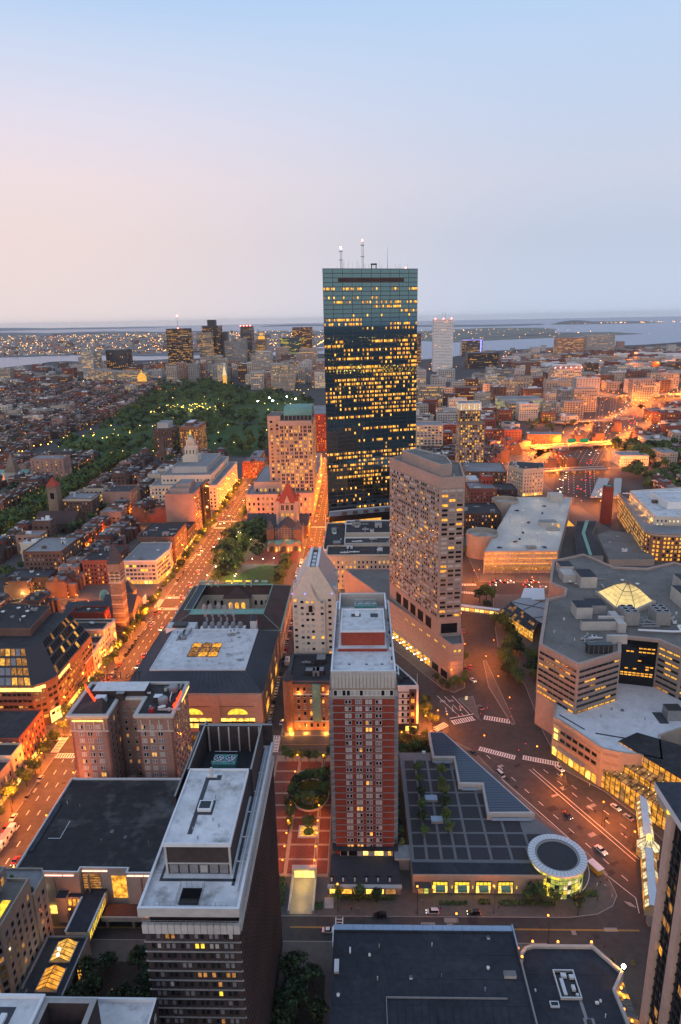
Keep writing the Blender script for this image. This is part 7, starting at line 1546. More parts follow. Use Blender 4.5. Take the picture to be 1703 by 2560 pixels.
far('office_tower', 'grey ribbed tower in front of the slim black one', -545, -484, 2968, 50, 129, 'concrete_grey', {'glass_dark': .7, 'blind_dim': .25, 'lit_warm': .05}, w=1.8, dx=3.6).done()
far('office_tower', 'narrow grey tower left of the ribbed one', -600, -556, 3100, 40, 115, 'concrete_grey', MIXW).done()
B = far('office_tower', 'brown stepped tower with a lit lantern top', -478, -430, 3200, 50, 118, 'stone_brown', LITW); a = MB(); a.lathe(-452, 3225, [(16, 118), (14, 132), (9, 136), (9, 146), (.5, 152)], 10, ['lit_amber', 'concrete_tan', 'lit_warm', 'concrete_tan']); B.part('lantern', a); B.done()
far('office_tower', 'blue glass tower with green-lit floors, cut by its neighbour', -367, -270, 3229, 60, 122, 'glass_sky', {'glass_sky': .7, 'lit_green': .15, 'lit_yellow': .15}, frame='metal_dark').done()
far('office_tower', 'tall brown tower with gold-lit corner behind the blue glass tower', -317, -225, 3310, 60, 166, 'brick_brown', LITW).done()
far('apartment_tower', 'pale ridged apartment tower just above the dark park trees', -262, -196, 2032, 45, 74, 'concrete_tan', LITW, w=1.6, dx=3.6).done()
far('office_block', 'pink stepped tower block close to the skyscraper, downtown', -225, -160, 2600, 60, 96, 'granite_pink', MIXW).done()
far('office_block', 'white stone office block above the park, left of the pale ridged apartments', -330, -290, 2080, 40, 52, 'concrete_light', MIXW).done()
far('office_block', 'banded white block downtown with a flat white roof', -410, -350, 2750, 50, 82, 'concrete_light', MIXW, roof='roof_white').done()
far('office_block', 'twin pale block behind the banded white one', -350, -300, 2900, 50, 92, 'granite_pink', MIXW).done()
B = far('bank_tower', 'tall white aluminium tower of horizontal bands right of the skyscraper', 280, 352, 2670, 60, 192, 'white_paint', {'blind_dim': .55, 'glass_dark': .42, 'lit_amber': .03}, w=5.5, dx=6, h=1.5, fh=5.6, frame='white_paint'); a = MB()
for i in range(3): a.blob((284+i*30, 2668, 195), 2.2, 2.2, 2.2, 'beacon_red')
for x in (312, 324): a.tube((x, 2690, 192), (x, 2690, 218), .6, 'metal_grey', 4)
B.part('antenna_mast', a, None, 'stuff'); B.done()
far('office_tower', 'gold-lit tower directly left of the white banded tower', 215, 278, 3190, 60, 130, 'brick_brown', LITW).done()
B = far('office_block', 'glass block with a violet light stripe near the harbour', 533, 640, 3685, 60, 82, 'glass_sky', LITW); a = MB(); a.box(628, 634, 3682, 3684.5, 5, 84, 'neon_blue'); a.box(535, 640, 3682, 3684.5, 82, 84, 'neon_blue'); B.part('light_strip', a, None, 'stuff'); B.done()
far('office_block', 'dark low block with stepped lit floors near the harbour', 430, 552, 2800, 80, 60, 'metal_dark', MIXW, frame='metal_dark').done()
B = far('hotel_block', 'lit ribbed twin block with red roof lights in the mid distance', 560, 600, 2016, 70, 50, 'concrete_light', LITW); B.tier(rect(603, 640, 2030, 2090), 0, 54, 'concrete_light', 'roof_grey', 1, wins=[dict(FW, wts=LITW)]); a = MB()
for i in range(6): a.blob((562+i*15, 2020, 54), 1.6, 1.6, 1.6, 'beacon_red')
B.part('beacon', a, None, 'stuff'); B.done()
far('hotel_block', 'pink waterfront hotel slab with a gold stripe', 1034, 1170, 3700, 80, 84, 'brick_pink', LITW).done()
far('hotel_block', 'pale waterfront slab right of the pink hotel', 1250, 1400, 3900, 80, 90, 'concrete_light', MIXW).done()
far('hotel_block', 'brown waterfront block right of the pale slab', 1190, 1250, 3950, 60, 70, 'brick_brown', MIXW).done()
far('exhibition_hall', 'long low white exhibition hall near the right edge', 1330, 1950, 3000, 160, 26, 'white_paint', MIXW, roof='roof_white').done()
far('apartment_slab', 'long tan balcony slab right of the skyscraper', 132, 186, 1560, 20, 52, 'concrete_tan', LITW, w=2, dx=3.4, fh=3).done()
far('apartment_slab', 'white block with red roof lights touching the skyscraper edge', 125, 180, 1900, 30, 62, 'concrete_light', MIXW).done()
far('brick_block', 'brick red block behind the glowing-crown apartment tower', 230, 291, 1684, 30, 34, 'brick_red', LITW, w=2, dx=3.6).done()
far('office_block', 'long low block with green-lit floors in the mid distance', 300, 390, 1480, 60, 28, 'concrete_light', {'lit_green': .5, 'lit_yellow': .2, 'glass_dark': .3}).done()
far('apartment_tower', 'tan apartment tower cluster, nearest one past the dark trees', 404, 443, 1373, 26, 34, 'concrete_tan', MIXW).done()
far('apartment_tower', 'taller tan apartment tower of the cluster past the dark trees', 452, 500, 1470, 26, 48, 'concrete_tan', MIXW).done()
far('apartment_tower', 'grey tower with one lit stair strip, right of the tan cluster', 640, 690, 1640, 30, 52, 'concrete_grey', MIXW).done()
far('office_block', 'pale-and-brick block beside the tan apartment cluster', 300, 352, 1400, 40, 30, 'concrete_tan', MIXW).done()
far('cream_building', 'pair of cream blocks with lit windows at the foot of the skyscraper', 76, 122, 1010, 40, 46, 'cream', LITW).done()
B = far('power_station', 'brick power station with a thick brown chimney in the mid distance', 440, 500, 1900, 40, 36, 'brick_red', MIXW); a = MB(); a.taper(rect(452, 466, 1910, 1924), 36, rect(454, 464, 1912, 1922), 78, 'brick_brown', 'roof_black'); B.part('chimney', a); B.done()
B = Bld('state_house', 'small gold-domed state house glowing above the park trees', 'state house', -690, 2170)
B.tier(rect(-735, -645, 2160, 2190), 0, 22, 'brick_pink', 'roof_grey', 1, wins=[dict(FW, wts=LITW)]); a = MB(); a.lathe(-690, 2175, [(14, 22), (14, 32)], 20, 'lit_warm'); B.part('drum', a); a = MB(); a.lathe(-690, 2175, [(14, 32), (13, 39), (9, 45), (4, 48.5), (2, 49), (2, 55), (.1, 60)], 20, 'lit_warm'); B.part('dome', a); B.done()  # drum and dome shine by themselves, their night lighting put into the colour
B = Bld('court_building', 'long low curved office building around the hill behind the state house', 'office building', -850, 2430); B.tier([(-985, 2520), (-860, 2400), (-720, 2340), (-715, 2360), (-850, 2440), (-970, 2560)], 0, 40, 'concrete_tan', 'roof_grey', 1, wins=[dict(FW, wts=LITW)]); B.done()
spire('church', 'white church with a needle steeple lit up at the edge of the park', -420, 2140, 5, 40, 72, 'lit_warm', 'lit_pale', None, False)  # tower and steeple emit light, the lit-up look put into their colour

# ---------------------------------------------------------------- city fill: mid-rise blocks, one thing each
q = random.Random(21); WN = {'brick_red': 'red brick', 'concrete_tan': 'tan', 'brick_brown': 'brown', 'cream': 'cream', 'concrete_light': 'pale grey', 'concrete_grey': 'grey', 'limestone': 'pale stone', 'brick_pink': 'pink', 'white_paint': 'white'}
FILL = [  # x range, y range, count, width range, height range, walls, name, label, category
    ((80, 560), (1010, 1500), 46, (22, 46), (14, 34), ('brick_red', 'concrete_tan', 'brick_brown', 'cream', 'concrete_light'), 'city_building', 'street block among trees beyond the motorway', 'building'),
    ((90, 900), (1500, 2350), 72, (28, 70), (16, 46), ('concrete_tan', 'concrete_light', 'brick_brown', 'cream', 'concrete_grey', 'limestone'), 'office_building', 'office block in the quarter right of the skyscraper', 'office building'),
    ((-330, -60), (2080, 2700), 44, (22, 46), (24, 66), ('limestone', 'concrete_tan', 'brick_pink', 'cream', 'brick_brown', 'concrete_light'), 'downtown_building', 'office block in the downtown cluster above the park', 'office building'),
    ((-640, -260), (2250, 3050), 52, (24, 52), (22, 70), ('limestone', 'concrete_tan', 'brick_brown', 'brick_pink', 'concrete_grey'), 'downtown_building', 'office block in the downtown cluster above the park', 'office building'),
    ((-1500, -620), (2300, 3300), 44, (30, 70), (14, 38), ('brick_red', 'brick_brown', 'concrete_tan', 'concrete_light'), 'hospital_block', 'institution behind the hill houses near the river', 'building'),
    ((600, 2300), (2000, 3500), 74, (50, 150), (9, 26), ('concrete_tan', 'concrete_light', 'brick_brown', 'white_paint', 'brick_red'), 'warehouse', 'warehouse in the lamp-lit docklands', 'warehouse'),
    ((-1250, -560), (1040, 2250), 46, (16, 40), (14, 26), ('brick_brown', 'brick_pink', 'cream', 'brick_red', 'concrete_tan'), 'flats_block', 'block of flats among the far hill houses', 'apartments'),
    ((-330, -258), (480, 1010), 12, (14, 26), (15, 22), ('brick_brown', 'brick_pink', 'cream', 'limestone'), 'flats_block', 'block of flats before the long tree mall', 'apartments'),
    ((560, 900), (820, 1500), 26, (22, 44), (12, 22), ('brick_red', 'brick_brown', 'concrete_tan'), 'city_building', 'street block right of the motorway', 'building')]
for (xa, xb), (ya, yb), n, (wa, wb), (ha, hb), walls, nm, lb, ct in FILL:
    tries = 0; k = 0
    while k < n and tries < n*14:
        tries += 1; x, y = q.uniform(xa, xb), q.uniform(ya, yb); w_ = q.uniform(wa, wb); d_ = q.uniform(wa, wb)*.7
        if not inview(x+w_/2, y) or not free(x, x+w_, y, y+d_, 5): continue
        if 225 < x+w_ and x < 660 and 740 < y < 1760 and abs((x+w_/2)-(250+(y-760)*.42)) < 44+w_/2: continue
        if 640 < y < 1320 and x+w_ > 260 and x < 330: continue
        k += 1; h = q.uniform(ha, hb); wl = q.choice(walls); far_ = math.hypot(x, y) > 1700
        sz = ('low ' if h < ha+(hb-ha)*.3 else 'tall ' if h > ha+(hb-ha)*.7 else '')+('wide ' if w_ > (wa+wb)/2 else 'narrow ')+WN[wl]; L_ = sz+' '+lb; B = far(nm, L_, x, x+w_, y, d_, h, wl, q.choice((MIXW, MIXW, LITW, DARKW)), ct, q.choice(('roof_grey', 'roof_grey', 'roof_black', 'roof_white', 'roof_gravel')), L_, w=3.2 if far_ else 2.2, dx=6.5 if far_ else 4.4, fh=5.2 if far_ else 4.2, h=2.3 if far_ else 2.0)
        a = MB()
        for j in range(3): cx_, cy_ = x+w_*q.uniform(.2, .8), y+d_*q.uniform(.2, .8); a.box(cx_-w_*.1, cx_+w_*.1, cy_-d_*.08, cy_+d_*.08, h, h+q.uniform(1.5, 4), q.choice(('metal_grey', 'metal_white', 'brick_brown')))
        B.part('rooftop_unit', a, None, 'stuff'); B.done()
# ---------------------------------------------------------------- row houses
def row_house(w_, d_, h, wall, roof, mans, q):
    b = MB(); n = len(MATS)
    b.prism(rect(-w_/2, w_/2, -d_/2, d_/2), 0, h, wall, roof)
    for s_ in (-1, 1): b.box(s_*w_/2-.25, s_*w_/2+.25, -d_/2, d_/2, h-.02, h+.9, wall)
    if mans: b.taper(rect(-w_/2+.3, w_/2-.3, -d_/2, d_/2), h+.01, rect(-w_/2+.3, w_/2-.3, -d_/2+1.6, d_/2-1.6), h+2.6, 'slate', roof); h2 = h+2.6
    else: b.box(-w_/2, w_/2, -d_/2-.3, -d_/2-.002, h-.7, h+.4, 'trim', None, True); h2 = h
    for k in range(q.choice((1, 2))): cx_, cy_ = q.choice((-w_/2, w_/2)), q.uniform(-d_*.3, d_*.3); b.box(cx_-.45, cx_+.45, cy_-.9, cy_+.9, h, h2+2.2, wall, 'roof_black')
    b.box(-1.2, .6, -.8, 1.6, h2, h2+q.uniform(.5, 2.4), q.choice(('roof_grey', 'metal_grey', 'metal_white', 'concrete_grey')), q.choice(('roof_grey', 'roof_white', 'glass_sky')))
    b.box(-w_/2+.2, w_*.1, d_/2+.002, d_/2+q.uniform(3, 6), 0, h*q.uniform(.55, .85), wall, roof)
    if q.random() < .5: b.prism([(w_*.08, -d_/2-.002), (w_*.16, -d_/2-1.1), (w_*.36, -d_/2-1.1), (w_*.44, -d_/2-.002)][::-1], 0, h*.92, wall, roof)
    wn = MB(); nf = int(h/3.4)
    for f_ in range(nf+(1 if mans else 0)):
        for s_ in (-1, 1):
            for x in (-w_*.31, 0, w_*.31):
                k = pick({'glass_dark': .74, 'blind_dim': .14, 'lit_amber': .06, 'lit_warm': .06}); z = .9+f_*3.35; y = s_*(d_/2+.07-(1 if f_ == nf else 0)*.9); wn.box(x-.55, x+.55, y-.06, y+.06, z, z+1.8, k)
                wn.box(x-.7, x+.7, y-.1, y+.1, z-.2, z-.02, 'trim')
    return b, wn
q = random.Random(3); VAR = []
for i in range(18):
    w_ = q.choice((6.8, 7.4, 8.2, 9)); VAR.append((w_, *row_house(w_-.04, q.uniform(12, 15), q.uniform(10.5, 16.5), q.choice(('brick_red', 'brick_brown', 'brick_brown', 'brownstone', 'brick_dark', 'brick_pink')), q.choice(('roof_black', 'roof_grey', 'roof_grey', 'roof_gravel', 'roof_gravel')), i % 3 == 0, q)))
SPOTS = []
def rowline(x0, y0, x1, y1, face, skip=.0):
    """houses side by side along a street line; face is the rotation that turns the front to the street"""
    L = math.hypot(x1-x0, y1-y0); ux, uy = (x1-x0)/L, (y1-y0)/L; t = 0
    while t < L-7:
        v = q.randrange(len(VAR)); w_ = VAR[v][0]; x, y = x0+ux*(t+w_/2), y0+uy*(t+w_/2)
        if q.random() > skip and inview(x, y) and free(x-7, x+7, y-w_/2, y+w_/2, .3): SPOTS.append((math.hypot(x, y), x, y, face, v))
        t += w_
for y0, y1 in YB:
    for x, f_ in ((-260.5, math.pi/2), (-324, -math.pi/2), (-231, -math.pi/2), (-404, math.pi/2), (-469, -math.pi/2), (-499, math.pi/2), (-563, -math.pi/2), (-595, math.pi/2), (-651, -math.pi/2), (-208, math.pi/2)):
        if x == -208 and y0 < 600: continue
        rowline(x, y0+2, x, y1-2, f_)
    for y in (y0+8, y1-8): rowline(-309, y, -276, y, 0 if y == y0+8 else math.pi); rowline(-452, y, -416, y, 0); rowline(-548, y, -510, y, 0)
HILLT = []
for k in range(16):                                             # hill and river-side quarters, denser and looser
    for j in range(9):
        y0 = 1060+k*78; x0 = -556-j*64-max(0, y0-1580)*.18
        if True: rowline(x0, y0, x0, y0+66, math.pi/2, .16); rowline(x0-24, y0, x0-24, y0+66, -math.pi/2, .16); rowline(x0-44, y0+60, x0-4, y0+60, 0, .15); HILLT.append((x0-40, y0)); HILLT.append((x0-12, y0))
for k in range(5):                                              # south of the motorway and east of it
    rowline(178+k*26, 905, 178+k*26, 1085, math.pi/2 if k % 2 else -math.pi/2, .05); rowline(96+k*14, 925+k*6, 96+k*14, 1060, math.pi/2, .3)
    rowline(430+k*34, 830+k*8, 470+k*34, 1120, math.pi/2 if k % 2 else -math.pi/2, .12); rowline(330+k*30, 690, 350+k*30, 800, -math.pi/2, .1); rowline(345+k*32, 1080, 400+k*32, 1250, math.pi/2, .2)
def zone(x, y):
    return ' in the terraces '+('right of the motorway' if x > 330 else 'left of the motorway' if x > 0 else 'behind the avenue shops' if x > -250 else 'before the long tree mall' if x > -340 else 'past the long tree mall' if y < 1040 else 'of the far hill')
SPOTS.sort()
RL = {'brick_red': 'narrow red brick row house with flat roof', 'brick_brown': 'brown brick row house with flat roof', 'brownstone': 'brownstone row house with flat roof', 'brick_dark': 'dark brick row house with flat roof', 'brick_pink': 'pinkish brick row house with flat roof'}
VM = [(v[1].mesh('row_house'), v[2].mesh('window')) for v in VAR]; big = MB()
for i, (d, x, y, f_, v) in enumerate(SPOTS):
    OCC.append((x-7, x+7, y-5, y+5))
    if i < 290:
        wl = VAR[v][1].names[0]; mn = 'slate' in VAR[v][1].names
        lb = RL[wl].replace('flat roof', 'slate mansard') if mn else RL[wl]
        o = link('row_house', VM[v][0], None, (x, y, .1), f_); tag(o, lb+zone(x, y), 'house', lb+zone(x, y))
        c = bpy.data.objects.new('window', VM[v][1]); COL.objects.link(c); c.parent = o; c['kind'] = 'stuff'
    else:
        ca, sa = math.cos(f_), math.sin(f_)
        for mb_ in (VAR[v][1], VAR[v][2]):
            if mb_ is VAR[v][2] and d > 1700: continue
            k = len(big.v); big.v.extend((x+a_*ca-b_*sa, y+a_*sa+b_*ca, z+.1) for a_, b_, z in mb_.v); big.f.extend(tuple(k+j for j in fc) for fc in mb_.f); mp = [big.mi(n_) for n_ in mb_.names]; big.m.extend(mp[j] for j in mb_.m)
tag(big.build('row_houses'), 'dense mass of small brick row houses beyond the nearer terraces', 'houses', None, 'stuff')

q = random.Random(33)
fb = MB()                                                       # towns across the water: nobody could count these
for i in range(2600):
    t = q.random()
    if t < .72: y = 4750+(q.random()**1.6)*9000; x = -y*q.uniform(.05, .56)
    elif t < .86: y = q.uniform(3300, 4300); x = q.uniform(600, 2400)*y/3600
    else: y = q.uniform(2400, 3600); x = q.uniform(-1500, -300)
    if t >= .72 and not free(x, x+40, y, y+40, 8): continue
    if y > 4800 and x > -700 and y < 6400: continue
    w_ = q.uniform(14, 34)*(1+y/9000); h = q.uniform(7, 13)*(1+(q.random() < .04)*2.5)
    fb.box(x, x+w_, y, y+w_*.8, -.5, h, q.choice(('brick_brown', 'concrete_tan', 'concrete_light', 'concrete_grey', 'brick_pink')), q.choice(('roof_grey', 'roof_black', 'slate', 'roof_gravel')))
tag(fb.build('far_houses'), 'far low towns spread across the water, a grain of tiny roofs', 'houses', None, 'stuff')

# ---------------------------------------------------------------- trees
def crown_mb(q, rx, rz, zc, n, s, leafs):
    b = MB(); lobes = [(q.uniform(-.55, .55)*rx, q.uniform(-.55, .55)*rx, zc+q.uniform(-.55, .6)*rz, q.uniform(.42, .68)*rx) for _ in range(9)]
    for i in range(n):
        lx, ly, lz, lr = q.choice(lobes); d = Vector((q.gauss(0, 1), q.gauss(0, 1), q.gauss(0, .8))).normalized()*lr*q.uniform(.55, 1.08); p = Vector((lx, ly, lz))+Vector((d.x, d.y, d.z*rz/rx*.9))
        nrm = (d.normalized()+Vector((q.uniform(-.7, .7), q.uniform(-.7, .7), q.uniform(-.4, .8)))).normalized(); u = nrm.orthogonal().normalized(); v = nrm.cross(u); t = q.uniform(0, 6.28); u, v = u*math.cos(t)+v*math.sin(t), v*math.cos(t)-u*math.sin(t); k = s*q.uniform(.6, 1.3)
        b.face([tuple(p+u*k), tuple(p+v*k*.7), tuple(p-u*k), tuple(p-v*k*.7)], q.choice(leafs))
    return b
def trunk_mb(q, h, rx, zc, r_):
    b = MB(); b.tube((0, 0, 0), (.1, .1, zc*.8), r_, 'bark', 6, r_*.6)
    for i in range(5): a = i*1.3+q.random(); b.tube((.08, .08, zc*.5+i*.25), (rx*.5*math.cos(a), rx*.5*math.sin(a), zc+q.uniform(-.3, 1)), r_*.45, 'bark', 4, r_*.15)
    return b
q = random.Random(9); NEARV, FARV = [], []
for i in range(6):
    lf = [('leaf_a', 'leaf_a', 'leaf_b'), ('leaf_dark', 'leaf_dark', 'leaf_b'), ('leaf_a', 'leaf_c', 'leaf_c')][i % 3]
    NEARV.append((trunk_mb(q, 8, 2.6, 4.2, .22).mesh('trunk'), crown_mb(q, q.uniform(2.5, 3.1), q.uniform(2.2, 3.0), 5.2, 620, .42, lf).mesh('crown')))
    b = crown_mb(q, q.uniform(4.2, 5.4), q.uniform(3.6, 4.6), 7.6, 170, 1.25, lf); b.tube((0, 0, 0), (0, 0, 6), .35, 'bark', 5, .2); FARV.append(b)
FARM = [b.mesh('tree') for b in FARV]
TREES = []
def tr(x, y, s=1.0, z=.1, near=False): TREES.append((math.hypot(x, y), x, y, s, z, near))
NEAR = [(-30.6, 250, 5), (-31.2, 243, 5), (-30.8, 237, 5), (-30.4, 232.6, 4), (-17.5, 262, 5), (-24.5, 262, 3.6), (-22.8, 230, 6), (-27, 262, 4)]
for x, y, h in NEAR: tr(x, y, h/5.6, .15, True)
for i in range(14):
    a = 2*math.pi*i/14; tr(-23.6+7.2*math.cos(a)*(1 if i != 4 else .6), 252.8+8.6*math.sin(a), q.uniform(.8, 1.1), .15, True)
for i in range(7): tr(-37+i*3.6, 276.5+q.uniform(-1, 2), q.uniform(.7, 1.0), .15, True)
tr(-38.5, 283, .7, .15, True)
for i in range(30): tr(q.uniform(15, 30), q.uniform(274, 296), q.uniform(.55, .95), .15, True)
for i in range(6): tr(22.6+.2*i, 219+i*7.6, .78, 7.8, True); tr(32.2+.2*i, 221+i*6.8, .82, 7.8, True)
for i in range(10): tr(13.8, 216+i*5.6, .5, 6.2 if i < 2 else .15, True)
for x, y in ((-10, 196.2), (-2.5, 196.5), (4, 196.3), (59, 196.8), (62, 197.2), (66.5, 195.6), (74, 193.8), (57, 196.4)): tr(x, y, .85, .15, True)
for i in range(64): tr(q.uniform(-88, -51), q.uniform(133, 171), q.uniform(.6, 1.25), .15, True)
for i in range(26): tr(q.uniform(-26, -13), q.uniform(133, 168), q.uniform(.8, 1.3), .15, True)
for x, y in ((44, 343), (47, 339), (50, 341), (41, 349), (53, 343.5), (56, 345), (58, 352), (60.5, 371), (57.5, 347)): tr(x, y, q.uniform(.7, 1), .15, True)
for i in range(12): tr(30+q.uniform(-3, 4)+i*.5, 324-i*1.6+q.uniform(-2, 2), q.uniform(.6, .9), .15, True)
for x, y, s_ in ((90, 464, 1.7), (85, 462, 1.5), (94, 462, 1.5), (88, 447, 1.2)): tr(x, y, s_, .15, True)
for i in range(26): t = i/26; tr(89+5*math.sin(t*6)+q.uniform(-2, 2.5), 425-t*85, q.uniform(1.0, 1.6), .15, True)
for i in range(10): tr(97.5+q.uniform(-3, 3), 345+i*5, q.uniform(1, 1.4), .15, True)
for i in range(16): tr(78+q.uniform(-2, 10), 560+i*6, q.uniform(1, 1.5), .15, True)
for i in range(9): tr(52+i*6.5+q.uniform(-.6, .6), q.uniform(171.6, 174), .3, .15, True)
for x in (-103, -96, -92, -70, -66, -61): tr(x, 301.6, .5, .15, True)
for i in range(70): tr(-152.6+q.uniform(-.8, .8), 110+i*10.5+q.uniform(-2, 2), q.uniform(.9, 1.5), .15, True)
for i in range(24): tr(-156+q.uniform(-3, 2), 400+q.uniform(0, 50), q.uniform(.6, 1.0), .15, True) if i < 12 else tr(-125.6, 480+i*7, q.uniform(.8, 1.2), .15, True)
for i in range(46): x, y = q.uniform(-125, -88), q.uniform(500, 640); (tr(x, y, q.uniform(.9, 1.5), .15) if (x < -104 or y < 560) and not (-102 < x < -62 and 484 < y < 545) else None)
for i in range(12): tr(-64+q.uniform(-3, 2.5), 500+i*4.2, q.uniform(.7, 1.0), .15)
for i in range(14): tr(-92+q.uniform(-16, 2), 592+q.uniform(0, 40), q.uniform(1, 1.4), .15)
for i in range(60): tr(-125+q.uniform(-1, 1), 680+i*6, q.uniform(.6, .9), .15)
for k in range(3):
    for i in range(66): y = 405+i*9.4+q.uniform(-2, 2); tr(-354-k*9.5+q.uniform(-1.5, 1.5), y, q.uniform(1, 1.35))
for y0, y1 in YB[1:]:
    for x in (-292, -434, -532, -283): 
        for i in range(10): tr(x+q.uniform(-5, 5), q.uniform(y0, y1), q.uniform(.6, 1.1))
    for i in range(12): tr(-241+q.uniform(-1, 1), q.uniform(y0, y1), .7); tr(-334, q.uniform(y0, y1), .8); tr(-393, q.uniform(y0, y1), .8)
for i in range(1500):
    y = q.uniform(1030, 2390); x = q.uniform(-690, -110)
    if not (inpoly(x, y, GARDEN) or inpoly(x, y, COMMON)): continue
    lawn = (-480 < x < -330 and 1540 < y < 1680) or (-300 < x < -160 and 1480 < y < 1640) or (-520 < x < -360 and 1150 < y < 1260 and q.random() < .8) or (-250 < x < -150 and 1150 < y < 1300 and q.random() < .5)
    if lawn or not free(x-3, x+3, y-3, y+3, 1): continue
    tr(x, y, q.uniform(1.1, 1.9))
for i in range(420):
    x, y = q.uniform(90, 640), q.uniform(870, 1450)
    if abs(x-(290+(y-890)*.43)) < 60 or not free(x-3, x+3, y-3, y+3, .5): continue
    tr(x, y, q.uniform(.7, 1.3))
for i in range(420):
    x, y = q.uniform(-1300, -660), q.uniform(1100, 2500)
    if free(x-3, x+3, y-3, y+3, .2): tr(x, y, q.uniform(.7, 1.3))
for x, y in HILLT:
    for i in range(3): tr(x+q.uniform(-4, 4), y+q.uniform(0, 70), q.uniform(.8, 1.4))
for i in range(70): tr(330+q.uniform(0, 130), 720+q.uniform(0, 150), q.uniform(1, 1.6)); tr(395+q.uniform(-15, 90), 960+q.uniform(-20, 80), q.uniform(1.2, 1.8))
TREES = sorted(t for t in TREES if inview(t[1], t[2], 1.06)); woods = MB()
TL = ('round-crowned mid green tree', 'dark green bushy tree', 'yellow-green loose tree')
def tzone(x, y):
    if x < -149: return ' on the left pavement of the avenue' if x > -160 else ' among the terrace houses'
    if x < -49: return ' in the dark garden below the front slab' if y < 180 else ' in the church square' if y > 470 else ' before the library'
    if y < 172: return ' on the dark path beside the large flat roof'
    if x < -12: return ' in the brick plaza'
    if x < 36 and y < 300: return ' in the garden behind the roof terrace' if y > 273 else ' on the roof terrace' if x > 15 else ' below the red tower'
    if x < 80 and y < 205: return ' by the lit shopfronts'
    if x < 70: return ' at the hotel podium' if y > 335 else ' along the fork pavement'
    return ' along the sunken road' if y < 520 else ' beside the parking garage' if x < 100 else ' near the motorway'
for i, (d, x, y, s_, z, nr) in enumerate(TREES):
    if i < 300:
        v = i % 6 if not (y < 173 and x < 30) else 1+3*(i % 2)  # foreground garden trees take only the darkened leaves, dimness put into the colour
        if d < 620:
            o = empty('tree', (x, y, z), q.random()*6.28); k = s_*1.0 if nr else s_*1.5; o.scale = (k, k, k*q.uniform(.9, 1.15))
            for nm, me in zip(('trunk', 'crown'), NEARV[v]): c = bpy.data.objects.new(nm, me); COL.objects.link(c); c.parent = o
        else: o = link('tree', FARM[v], None, (x, y, z), q.random()*6.28); o.scale = (s_, s_, s_)
        l_ = TL[v % 3]+tzone(x, y); tag(o, l_, 'tree', l_)
    else:
        b = FARV[i % 6]; st_ = 1 if d < 1200 else 2; k = len(woods.v); ca, sa = math.cos(i), math.sin(i); nq = 170
        s2 = s_*(1 if not nr else .6)
        for j in range(0, nq, st_):
            kk = len(woods.v)
            for (a_, b_, c_) in b.v[j*4:j*4+4]: woods.v.append((x+(a_*ca-b_*sa)*s2, y+(a_*sa+b_*ca)*s2, z+c_*s2))
            woods.f.append((kk, kk+1, kk+2, kk+3)); woods.m.append(woods.mi(b.names[b.m[j]]))
tag(woods.build('woods'), 'dark leafy mass of park and avenue trees farther off', 'woods', None, 'stuff')
hd = MB()                                                       # clipped hedges and planting beds
for x0, x1, y0, y1, h in ((-9.5, 10.5, 197, 198.4, 1.2), (26, 36, 195.2, 196.4, .9), (40, 44, 195.6, 197.2, 1), (47, 66, 195, 196.8, 1.1), (78, 83, 199, 201.5, 1), (47.5, 75, 172.6, 174, 1.2), (72, 77.5, 166, 170, 1), (-33, -29, 194, 206, 2.2), (-18.5, -15.5, 193, 195.6, 1)):
    for i in range(int((x1-x0)*(y1-y0)*7)+60):
        x, y, z = q.uniform(x0, x1), q.uniform(y0, y1), q.uniform(.3, h); k = .35; a = q.uniform(0, 3); t = q.uniform(-.4, .4)
        hd.face([(x-k*math.cos(a), y-k*math.sin(a), z-t), (x+k*math.sin(a), y-k*math.cos(a), z+t), (x+k*math.cos(a), y+k*math.sin(a), z+.2), (x-k*math.sin(a), y+k*math.cos(a), z)], q.choice(('leaf_a', 'leaf_b', 'hedge')))
tag(hd.build('hedge_leaves'), 'low clipped hedges and planting beds along the ring road pavements', 'hedge', None, 'stuff')

# ---------------------------------------------------------------- brick plaza between the towers
pz = MB(); pz.face([(-41, 207.5, .15), (-14, 207.5, .15), (-14, 281, .15), (-41.5, 281, .15)], 'granite_band'); struct('plaza', pz)
bp = MB()
for cx0, cx1 in ((-41, -30.6), (-29.8, -19.6), (-18.8, -14)):
    for k in range(10):
        y0 = 209+k*7.6
        if y0+6.7 < 281 and not (cx0 == -29.6 and k == 2): a = MB(); a.prism(rect(cx0+.3, cx1-.3, y0, y0+6.6), .152, .17, 'brick_paving'); struct('plaza_paving', a)
YL = []
B = Bld('planter', 'oval planted island with low curved wall in the brick plaza', 'planter', -23.6, 252.8); a = MB(); a.lathe(0, 0, [(9.2, .15), (9.2, .8), (8.7, .8), (8.7, .6)], 28, 'concrete_light'); a.v = [(-23.6+x*.9, 252.8+y*1.15, z) for x, y, z in a.v]; B.part('kerb', a); a = MB(); a.disc(0, 0, 8.7, .6, 28, 'grass'); a.v = [(-23.6+x*.9, 252.8+y*1.15, z) for x, y, z in a.v]; B.part('soil', a); a = MB(); a.disc(-23.6, 250.5, 4.4, .64, 20, 'terrace_band'); B.part('paving', a); B.done()
B = Bld('light_well', 'square glowing yellow light well with a tree in the brick plaza', 'light well', -22.8, 230.6); a = MB(); a.box(-27, -18.6, 227.2, 234, .152, .5, 'concrete_light'); a.box(-26.3, -19.3, 227.9, 233.3, .504, .53, 'lit_warm'); a.disc(-22.8, 230.4, 2.2, .56, 12, 'grass'); B.part('frame', a); B.done()
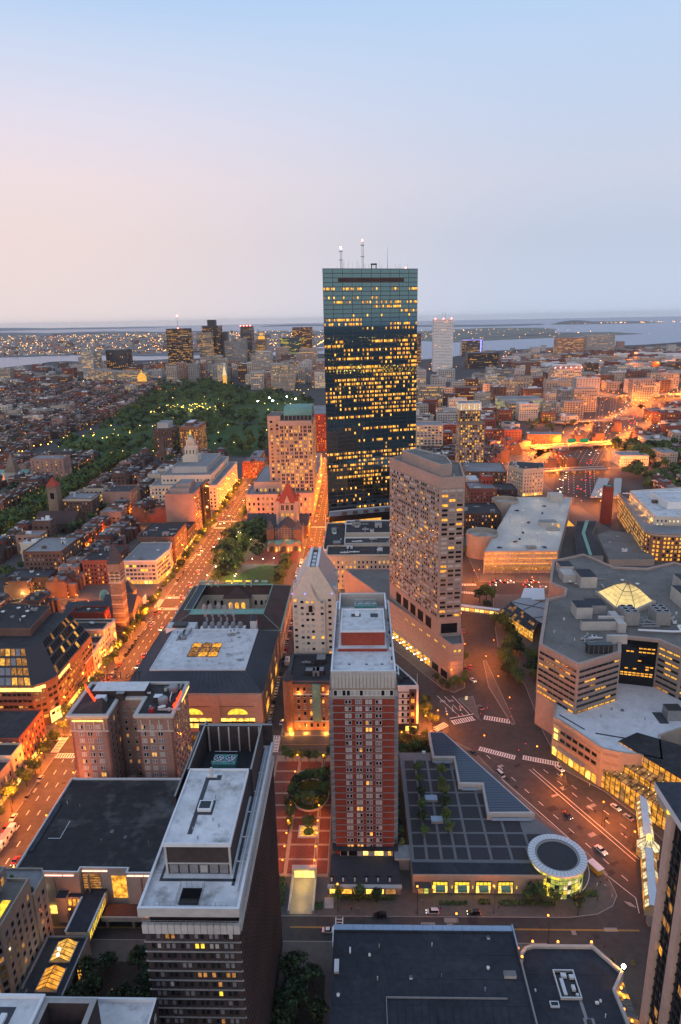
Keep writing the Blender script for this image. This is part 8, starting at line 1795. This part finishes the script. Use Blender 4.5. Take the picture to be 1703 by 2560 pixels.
B = Bld('garage_ramp', 'bright yellow-lit car ramp descending under the plaza', 'ramp', -22.8, 199.5); a = MB(); a.face([(-26.6, 191, .16), (-18.8, 191, .16), (-18.8, 207, .17), (-26.6, 207, .17)], 'concrete_tan'); a.box(-27.3, -26.6, 191, 209, .1, 1.6, 'concrete_light'); a.box(-18.8, -18.1, 191, 209, .1, 1.6, 'concrete_light'); a.box(-27.3, -18.1, 207, 209, .1, 4.2, 'concrete_light'); B.part('wall', a); a = MB(); a.face([(-26.4, 206.9, .4), (-19, 206.9, .4), (-19, 206.9, 3.4), (-26.4, 206.9, 3.4)], 'lit_bright'); B.part('portal', a); B.done()
for p_ in ((-22.8, 203, 3.6, 900), (-22.8, 195, 4, 500), (-22.8, 230.5, 2.5, 120)): YL.append(p_)
a = MB()
for i in range(9): a.box(-14.6, -11.4, 193.4+i*.35, 193.75+i*.35, .1, .3+i*.17, 'concrete_light')
tag(a.build('outdoor_stairs'), 'short flight of pale steps right of the yellow-lit car ramp', 'stairs')

# ---------------------------------------------------------------- lamps
def lampset(h, arm, m, r_):
    p = MB(); p.tube((0, 0, 0), (0, 0, h), .11, 'metal_dark', 5, .07); p.box(-.2, .2, -.2, .2, 0, .5, 'metal_dark')
    if arm: p.tube((0, 0, h), (arm, 0, h+.5), .06, 'metal_dark', 4)
    g = MB(); g.blob((arm, 0, h+(.35 if arm else .3)), r_, r_*.8, r_*.6, m, 7, 5); return p.mesh('pole'), g.mesh('lamp_head'), arm, h
LS = {'st': lampset(9.5, 1.8, 'lamp_orange', .42), 'pk': lampset(4.6, 0, 'lamp_yellow', .32), 'wh': lampset(5.5, 0, 'lamp_white', .36), 'fl': lampset(24, 0, 'lamp_flood', 1.5), 'ps': lampset(5, 0, 'lamp_orange', .38)}
LAMPS = []
def lm(x, y, k='st', rz=0.0, pw=1.0): LAMPS.append((math.hypot(x, y), x, y, k, rz, pw))
for i in range(34): y = 80+i*27; lm(-150.6, y, 'st', 0, 1.5); lm(-126.4, y+13, 'st', math.pi, 1.3)
for i in range(22): lm(-156, 300+i*26, 'ps', 0, .35)
for i in range(15): y = 488+i*36; lm(-51.6, y, 'st', 0, 1.7); lm(-32.6, y+18, 'st', math.pi, 1.7)
for i in range(11): lm(-251, 310+i*40, 'ps', 0, .6); lm(-240.5, 330+i*40, 'ps', 0, .6)
for i in range(17):
    for x in (-338, -389, -484, -579): lm(x, 320+i*42+(x % 5)*6, 'ps', 0, .35 if i % 2 else 0)
for i in range(90): lm(q.uniform(-1000, -560), q.uniform(1080, 2100), 'ps', 0, .5 if i % 4 == 0 else 0)
for x in (-118, -95, -72, -50, -10, 18): lm(x, 283.6, 'st', math.pi/2, .14)
for x in (-106, -80, -60, -40): lm(x, 297.6, 'st', -math.pi/2, .05)
for x in (-120, -90, -60): lm(x, 474.6, 'st', -math.pi/2, .9); lm(x-10, 657, 'st', math.pi/2, .9); lm(x, 856, 'st', math.pi/2, .9)
for x in (-170, -200, -225): lm(x, 456.5, 'ps', 0, .7); lm(x, 296.8, 'ps', 0, .7); lm(x, 655, 'ps', 0, .7)
for x, y in ((86.5, 254.5), (96.2, 235.1), (102.9, 222), (77.5, 274), (56, 281), (42, 299), (76, 318), (73.8, 340), (72.8, 360), (47.5, 345), (63, 378), (66, 420), (79.5, 380), (74, 470), (92, 505), (105, 508), (120, 505), (137, 503), (152, 500), (86, 500), (128, 488), (150, 486), (80, 540), (80, 600), (37.5, 306), (29, 300)): lm(x, y, 'st', R.uniform(0, 6), {86.5: .8, 96.2: 1.2, 102.9: .7, 29: 1.4, 37.5: .7}.get(x, .10) if y < 350 else .7 if y < 480 else 1.2 if x < 92 else .4)
for i in range(7): lm(-40+i*2.2+i*4, 470-i*22, 'st', .4, .7)
for x, y in ((44.5, 192), (73.2, 191.4), (18, 191.6), (-9.8, 192.4), (-70, 181), (-100, 181), (30, 180.4), (60, 180)): lm(x, y, 'st', math.pi/2, .06)
for x, y in ((-84, 150), (-77, 158), (-71, 142), (-60, 150), (-57, 143), (-64, 160), (-22, 150), (-17, 142)): lm(x, y, 'ps', 0, .012)
for x in (-31, -19):
    for y in (210, 217, 224, 231, 240, 262, 274): lm(x, y, 'ps', 0, .07)
for i in range(26): lm(q.uniform(-124, -100), q.uniform(482, 640), 'wh' if i % 3 == 0 else 'pk', 0, .12)
for i in range(4): lm(-66-i*9, 546+q.uniform(-3, 3), 'wh', 0, .1)
for i in range(64): lm(q.uniform(-620, -140), q.uniform(1060, 1350), 'pk', 0, 0); lm(q.uniform(-640, -140), q.uniform(1420, 2100), 'pk', 0, 0); lm(q.uniform(-480, -330), q.uniform(1520, 1700), 'pk', 0, .4 if i % 4 == 0 else 0)
for x, y in ((-233, 1555), (-200, 1560), (-176, 1640), (-215, 1620), (-150, 1590)): lm(x, y, 'fl', 0, 3)
for i in range(40): lm(-345+q.uniform(-1, 1)*2, 300+i*19, 'pk', 0, .12 if i % 3 == 0 else 0)
for i in range(16): lm(258+i*11, 1042+i*3, 'st', R.uniform(0, 6), 1.2); lm(236+i*6, 878+i*.7, 'ps', 0, .5) if i % 3 == 0 else None
for i in range(12): lm(170+i*9, 800+i*8, 'st', 0, .7); lm(225+q.uniform(0, 70), 700+q.uniform(0, 60), 'st', 0, 1)
for i in range(24): lm(q.uniform(-230, -165), q.uniform(462, 470), 'ps', 0, .3) if i < 6 else lm(q.uniform(-280, -240), q.uniform(455, 480), 'pk', 0, .2) if i < 12 else lm(q.uniform(100, 240), q.uniform(870, 1100), 'ps', 0, .6)
for p in RAMPS:
    for a, c in zip(p, p[1:]):
        L = math.hypot(c[0]-a[0], c[1]-a[1])
        for k in range(int(L/26)): t = (k+.5)*26/L; lm(a[0]+(c[0]-a[0])*t+q.uniform(-9, 9), a[1]+(c[1]-a[1])*t+q.uniform(-9, 9), 'st', q.uniform(0, 6), 3 if k % 2 else 1.2)
LAMPS = [l for l in sorted(LAMPS) if inview(l[1], l[2])]
LL = {'st': 'tall street lamp with orange light', 'ps': 'low post lamp with orange light', 'pk': 'small yellow park lamp', 'wh': 'white globe lamp', 'fl': 'tall white sports floodlight'}
def lzone(x, y):
    if x < -300: return ' among the park and mall trees'
    if x < -160: return ' in the terrace streets'
    if x < -149: return ' on the left kerb of the avenue'
    if x < -124: return ' on the right kerb of the avenue'
    if 276 < y < 300 and x < 30: return ' on the library cross street'
    if y < 207 and x < 76: return ' along the ring road'
    if x < -53: return ' in the church square' if y < 1000 else ' among the park trees'
    if x < -12 and y < 282: return ' in the brick plaza'
    if x < 10: return ' on the street beside the church'
    return ' along the wide avenue' if y < 330 else ' beside the hotel podium' if y < 480 and x < 90 else ' before the parking garage' if y < 620 else ' along the motorway'
glows = MB(); NL = 0; CNT = {}
def point(x, y, z, pw, col, parent=None, rad_=.35):
    l = bpy.data.lights.new('lamp_light', 'POINT'); l.energy = pw; l.color = col; l.shadow_soft_size = rad_
    o = bpy.data.objects.new('lamp_light', l); COL.objects.link(o)
    if parent: o.parent = parent; o.location = (x, y, z)
    else: o.location = (x, y, z)
    return o
SODIUM, PKC, WHC = (1, .215, .013), (1, .78, .25), (1, .82, .55); PW = 17500
for i, (d, x, y, k, rz, pw) in enumerate(LAMPS):
    pm, gm, arm, h = LS[k]; col = WHC if k in ('wh', 'fl') else PKC if k == 'pk' else SODIUM
    if CNT.get('n', 0) < 300 or k == 'fl':
        CNT['n'] = CNT.get('n', 0)+1; o = tag(empty('street_lamp' if k in ('st', 'ps') else 'park_lamp' if k != 'fl' else 'floodlight', (x, y, .1), rz), LL[k]+lzone(x, y), 'street lamp', LL[k]+lzone(x, y))
        for nm, me in (('pole', pm), ('lamp_head', gm)): c = bpy.data.objects.new(nm, me); COL.objects.link(c); c.parent = o
        if d > 700: o.scale = (1, 1, 1)
        if pw > .05: point(arm, 0, h-.35, PW*pw, col, o)
    else:
        rr = .55 if d < 1200 else .85; glows.blob((x, y, h), rr, rr, rr, 'lamp_yellow' if k == 'pk' else 'lamp_orange', 5, 4)
        if pw > .3: point(x, y, h-1, PW*pw*1.6, col)
for i in range(2400):                                           # the far field of lights
    t = q.random()
    if t < .50: y = 4700+(q.random()**1.5)*8500; x = -y*q.uniform(-.02, .55); x = min(x, -330 if y < 7000 else -150); c = q.choice(('lamp_far', 'lamp_far', 'lamp_yellow'))
    elif t < .74: y = q.uniform(1900, 3900); x = y*q.uniform(.20, .58); c = q.choice(('lamp_far', 'lamp_far', 'lamp_orange'))
    elif t < .84: y = q.uniform(900, 1900); x = y*q.uniform(.12, .58); c = 'lamp_orange'
    elif t < .92: y = q.uniform(2200, 3600); x = q.uniform(-1500, 400); c = 'lamp_far'
    elif t < .95: y = q.uniform(6300, 11000); x = q.uniform(500, 2800); c = 'lamp_far'
    elif t < .97: y = q.uniform(15300, 16800); x = q.uniform(4600, 7600); c = 'lamp_far'
    else: y = q.uniform(1000, 2200); x = -y*q.uniform(.35, .56); c = q.choice(('lamp_orange', 'lamp_yellow', 'lamp_far'))
    if not inview(x, y): continue
    rr = max(.5, y/2600*q.uniform(.35, .95)); glows.blob((x, y, q.uniform(5, 13)+(y > 4000)*4), rr, rr, rr, c, 4, 3)
    if 900 < y < 3600 and x > 0 and i % 9 == 0: point(x, y, 14, 45000 if y < 2000 else 70000, SODIUM)
for i in range(900):                                            # the lit city behind the viewer, seen only mirrored in glass
    y, x = -q.uniform(150, 6000), 0
    x, rr = 550-.81*y+q.uniform(-.4, .4)*(700-y), 1.2-y/2200
    if i < 220: x, y, rr = q.gauss(1330, 120), q.gauss(-930, 130), 3  # dense unseen cluster added so the tower mirrors a warm glow
    glows.blob((x, y, 10), rr, rr, rr, q.choice(('lamp_orange', 'lamp_far', 'lamp_orange')), 4, 3)
tag(glows.build('far_lights'), 'thousands of tiny far street and harbour lights', 'lights', None, 'stuff')
for x, y, z, pw in FLOODS: point(x, y, z, pw, (1, .36, .045), None, .4)
for x, y, z, pw in YL: point(x, y, z, pw, (1, .66, .10))
for x, y in DECK: point(x, y, 25.6, 1500, WHC)

# ---------------------------------------------------------------- vehicles
def car_parts(paint, kind='sedan'):
    b = MB(); g = MB(); L = 4.5; P_ = [(-2.2, .35), (-2.25, .75), (-1.95, .95), (1.2, .92), (2.15, .78), (2.25, .4)]
    roof = {'sedan': [(-1.5, .95), (-1.0, 1.42), (.35, 1.42), (1.0, .92)], 'suv': [(-2.1, .95), (-1.85, 1.72), (.5, 1.72), (1.15, .92)], 'van': [(-2.2, .95), (-2.15, 2.05), (1.2, 2.0), (1.75, .9)]}[kind]
    def ext(pp, hw, hw2, mm, top=None):
        k = len(pp); l = [(x, -hw if z < 1 else -hw2, z) for x, z in pp]; r_ = [(x, hw if z < 1 else hw2, z) for x, z in pp]
        for i in range(k): j = (i+1) % k; mm.face([l[i], l[j], r_[j], r_[i]][::-1], top(i) if top else paint)
        return l, r_
    l, r_ = ext(P_, .88, .88, b); b.face(l, paint); b.face(r_[::-1], paint)
    n = len(roof); l, r_ = ext(roof, .84, .68, b, lambda i: paint if i in (1, n-1) else 'glass_black'); gl = MB(); gl.face([(x, y-.005, z) for x, y, z in l], 'glass_black'); gl.face([(x, y+.005, z) for x, y, z in r_[::-1]], 'glass_black')
    wh = MB(); wh.lathe(0, 0, [(.02, -.11), (.33, -.11), (.33, .11), (.02, .11)], 12, ['metal_grey', 'tyre', 'metal_grey']); wh.v = [(x, z, y) for x, y, z in wh.v]
    hl = MB(); hl.blob((0, 0, 0), .06, .17, .09, 'headlight', 6, 4); tl = MB(); tl.blob((0, 0, 0), .05, .16, .09, 'taillight', 6, 4)
    return b, gl, wh, hl, tl
CARM = {}
CN = {'car_white': 'white', 'car_silver': 'silver', 'car_black': 'black', 'car_red': 'red', 'car_blue': 'dark blue', 'car_grey': 'dark grey', 'car_yellow': 'yellow'}
def car(x, y, rz, paint='car_silver', kind='sedan', label=None, group='cars parked along the kerbs', parts=True, lights=True, scale=1.0):
    key = (paint, kind)
    if key not in CARM: t = car_parts(*key); CARM[key] = tuple(m_.mesh(n_) for m_, n_ in zip(t, ('body', 'window', 'wheel', 'headlight', 'taillight')))+(None,)
    M_ = CARM[key]
    if parts:
        o = empty('parked_car' if group and 'parked' in group else 'car', (x, y, .02), rz)
        its = [('body', 0, (0, 0, 0)), ('window', 1, (0, 0, 0))]+[('wheel', 2, (a_, b_, .33)) for a_ in (-1.4, 1.4) for b_ in (-.82, .82)]+([('headlight', 3, (2.2, b_, .62)) for b_ in (-.6, .6)]+[('taillight', 4, (-2.22, b_, .75)) for b_ in (-.62, .62)] if lights else [])
        for nm, i_, lc in its: c = bpy.data.objects.new(nm, M_[i_]); COL.objects.link(c); c.parent = o; c.location = lc
        if scale != 1: o.scale = (scale,)*3
    else:
        kk = ('one',)+key+(lights,)
        if kk not in CARM:
            t = car_parts(*key); m_ = MB()
            def add(s_, dx=0, dy=0, dz=0): k = len(m_.v); m_.v.extend((a_+dx, b_+dy, c_+dz) for a_, b_, c_ in s_.v); m_.f.extend(tuple(k+j for j in f_) for f_ in s_.f); mp = [m_.mi(n_) for n_ in s_.names]; m_.m.extend(mp[j] for j in s_.m)
            add(t[0]); add(t[1])
            for a_ in (-1.4, 1.4):
                for b_ in (-.82, .82): add(t[2], a_, b_, .33)
            if lights:
                for b_ in (-.6, .6): m_.blob((2.25, b_, .62), .2, .3, .2, 'headlight', 5, 4); m_.blob((-2.25, b_, .75), .2, .3, .2, 'taillight', 5, 4)
            CARM[kk] = m_.mesh('car')
        o = link('parked_car' if group and 'parked' in group else 'car', CARM[kk], None, (x, y, .02), rz)
    tag(o, label or '%s %s %s' % (CN[paint], {'sedan': 'car', 'suv': 'tall car', 'van': 'van'}[kind], group.replace('cars ', '')), 'car' if kind != 'van' else 'van', (group+': '+CN[paint]+' '+kind) if label is None else None); return o
HD = math.atan2(-.887, .461); HU = HD+math.pi
car(23.2, 191.9, math.pi, 'car_white', 'suv', 'white car with open tailgate at the ring road kerb', None); car(37.5, 191.6, math.pi, 'car_black', 'suv', 'black car at the ring road kerb below the lit shopfronts', None)
car(-12.6, 185.6-1.6, 0, 'car_white', 'sedan', 'white car driving on the ring road toward the ladder crossing', None, lights=True); car(4.9, 190.2, math.pi, 'car_black', 'suv', 'black pickup-like car at the ring road kerb in front of the red tower', None, lights=False)
car(51.8, 282.6, HD+.1, 'car_black', 'sedan', 'black car at the kerb beside the angular roof skylight', None, lights=False); car(61.6, 266.6, HD, 'car_white', 'van', 'white van at the kerb beside the angular roof skylight', None, lights=False)
car(89.2, 270.8, HD, 'car_white', 'sedan', 'white car by the podium kerb just past the ladder crossing', None); car(84, 240.2, HD, 'car_black', 'sedan', 'black car with headlights on in the middle of the wide avenue', None)
car(105.4, 245.2, HD, 'car_white', 'sedan', 'white car nearest the glass entrance hall, upper one of two', None); car(108.4, 239.3, HU, 'car_silver', 'sedan', 'silver car with red tail lights, lower one of two at the glass hall', None); car(91.1, 221, HD, 'car_white', 'sedan', 'white car passing the round glass rotunda on the avenue', None, scale=1.15)
car(61.9, 322, HU, 'car_grey', 'sedan', 'dark car with tail lights at the road fork', None); car(62.5, 350.5, HD, 'car_white', 'sedan', 'white car leaving the underpass beside the hotel podium', None)
for x, y, p_ in ((60.5, 364, 'car_red'), (63.5, 366, 'car_red'), (60.6, 380, 'car_red'), (66.4, 414, 'car_red')): car(x, y, math.pi/2-.15, p_, 'sedan', None, 'cars driving away beside the hotel podium')
car(27, 345, math.pi*.65, 'car_white', 'van', 'white shuttle van under the hotel entrance canopy', None, scale=1.2); car(24.5, 357, math.pi*.65, 'car_silver', 'sedan', 'silver car waiting at the hotel entrance canopy', None)
for i, (x, p_) in enumerate(((-86, 'car_yellow'), (-80.2, 'car_black'), (-75.6, 'car_black'), (-71, 'car_white'), (-65.4, 'car_white'), (-60.2, 'car_silver'))): car(x, 294.6, math.pi, p_, 'sedan', '%s car, number %s from the left in the kerb row before the modern library' % (CN[p_], ('one', 'two', 'three', 'four', 'five', 'six')[i]), None, lights=False)
car(-52, 289.5, 0, 'car_white', 'sedan', 'white car turning by the zebra crossing near the modern library corner', None); car(-84, 286.5, 0, 'car_white', 'sedan', 'white car on the side street behind the brick hotel', None)
PT = ('car_silver', 'car_black', 'car_grey', 'car_white', 'car_red', 'car_blue', 'car_silver', 'car_black')
for i in range(24):
    if q.random() < .86: car(-48.6, 304+i*6.1, math.pi/2, q.choice(PT), q.choice(('sedan', 'sedan', 'suv')), None, 'cars parked beside the library side street', lights=False)
    if q.random() < .6: car(-42.4, 302+i*6.1, math.pi/2, q.choice(PT), q.choice(('sedan', 'suv')), None, 'cars parked beside the library side street', lights=False)
for i in range(96):
    y = 200+i*6.3
    if any(a_-5 < y < b_+5 for a_, b_ in ((278, 301), (452, 478), (650, 678))): continue
    if q.random() < .8: car(-148, y, -math.pi/2, q.choice(PT), q.choice(('sedan', 'sedan', 'suv')), None, 'cars parked along the lamp-lit avenue', y < 420, False)
    if q.random() < .5: car(-129.2, y, -math.pi/2, q.choice(PT), 'sedan', None, 'cars parked along the lamp-lit avenue', y < 420, False)
for i in range(44): y = q.uniform(300, 1010); x = q.choice((-145, -141.2, -136.4)); car(x, y, -math.pi/2 if q.random() < .55 else math.pi/2, q.choice(PT), 'sedan', None, 'cars driving along the lamp-lit avenue', False)
car(-135.5, 214, -math.pi/2, 'car_red', 'sedan', 'red car on the avenue beside the blackened store roof', None); car(-131, 243, -math.pi/2, 'car_silver', 'sedan', 'silver car at the kerb before the brick hotel on the avenue', None); car(-154, 293.5, .1, 'car_silver', 'sedan', 'silver car crossing the avenue at the corner of the brick hotel', None)
for i in range(44): y = 560+i*10.2; car(-47.5 if i % 2 else -35.5, y, math.pi/2, q.choice(PT), 'sedan', None, 'cars parked on the street beside the stone church', False, i % 3 == 0)
for i in range(110):
    t = q.random(); ln = q.choice((.08, .18, .30, .66, .76, .88)); y = 770+t*880; xl = 236+(y-790)*.455 if y > 1000 else 232+(y-800)*.33; wd = 54 if y > 850 else 40; x = xl+ln*wd
    car(x, y, math.atan2(.9, .42)+(0 if ln > .5 else math.pi), q.choice(PT), 'sedan', None, 'cars driving on the motorway', False)
for i, (x, y, p_) in enumerate(((128, 545, 'car_red'), (112, 530, 'car_blue'), (148, 530, 'car_blue'), (133, 552, 'car_black'), (140, 570, 'car_black'), (152, 600, 'car_red'), (168, 580, 'car_grey'), (150, 640, 'car_black'), (172, 630, 'car_grey'), (180, 655, 'car_black'))): o = car(x, y, q.uniform(0, 3), p_, 'sedan', None, 'cars parked on the garage roof deck', False, False); o.location.z = 18.25
for i in range(14): car(100+q.uniform(0, 55), q.choice((490, 494, 499, 503)), 0, q.choice(PT), 'sedan', None, 'cars waiting before the parking garage', False)
for i in range(10): car(-262+i*4, 470-(i % 2)*9, math.pi/2, q.choice(PT), 'sedan', None, 'cars parked in the lot beside the old church', False, False)
def bus(x, y, rz, label, m='car_white', L=11.0):
    o = tag(empty('bus', (x, y, .02), rz), label, 'bus'); b = MB(); b.box(-L/2, L/2, -1.25, 1.25, .4, 3.0, m, 'metal_white', True); b.box(-L*.3, L*.1, -.9, .9, 3.0, 3.25, 'metal_grey')
    g = MB(); n = int(L/1.6)
    for i in range(n):
        for s_ in (-1.26, 1.26): g.box(-L/2+.4+i*1.6, -L/2+1.7+i*1.6, min(s_, s_*1.01), max(s_, s_*1.01), 1.5, 2.6, 'lit_pale' if i % 2 else 'glass_dark')
    g.box(L/2, L/2+.03, -1.1, 1.1, 1.3, 2.7, 'glass_black'); wl = MB()
    for a_ in (-L*.3, L*.33):
        for s_ in (-1.1, 1.1): k = len(wl.v); wl.lathe(0, 0, [(.02, -.15), (.5, -.15), (.5, .15), (.02, .15)], 10, 'tyre'); wl.v[k:] = [(x_+a_, z_+s_, y_+.5) for x_, y_, z_ in wl.v[k:]]
    for mb_, nm in ((b, 'body'), (g, 'window'), (wl, 'wheel')): c = bpy.data.objects.new(nm, mb_.mesh(nm)); COL.objects.link(c); c.parent = o
    if True: hl = MB(); hl.blob((L/2+.05, -.9, .9), .1, .25, .2, 'headlight', 6, 4); hl.blob((L/2+.05, .9, .9), .1, .25, .2, 'headlight', 6, 4); c = bpy.data.objects.new('headlight', hl.mesh('headlight')); COL.objects.link(c); c.parent = o; c['kind'] = 'stuff'
bus(-144.8, 224, -math.pi/2, 'articulated city bus on the avenue beside the left-edge trees', 'car_silver', 16); bus(-52.8, 522, -math.pi/2, 'nearer white bus stopped beside the lawn of the church square'); bus(-51.5, 545, -math.pi/2, 'farther white bus stopped beside the lawn of the church square'); bus(-46, 372, math.pi/2, 'small white bus among parked cars beside the library', 'car_white', 7)
o = tag(empty('food_kiosk', (85.6, 211, .14), HD), 'small yellow kiosk trailer beside the round glass rotunda', 'kiosk')
for nm, args in (('body', (-2.6, 2.6, -1.2, 1.2, .4, 2.8, 'car_yellow')), ('roof', (-2.9, 2.9, -1.5, 1.5, 2.81, 3.0, 'metal_white'))): a = MB(); a.box(*args, None, True); c = bpy.data.objects.new(nm, a.mesh(nm)); COL.objects.link(c); c.parent = o
def signal(x, y, rz, label):
    o = tag(empty('traffic_signal', (x, y, .05), rz), label, 'traffic signal', 'traffic signals at the wide avenue'); a = MB(); a.tube((0, 0, 0), (0, 0, 7.2), .12, 'metal_dark', 5); a.tube((0, 0, 6.6), (4.2, 0, 7), .08, 'metal_dark', 4); a.box(-1.2, -.2, -.1, .1, 4.4, 5.2, 'metal_dark'); h = MB()
    for px in (0.3, 4): h.box(px-.2, px+.2, -.2, .2, 5.6 if px > 1 else 3, 6.8 if px > 1 else 4.2, 'metal_dark', None, True)
    s_ = MB(); s_.blob((4, -.24, 6.45), .16, .08, .16, 'signal_red', 6, 4); s_.blob((.3, -.24, 3.9), .16, .08, .16, 'signal_red', 6, 4)
    for nm, mb_ in (('pole', a), ('signal_head', h), ('signal_lamp', s_)): c = bpy.data.objects.new(nm, mb_.mesh(nm)); COL.objects.link(c); c.parent = o; c['kind'] = 'stuff'
for x, y, rz in ((86.8, 253.6, 2.6), (96.9, 234, 2.6), (103.6, 220.8, 2.6), (72.1, 279.9, .4), (59.6, 311, .3), (48, 309.5, 1), (34.4, 300.6, 2), (-127, 281.5, 1), (-150.5, 299, 4), (-129, 457, 1), (74.5, 307.5, 1.4)): signal(x, y, rz, 'black traffic signal pole with red light beside the road crossings')
B = Bld('info_sign', 'lit white advertising panel standing on the triangular traffic island', 'sign', 55.5, 329.5); a = MB(); a.box(54.7, 56.3, 329.4, 329.7, .2, 2.9, 'metal_dark'); a.face([(54.8, 329.38, .6), (56.2, 329.38, .6), (56.2, 329.38, 2.8), (54.8, 329.38, 2.8)], 'lit_pale'); B.part('panel', a); B.done()
B = Bld('direction_sign', 'pair of green motorway direction signs on the wide bridge', 'sign', 330, 1047); a = MB(); a.tube((316, 1048, 6), (316, 1048, 17), .3, 'metal_grey'); a.tube((350, 1057, 6), (350, 1057, 17), .3, 'metal_grey'); B.part('pole', a)
for x in (318, 336): a = MB(); a.box(x, x+12, 1046.5, 1047, 11, 17, 'sign_green'); B.part('sign_panel', a)
B.done()

# ---------------------------------------------------------------- people on the pavements
def person_mesh(stride, ms):
    me = bpy.data.meshes.new('person'); V = [(0, 0, .95), (0, 0, 1.2), (0, 0, 1.42), (0, 0, 1.52), (0, .01, 1.66), (.1, 0, .9), (.11, stride*.5, .5), (.11, stride*.6, .08), (.11, stride*.6+.14, .04), (-.1, 0, .9), (-.11, -stride*.45, .5), (-.11, -stride, .1), (-.11, -stride+.13, .05), (.2, 0, 1.4), (.25, -.06, 1.12), (.25, .08, .9), (-.2, 0, 1.4), (-.25, .08, 1.12), (-.25, .18, .92)]
    E_ = [(0, 1), (1, 2), (2, 3), (3, 4), (0, 5), (5, 6), (6, 7), (7, 8), (0, 9), (9, 10), (10, 11), (11, 12), (2, 13), (13, 14), (14, 15), (2, 16), (16, 17), (17, 18)]
    rr = [.14, .14, .15, .06, .105, .1, .075, .05, .05, .1, .075, .05, .05, .065, .05, .045, .065, .05, .045]
    me.from_pydata(V, E_, []); o = bpy.data.objects.new('person', me); COL.objects.link(o); md = o.modifiers.new('s', 'SKIN'); o.modifiers.new('d', 'SUBSURF').levels = 1
    for i, r_ in enumerate(rr): me.skin_vertices[0].data[i].radius = (r_, r_)
    me.skin_vertices[0].data[0].use_root = True; bpy.context.view_layer.update()
    out = bpy.data.meshes.new_from_object(o.evaluated_get(bpy.context.evaluated_depsgraph_get())); bpy.data.objects.remove(o)
    out.materials.clear()
    for m_ in ms: out.materials.append(MATS[m_])
    for p_ in out.polygons: z = p_.center.z; p_.material_index = 0 if z > 1.47 and p_.center.y > -.02 or z < .97 and z > .84 and abs(p_.center.x) > .2 else 2 if z < .92 else 1; p_.use_smooth = True
    return out
PM = [(person_mesh(s_, m_), l) for s_, m_, l in ((.2, ('skin', 'cloth_dark', 'cloth_dark'), 'person in dark clothes walking'), (.16, ('skin', 'cloth_light', 'cloth_blue'), 'person in a pale top and blue trousers walking'), (.24, ('skin', 'cloth_red', 'cloth_dark'), 'person in a red top walking'), (.1, ('skin', 'cloth_light', 'cloth_light'), 'person in white clothes standing'))]
for i, (x, y, l) in enumerate(((-5, 192.6, 'on the pavement below the red tower'), (-2.5, 192.4, 'beside the hedge below the red tower'), (26.3, 193.4, 'behind the white car with open tailgate'), (84, 204, 'by the round rotunda'), (85.5, 205, 'toward the avenue from the rotunda'), (86.6, 203.2, 'near the yellow kiosk'), (88.5, 206.5, 'at the avenue kerb near the rotunda'), (87.6, 199, 'at the pavement tip past the rotunda'), (46.5, 193.6, 'below the shopfronts'), (20, 196, 'before the left shop entrance'), (78, 178.5, 'on the pavement of the orange-lit corner'), (99, 259.2, 'before the glass entrance hall'), (82, 197.5, 'below the hedge at the rotunda'))):
    me, nm = PM[i % 4]; o = link('person', me, None, (x, y, .14), q.uniform(0, 6)); tag(o, nm+' '+l, 'person')
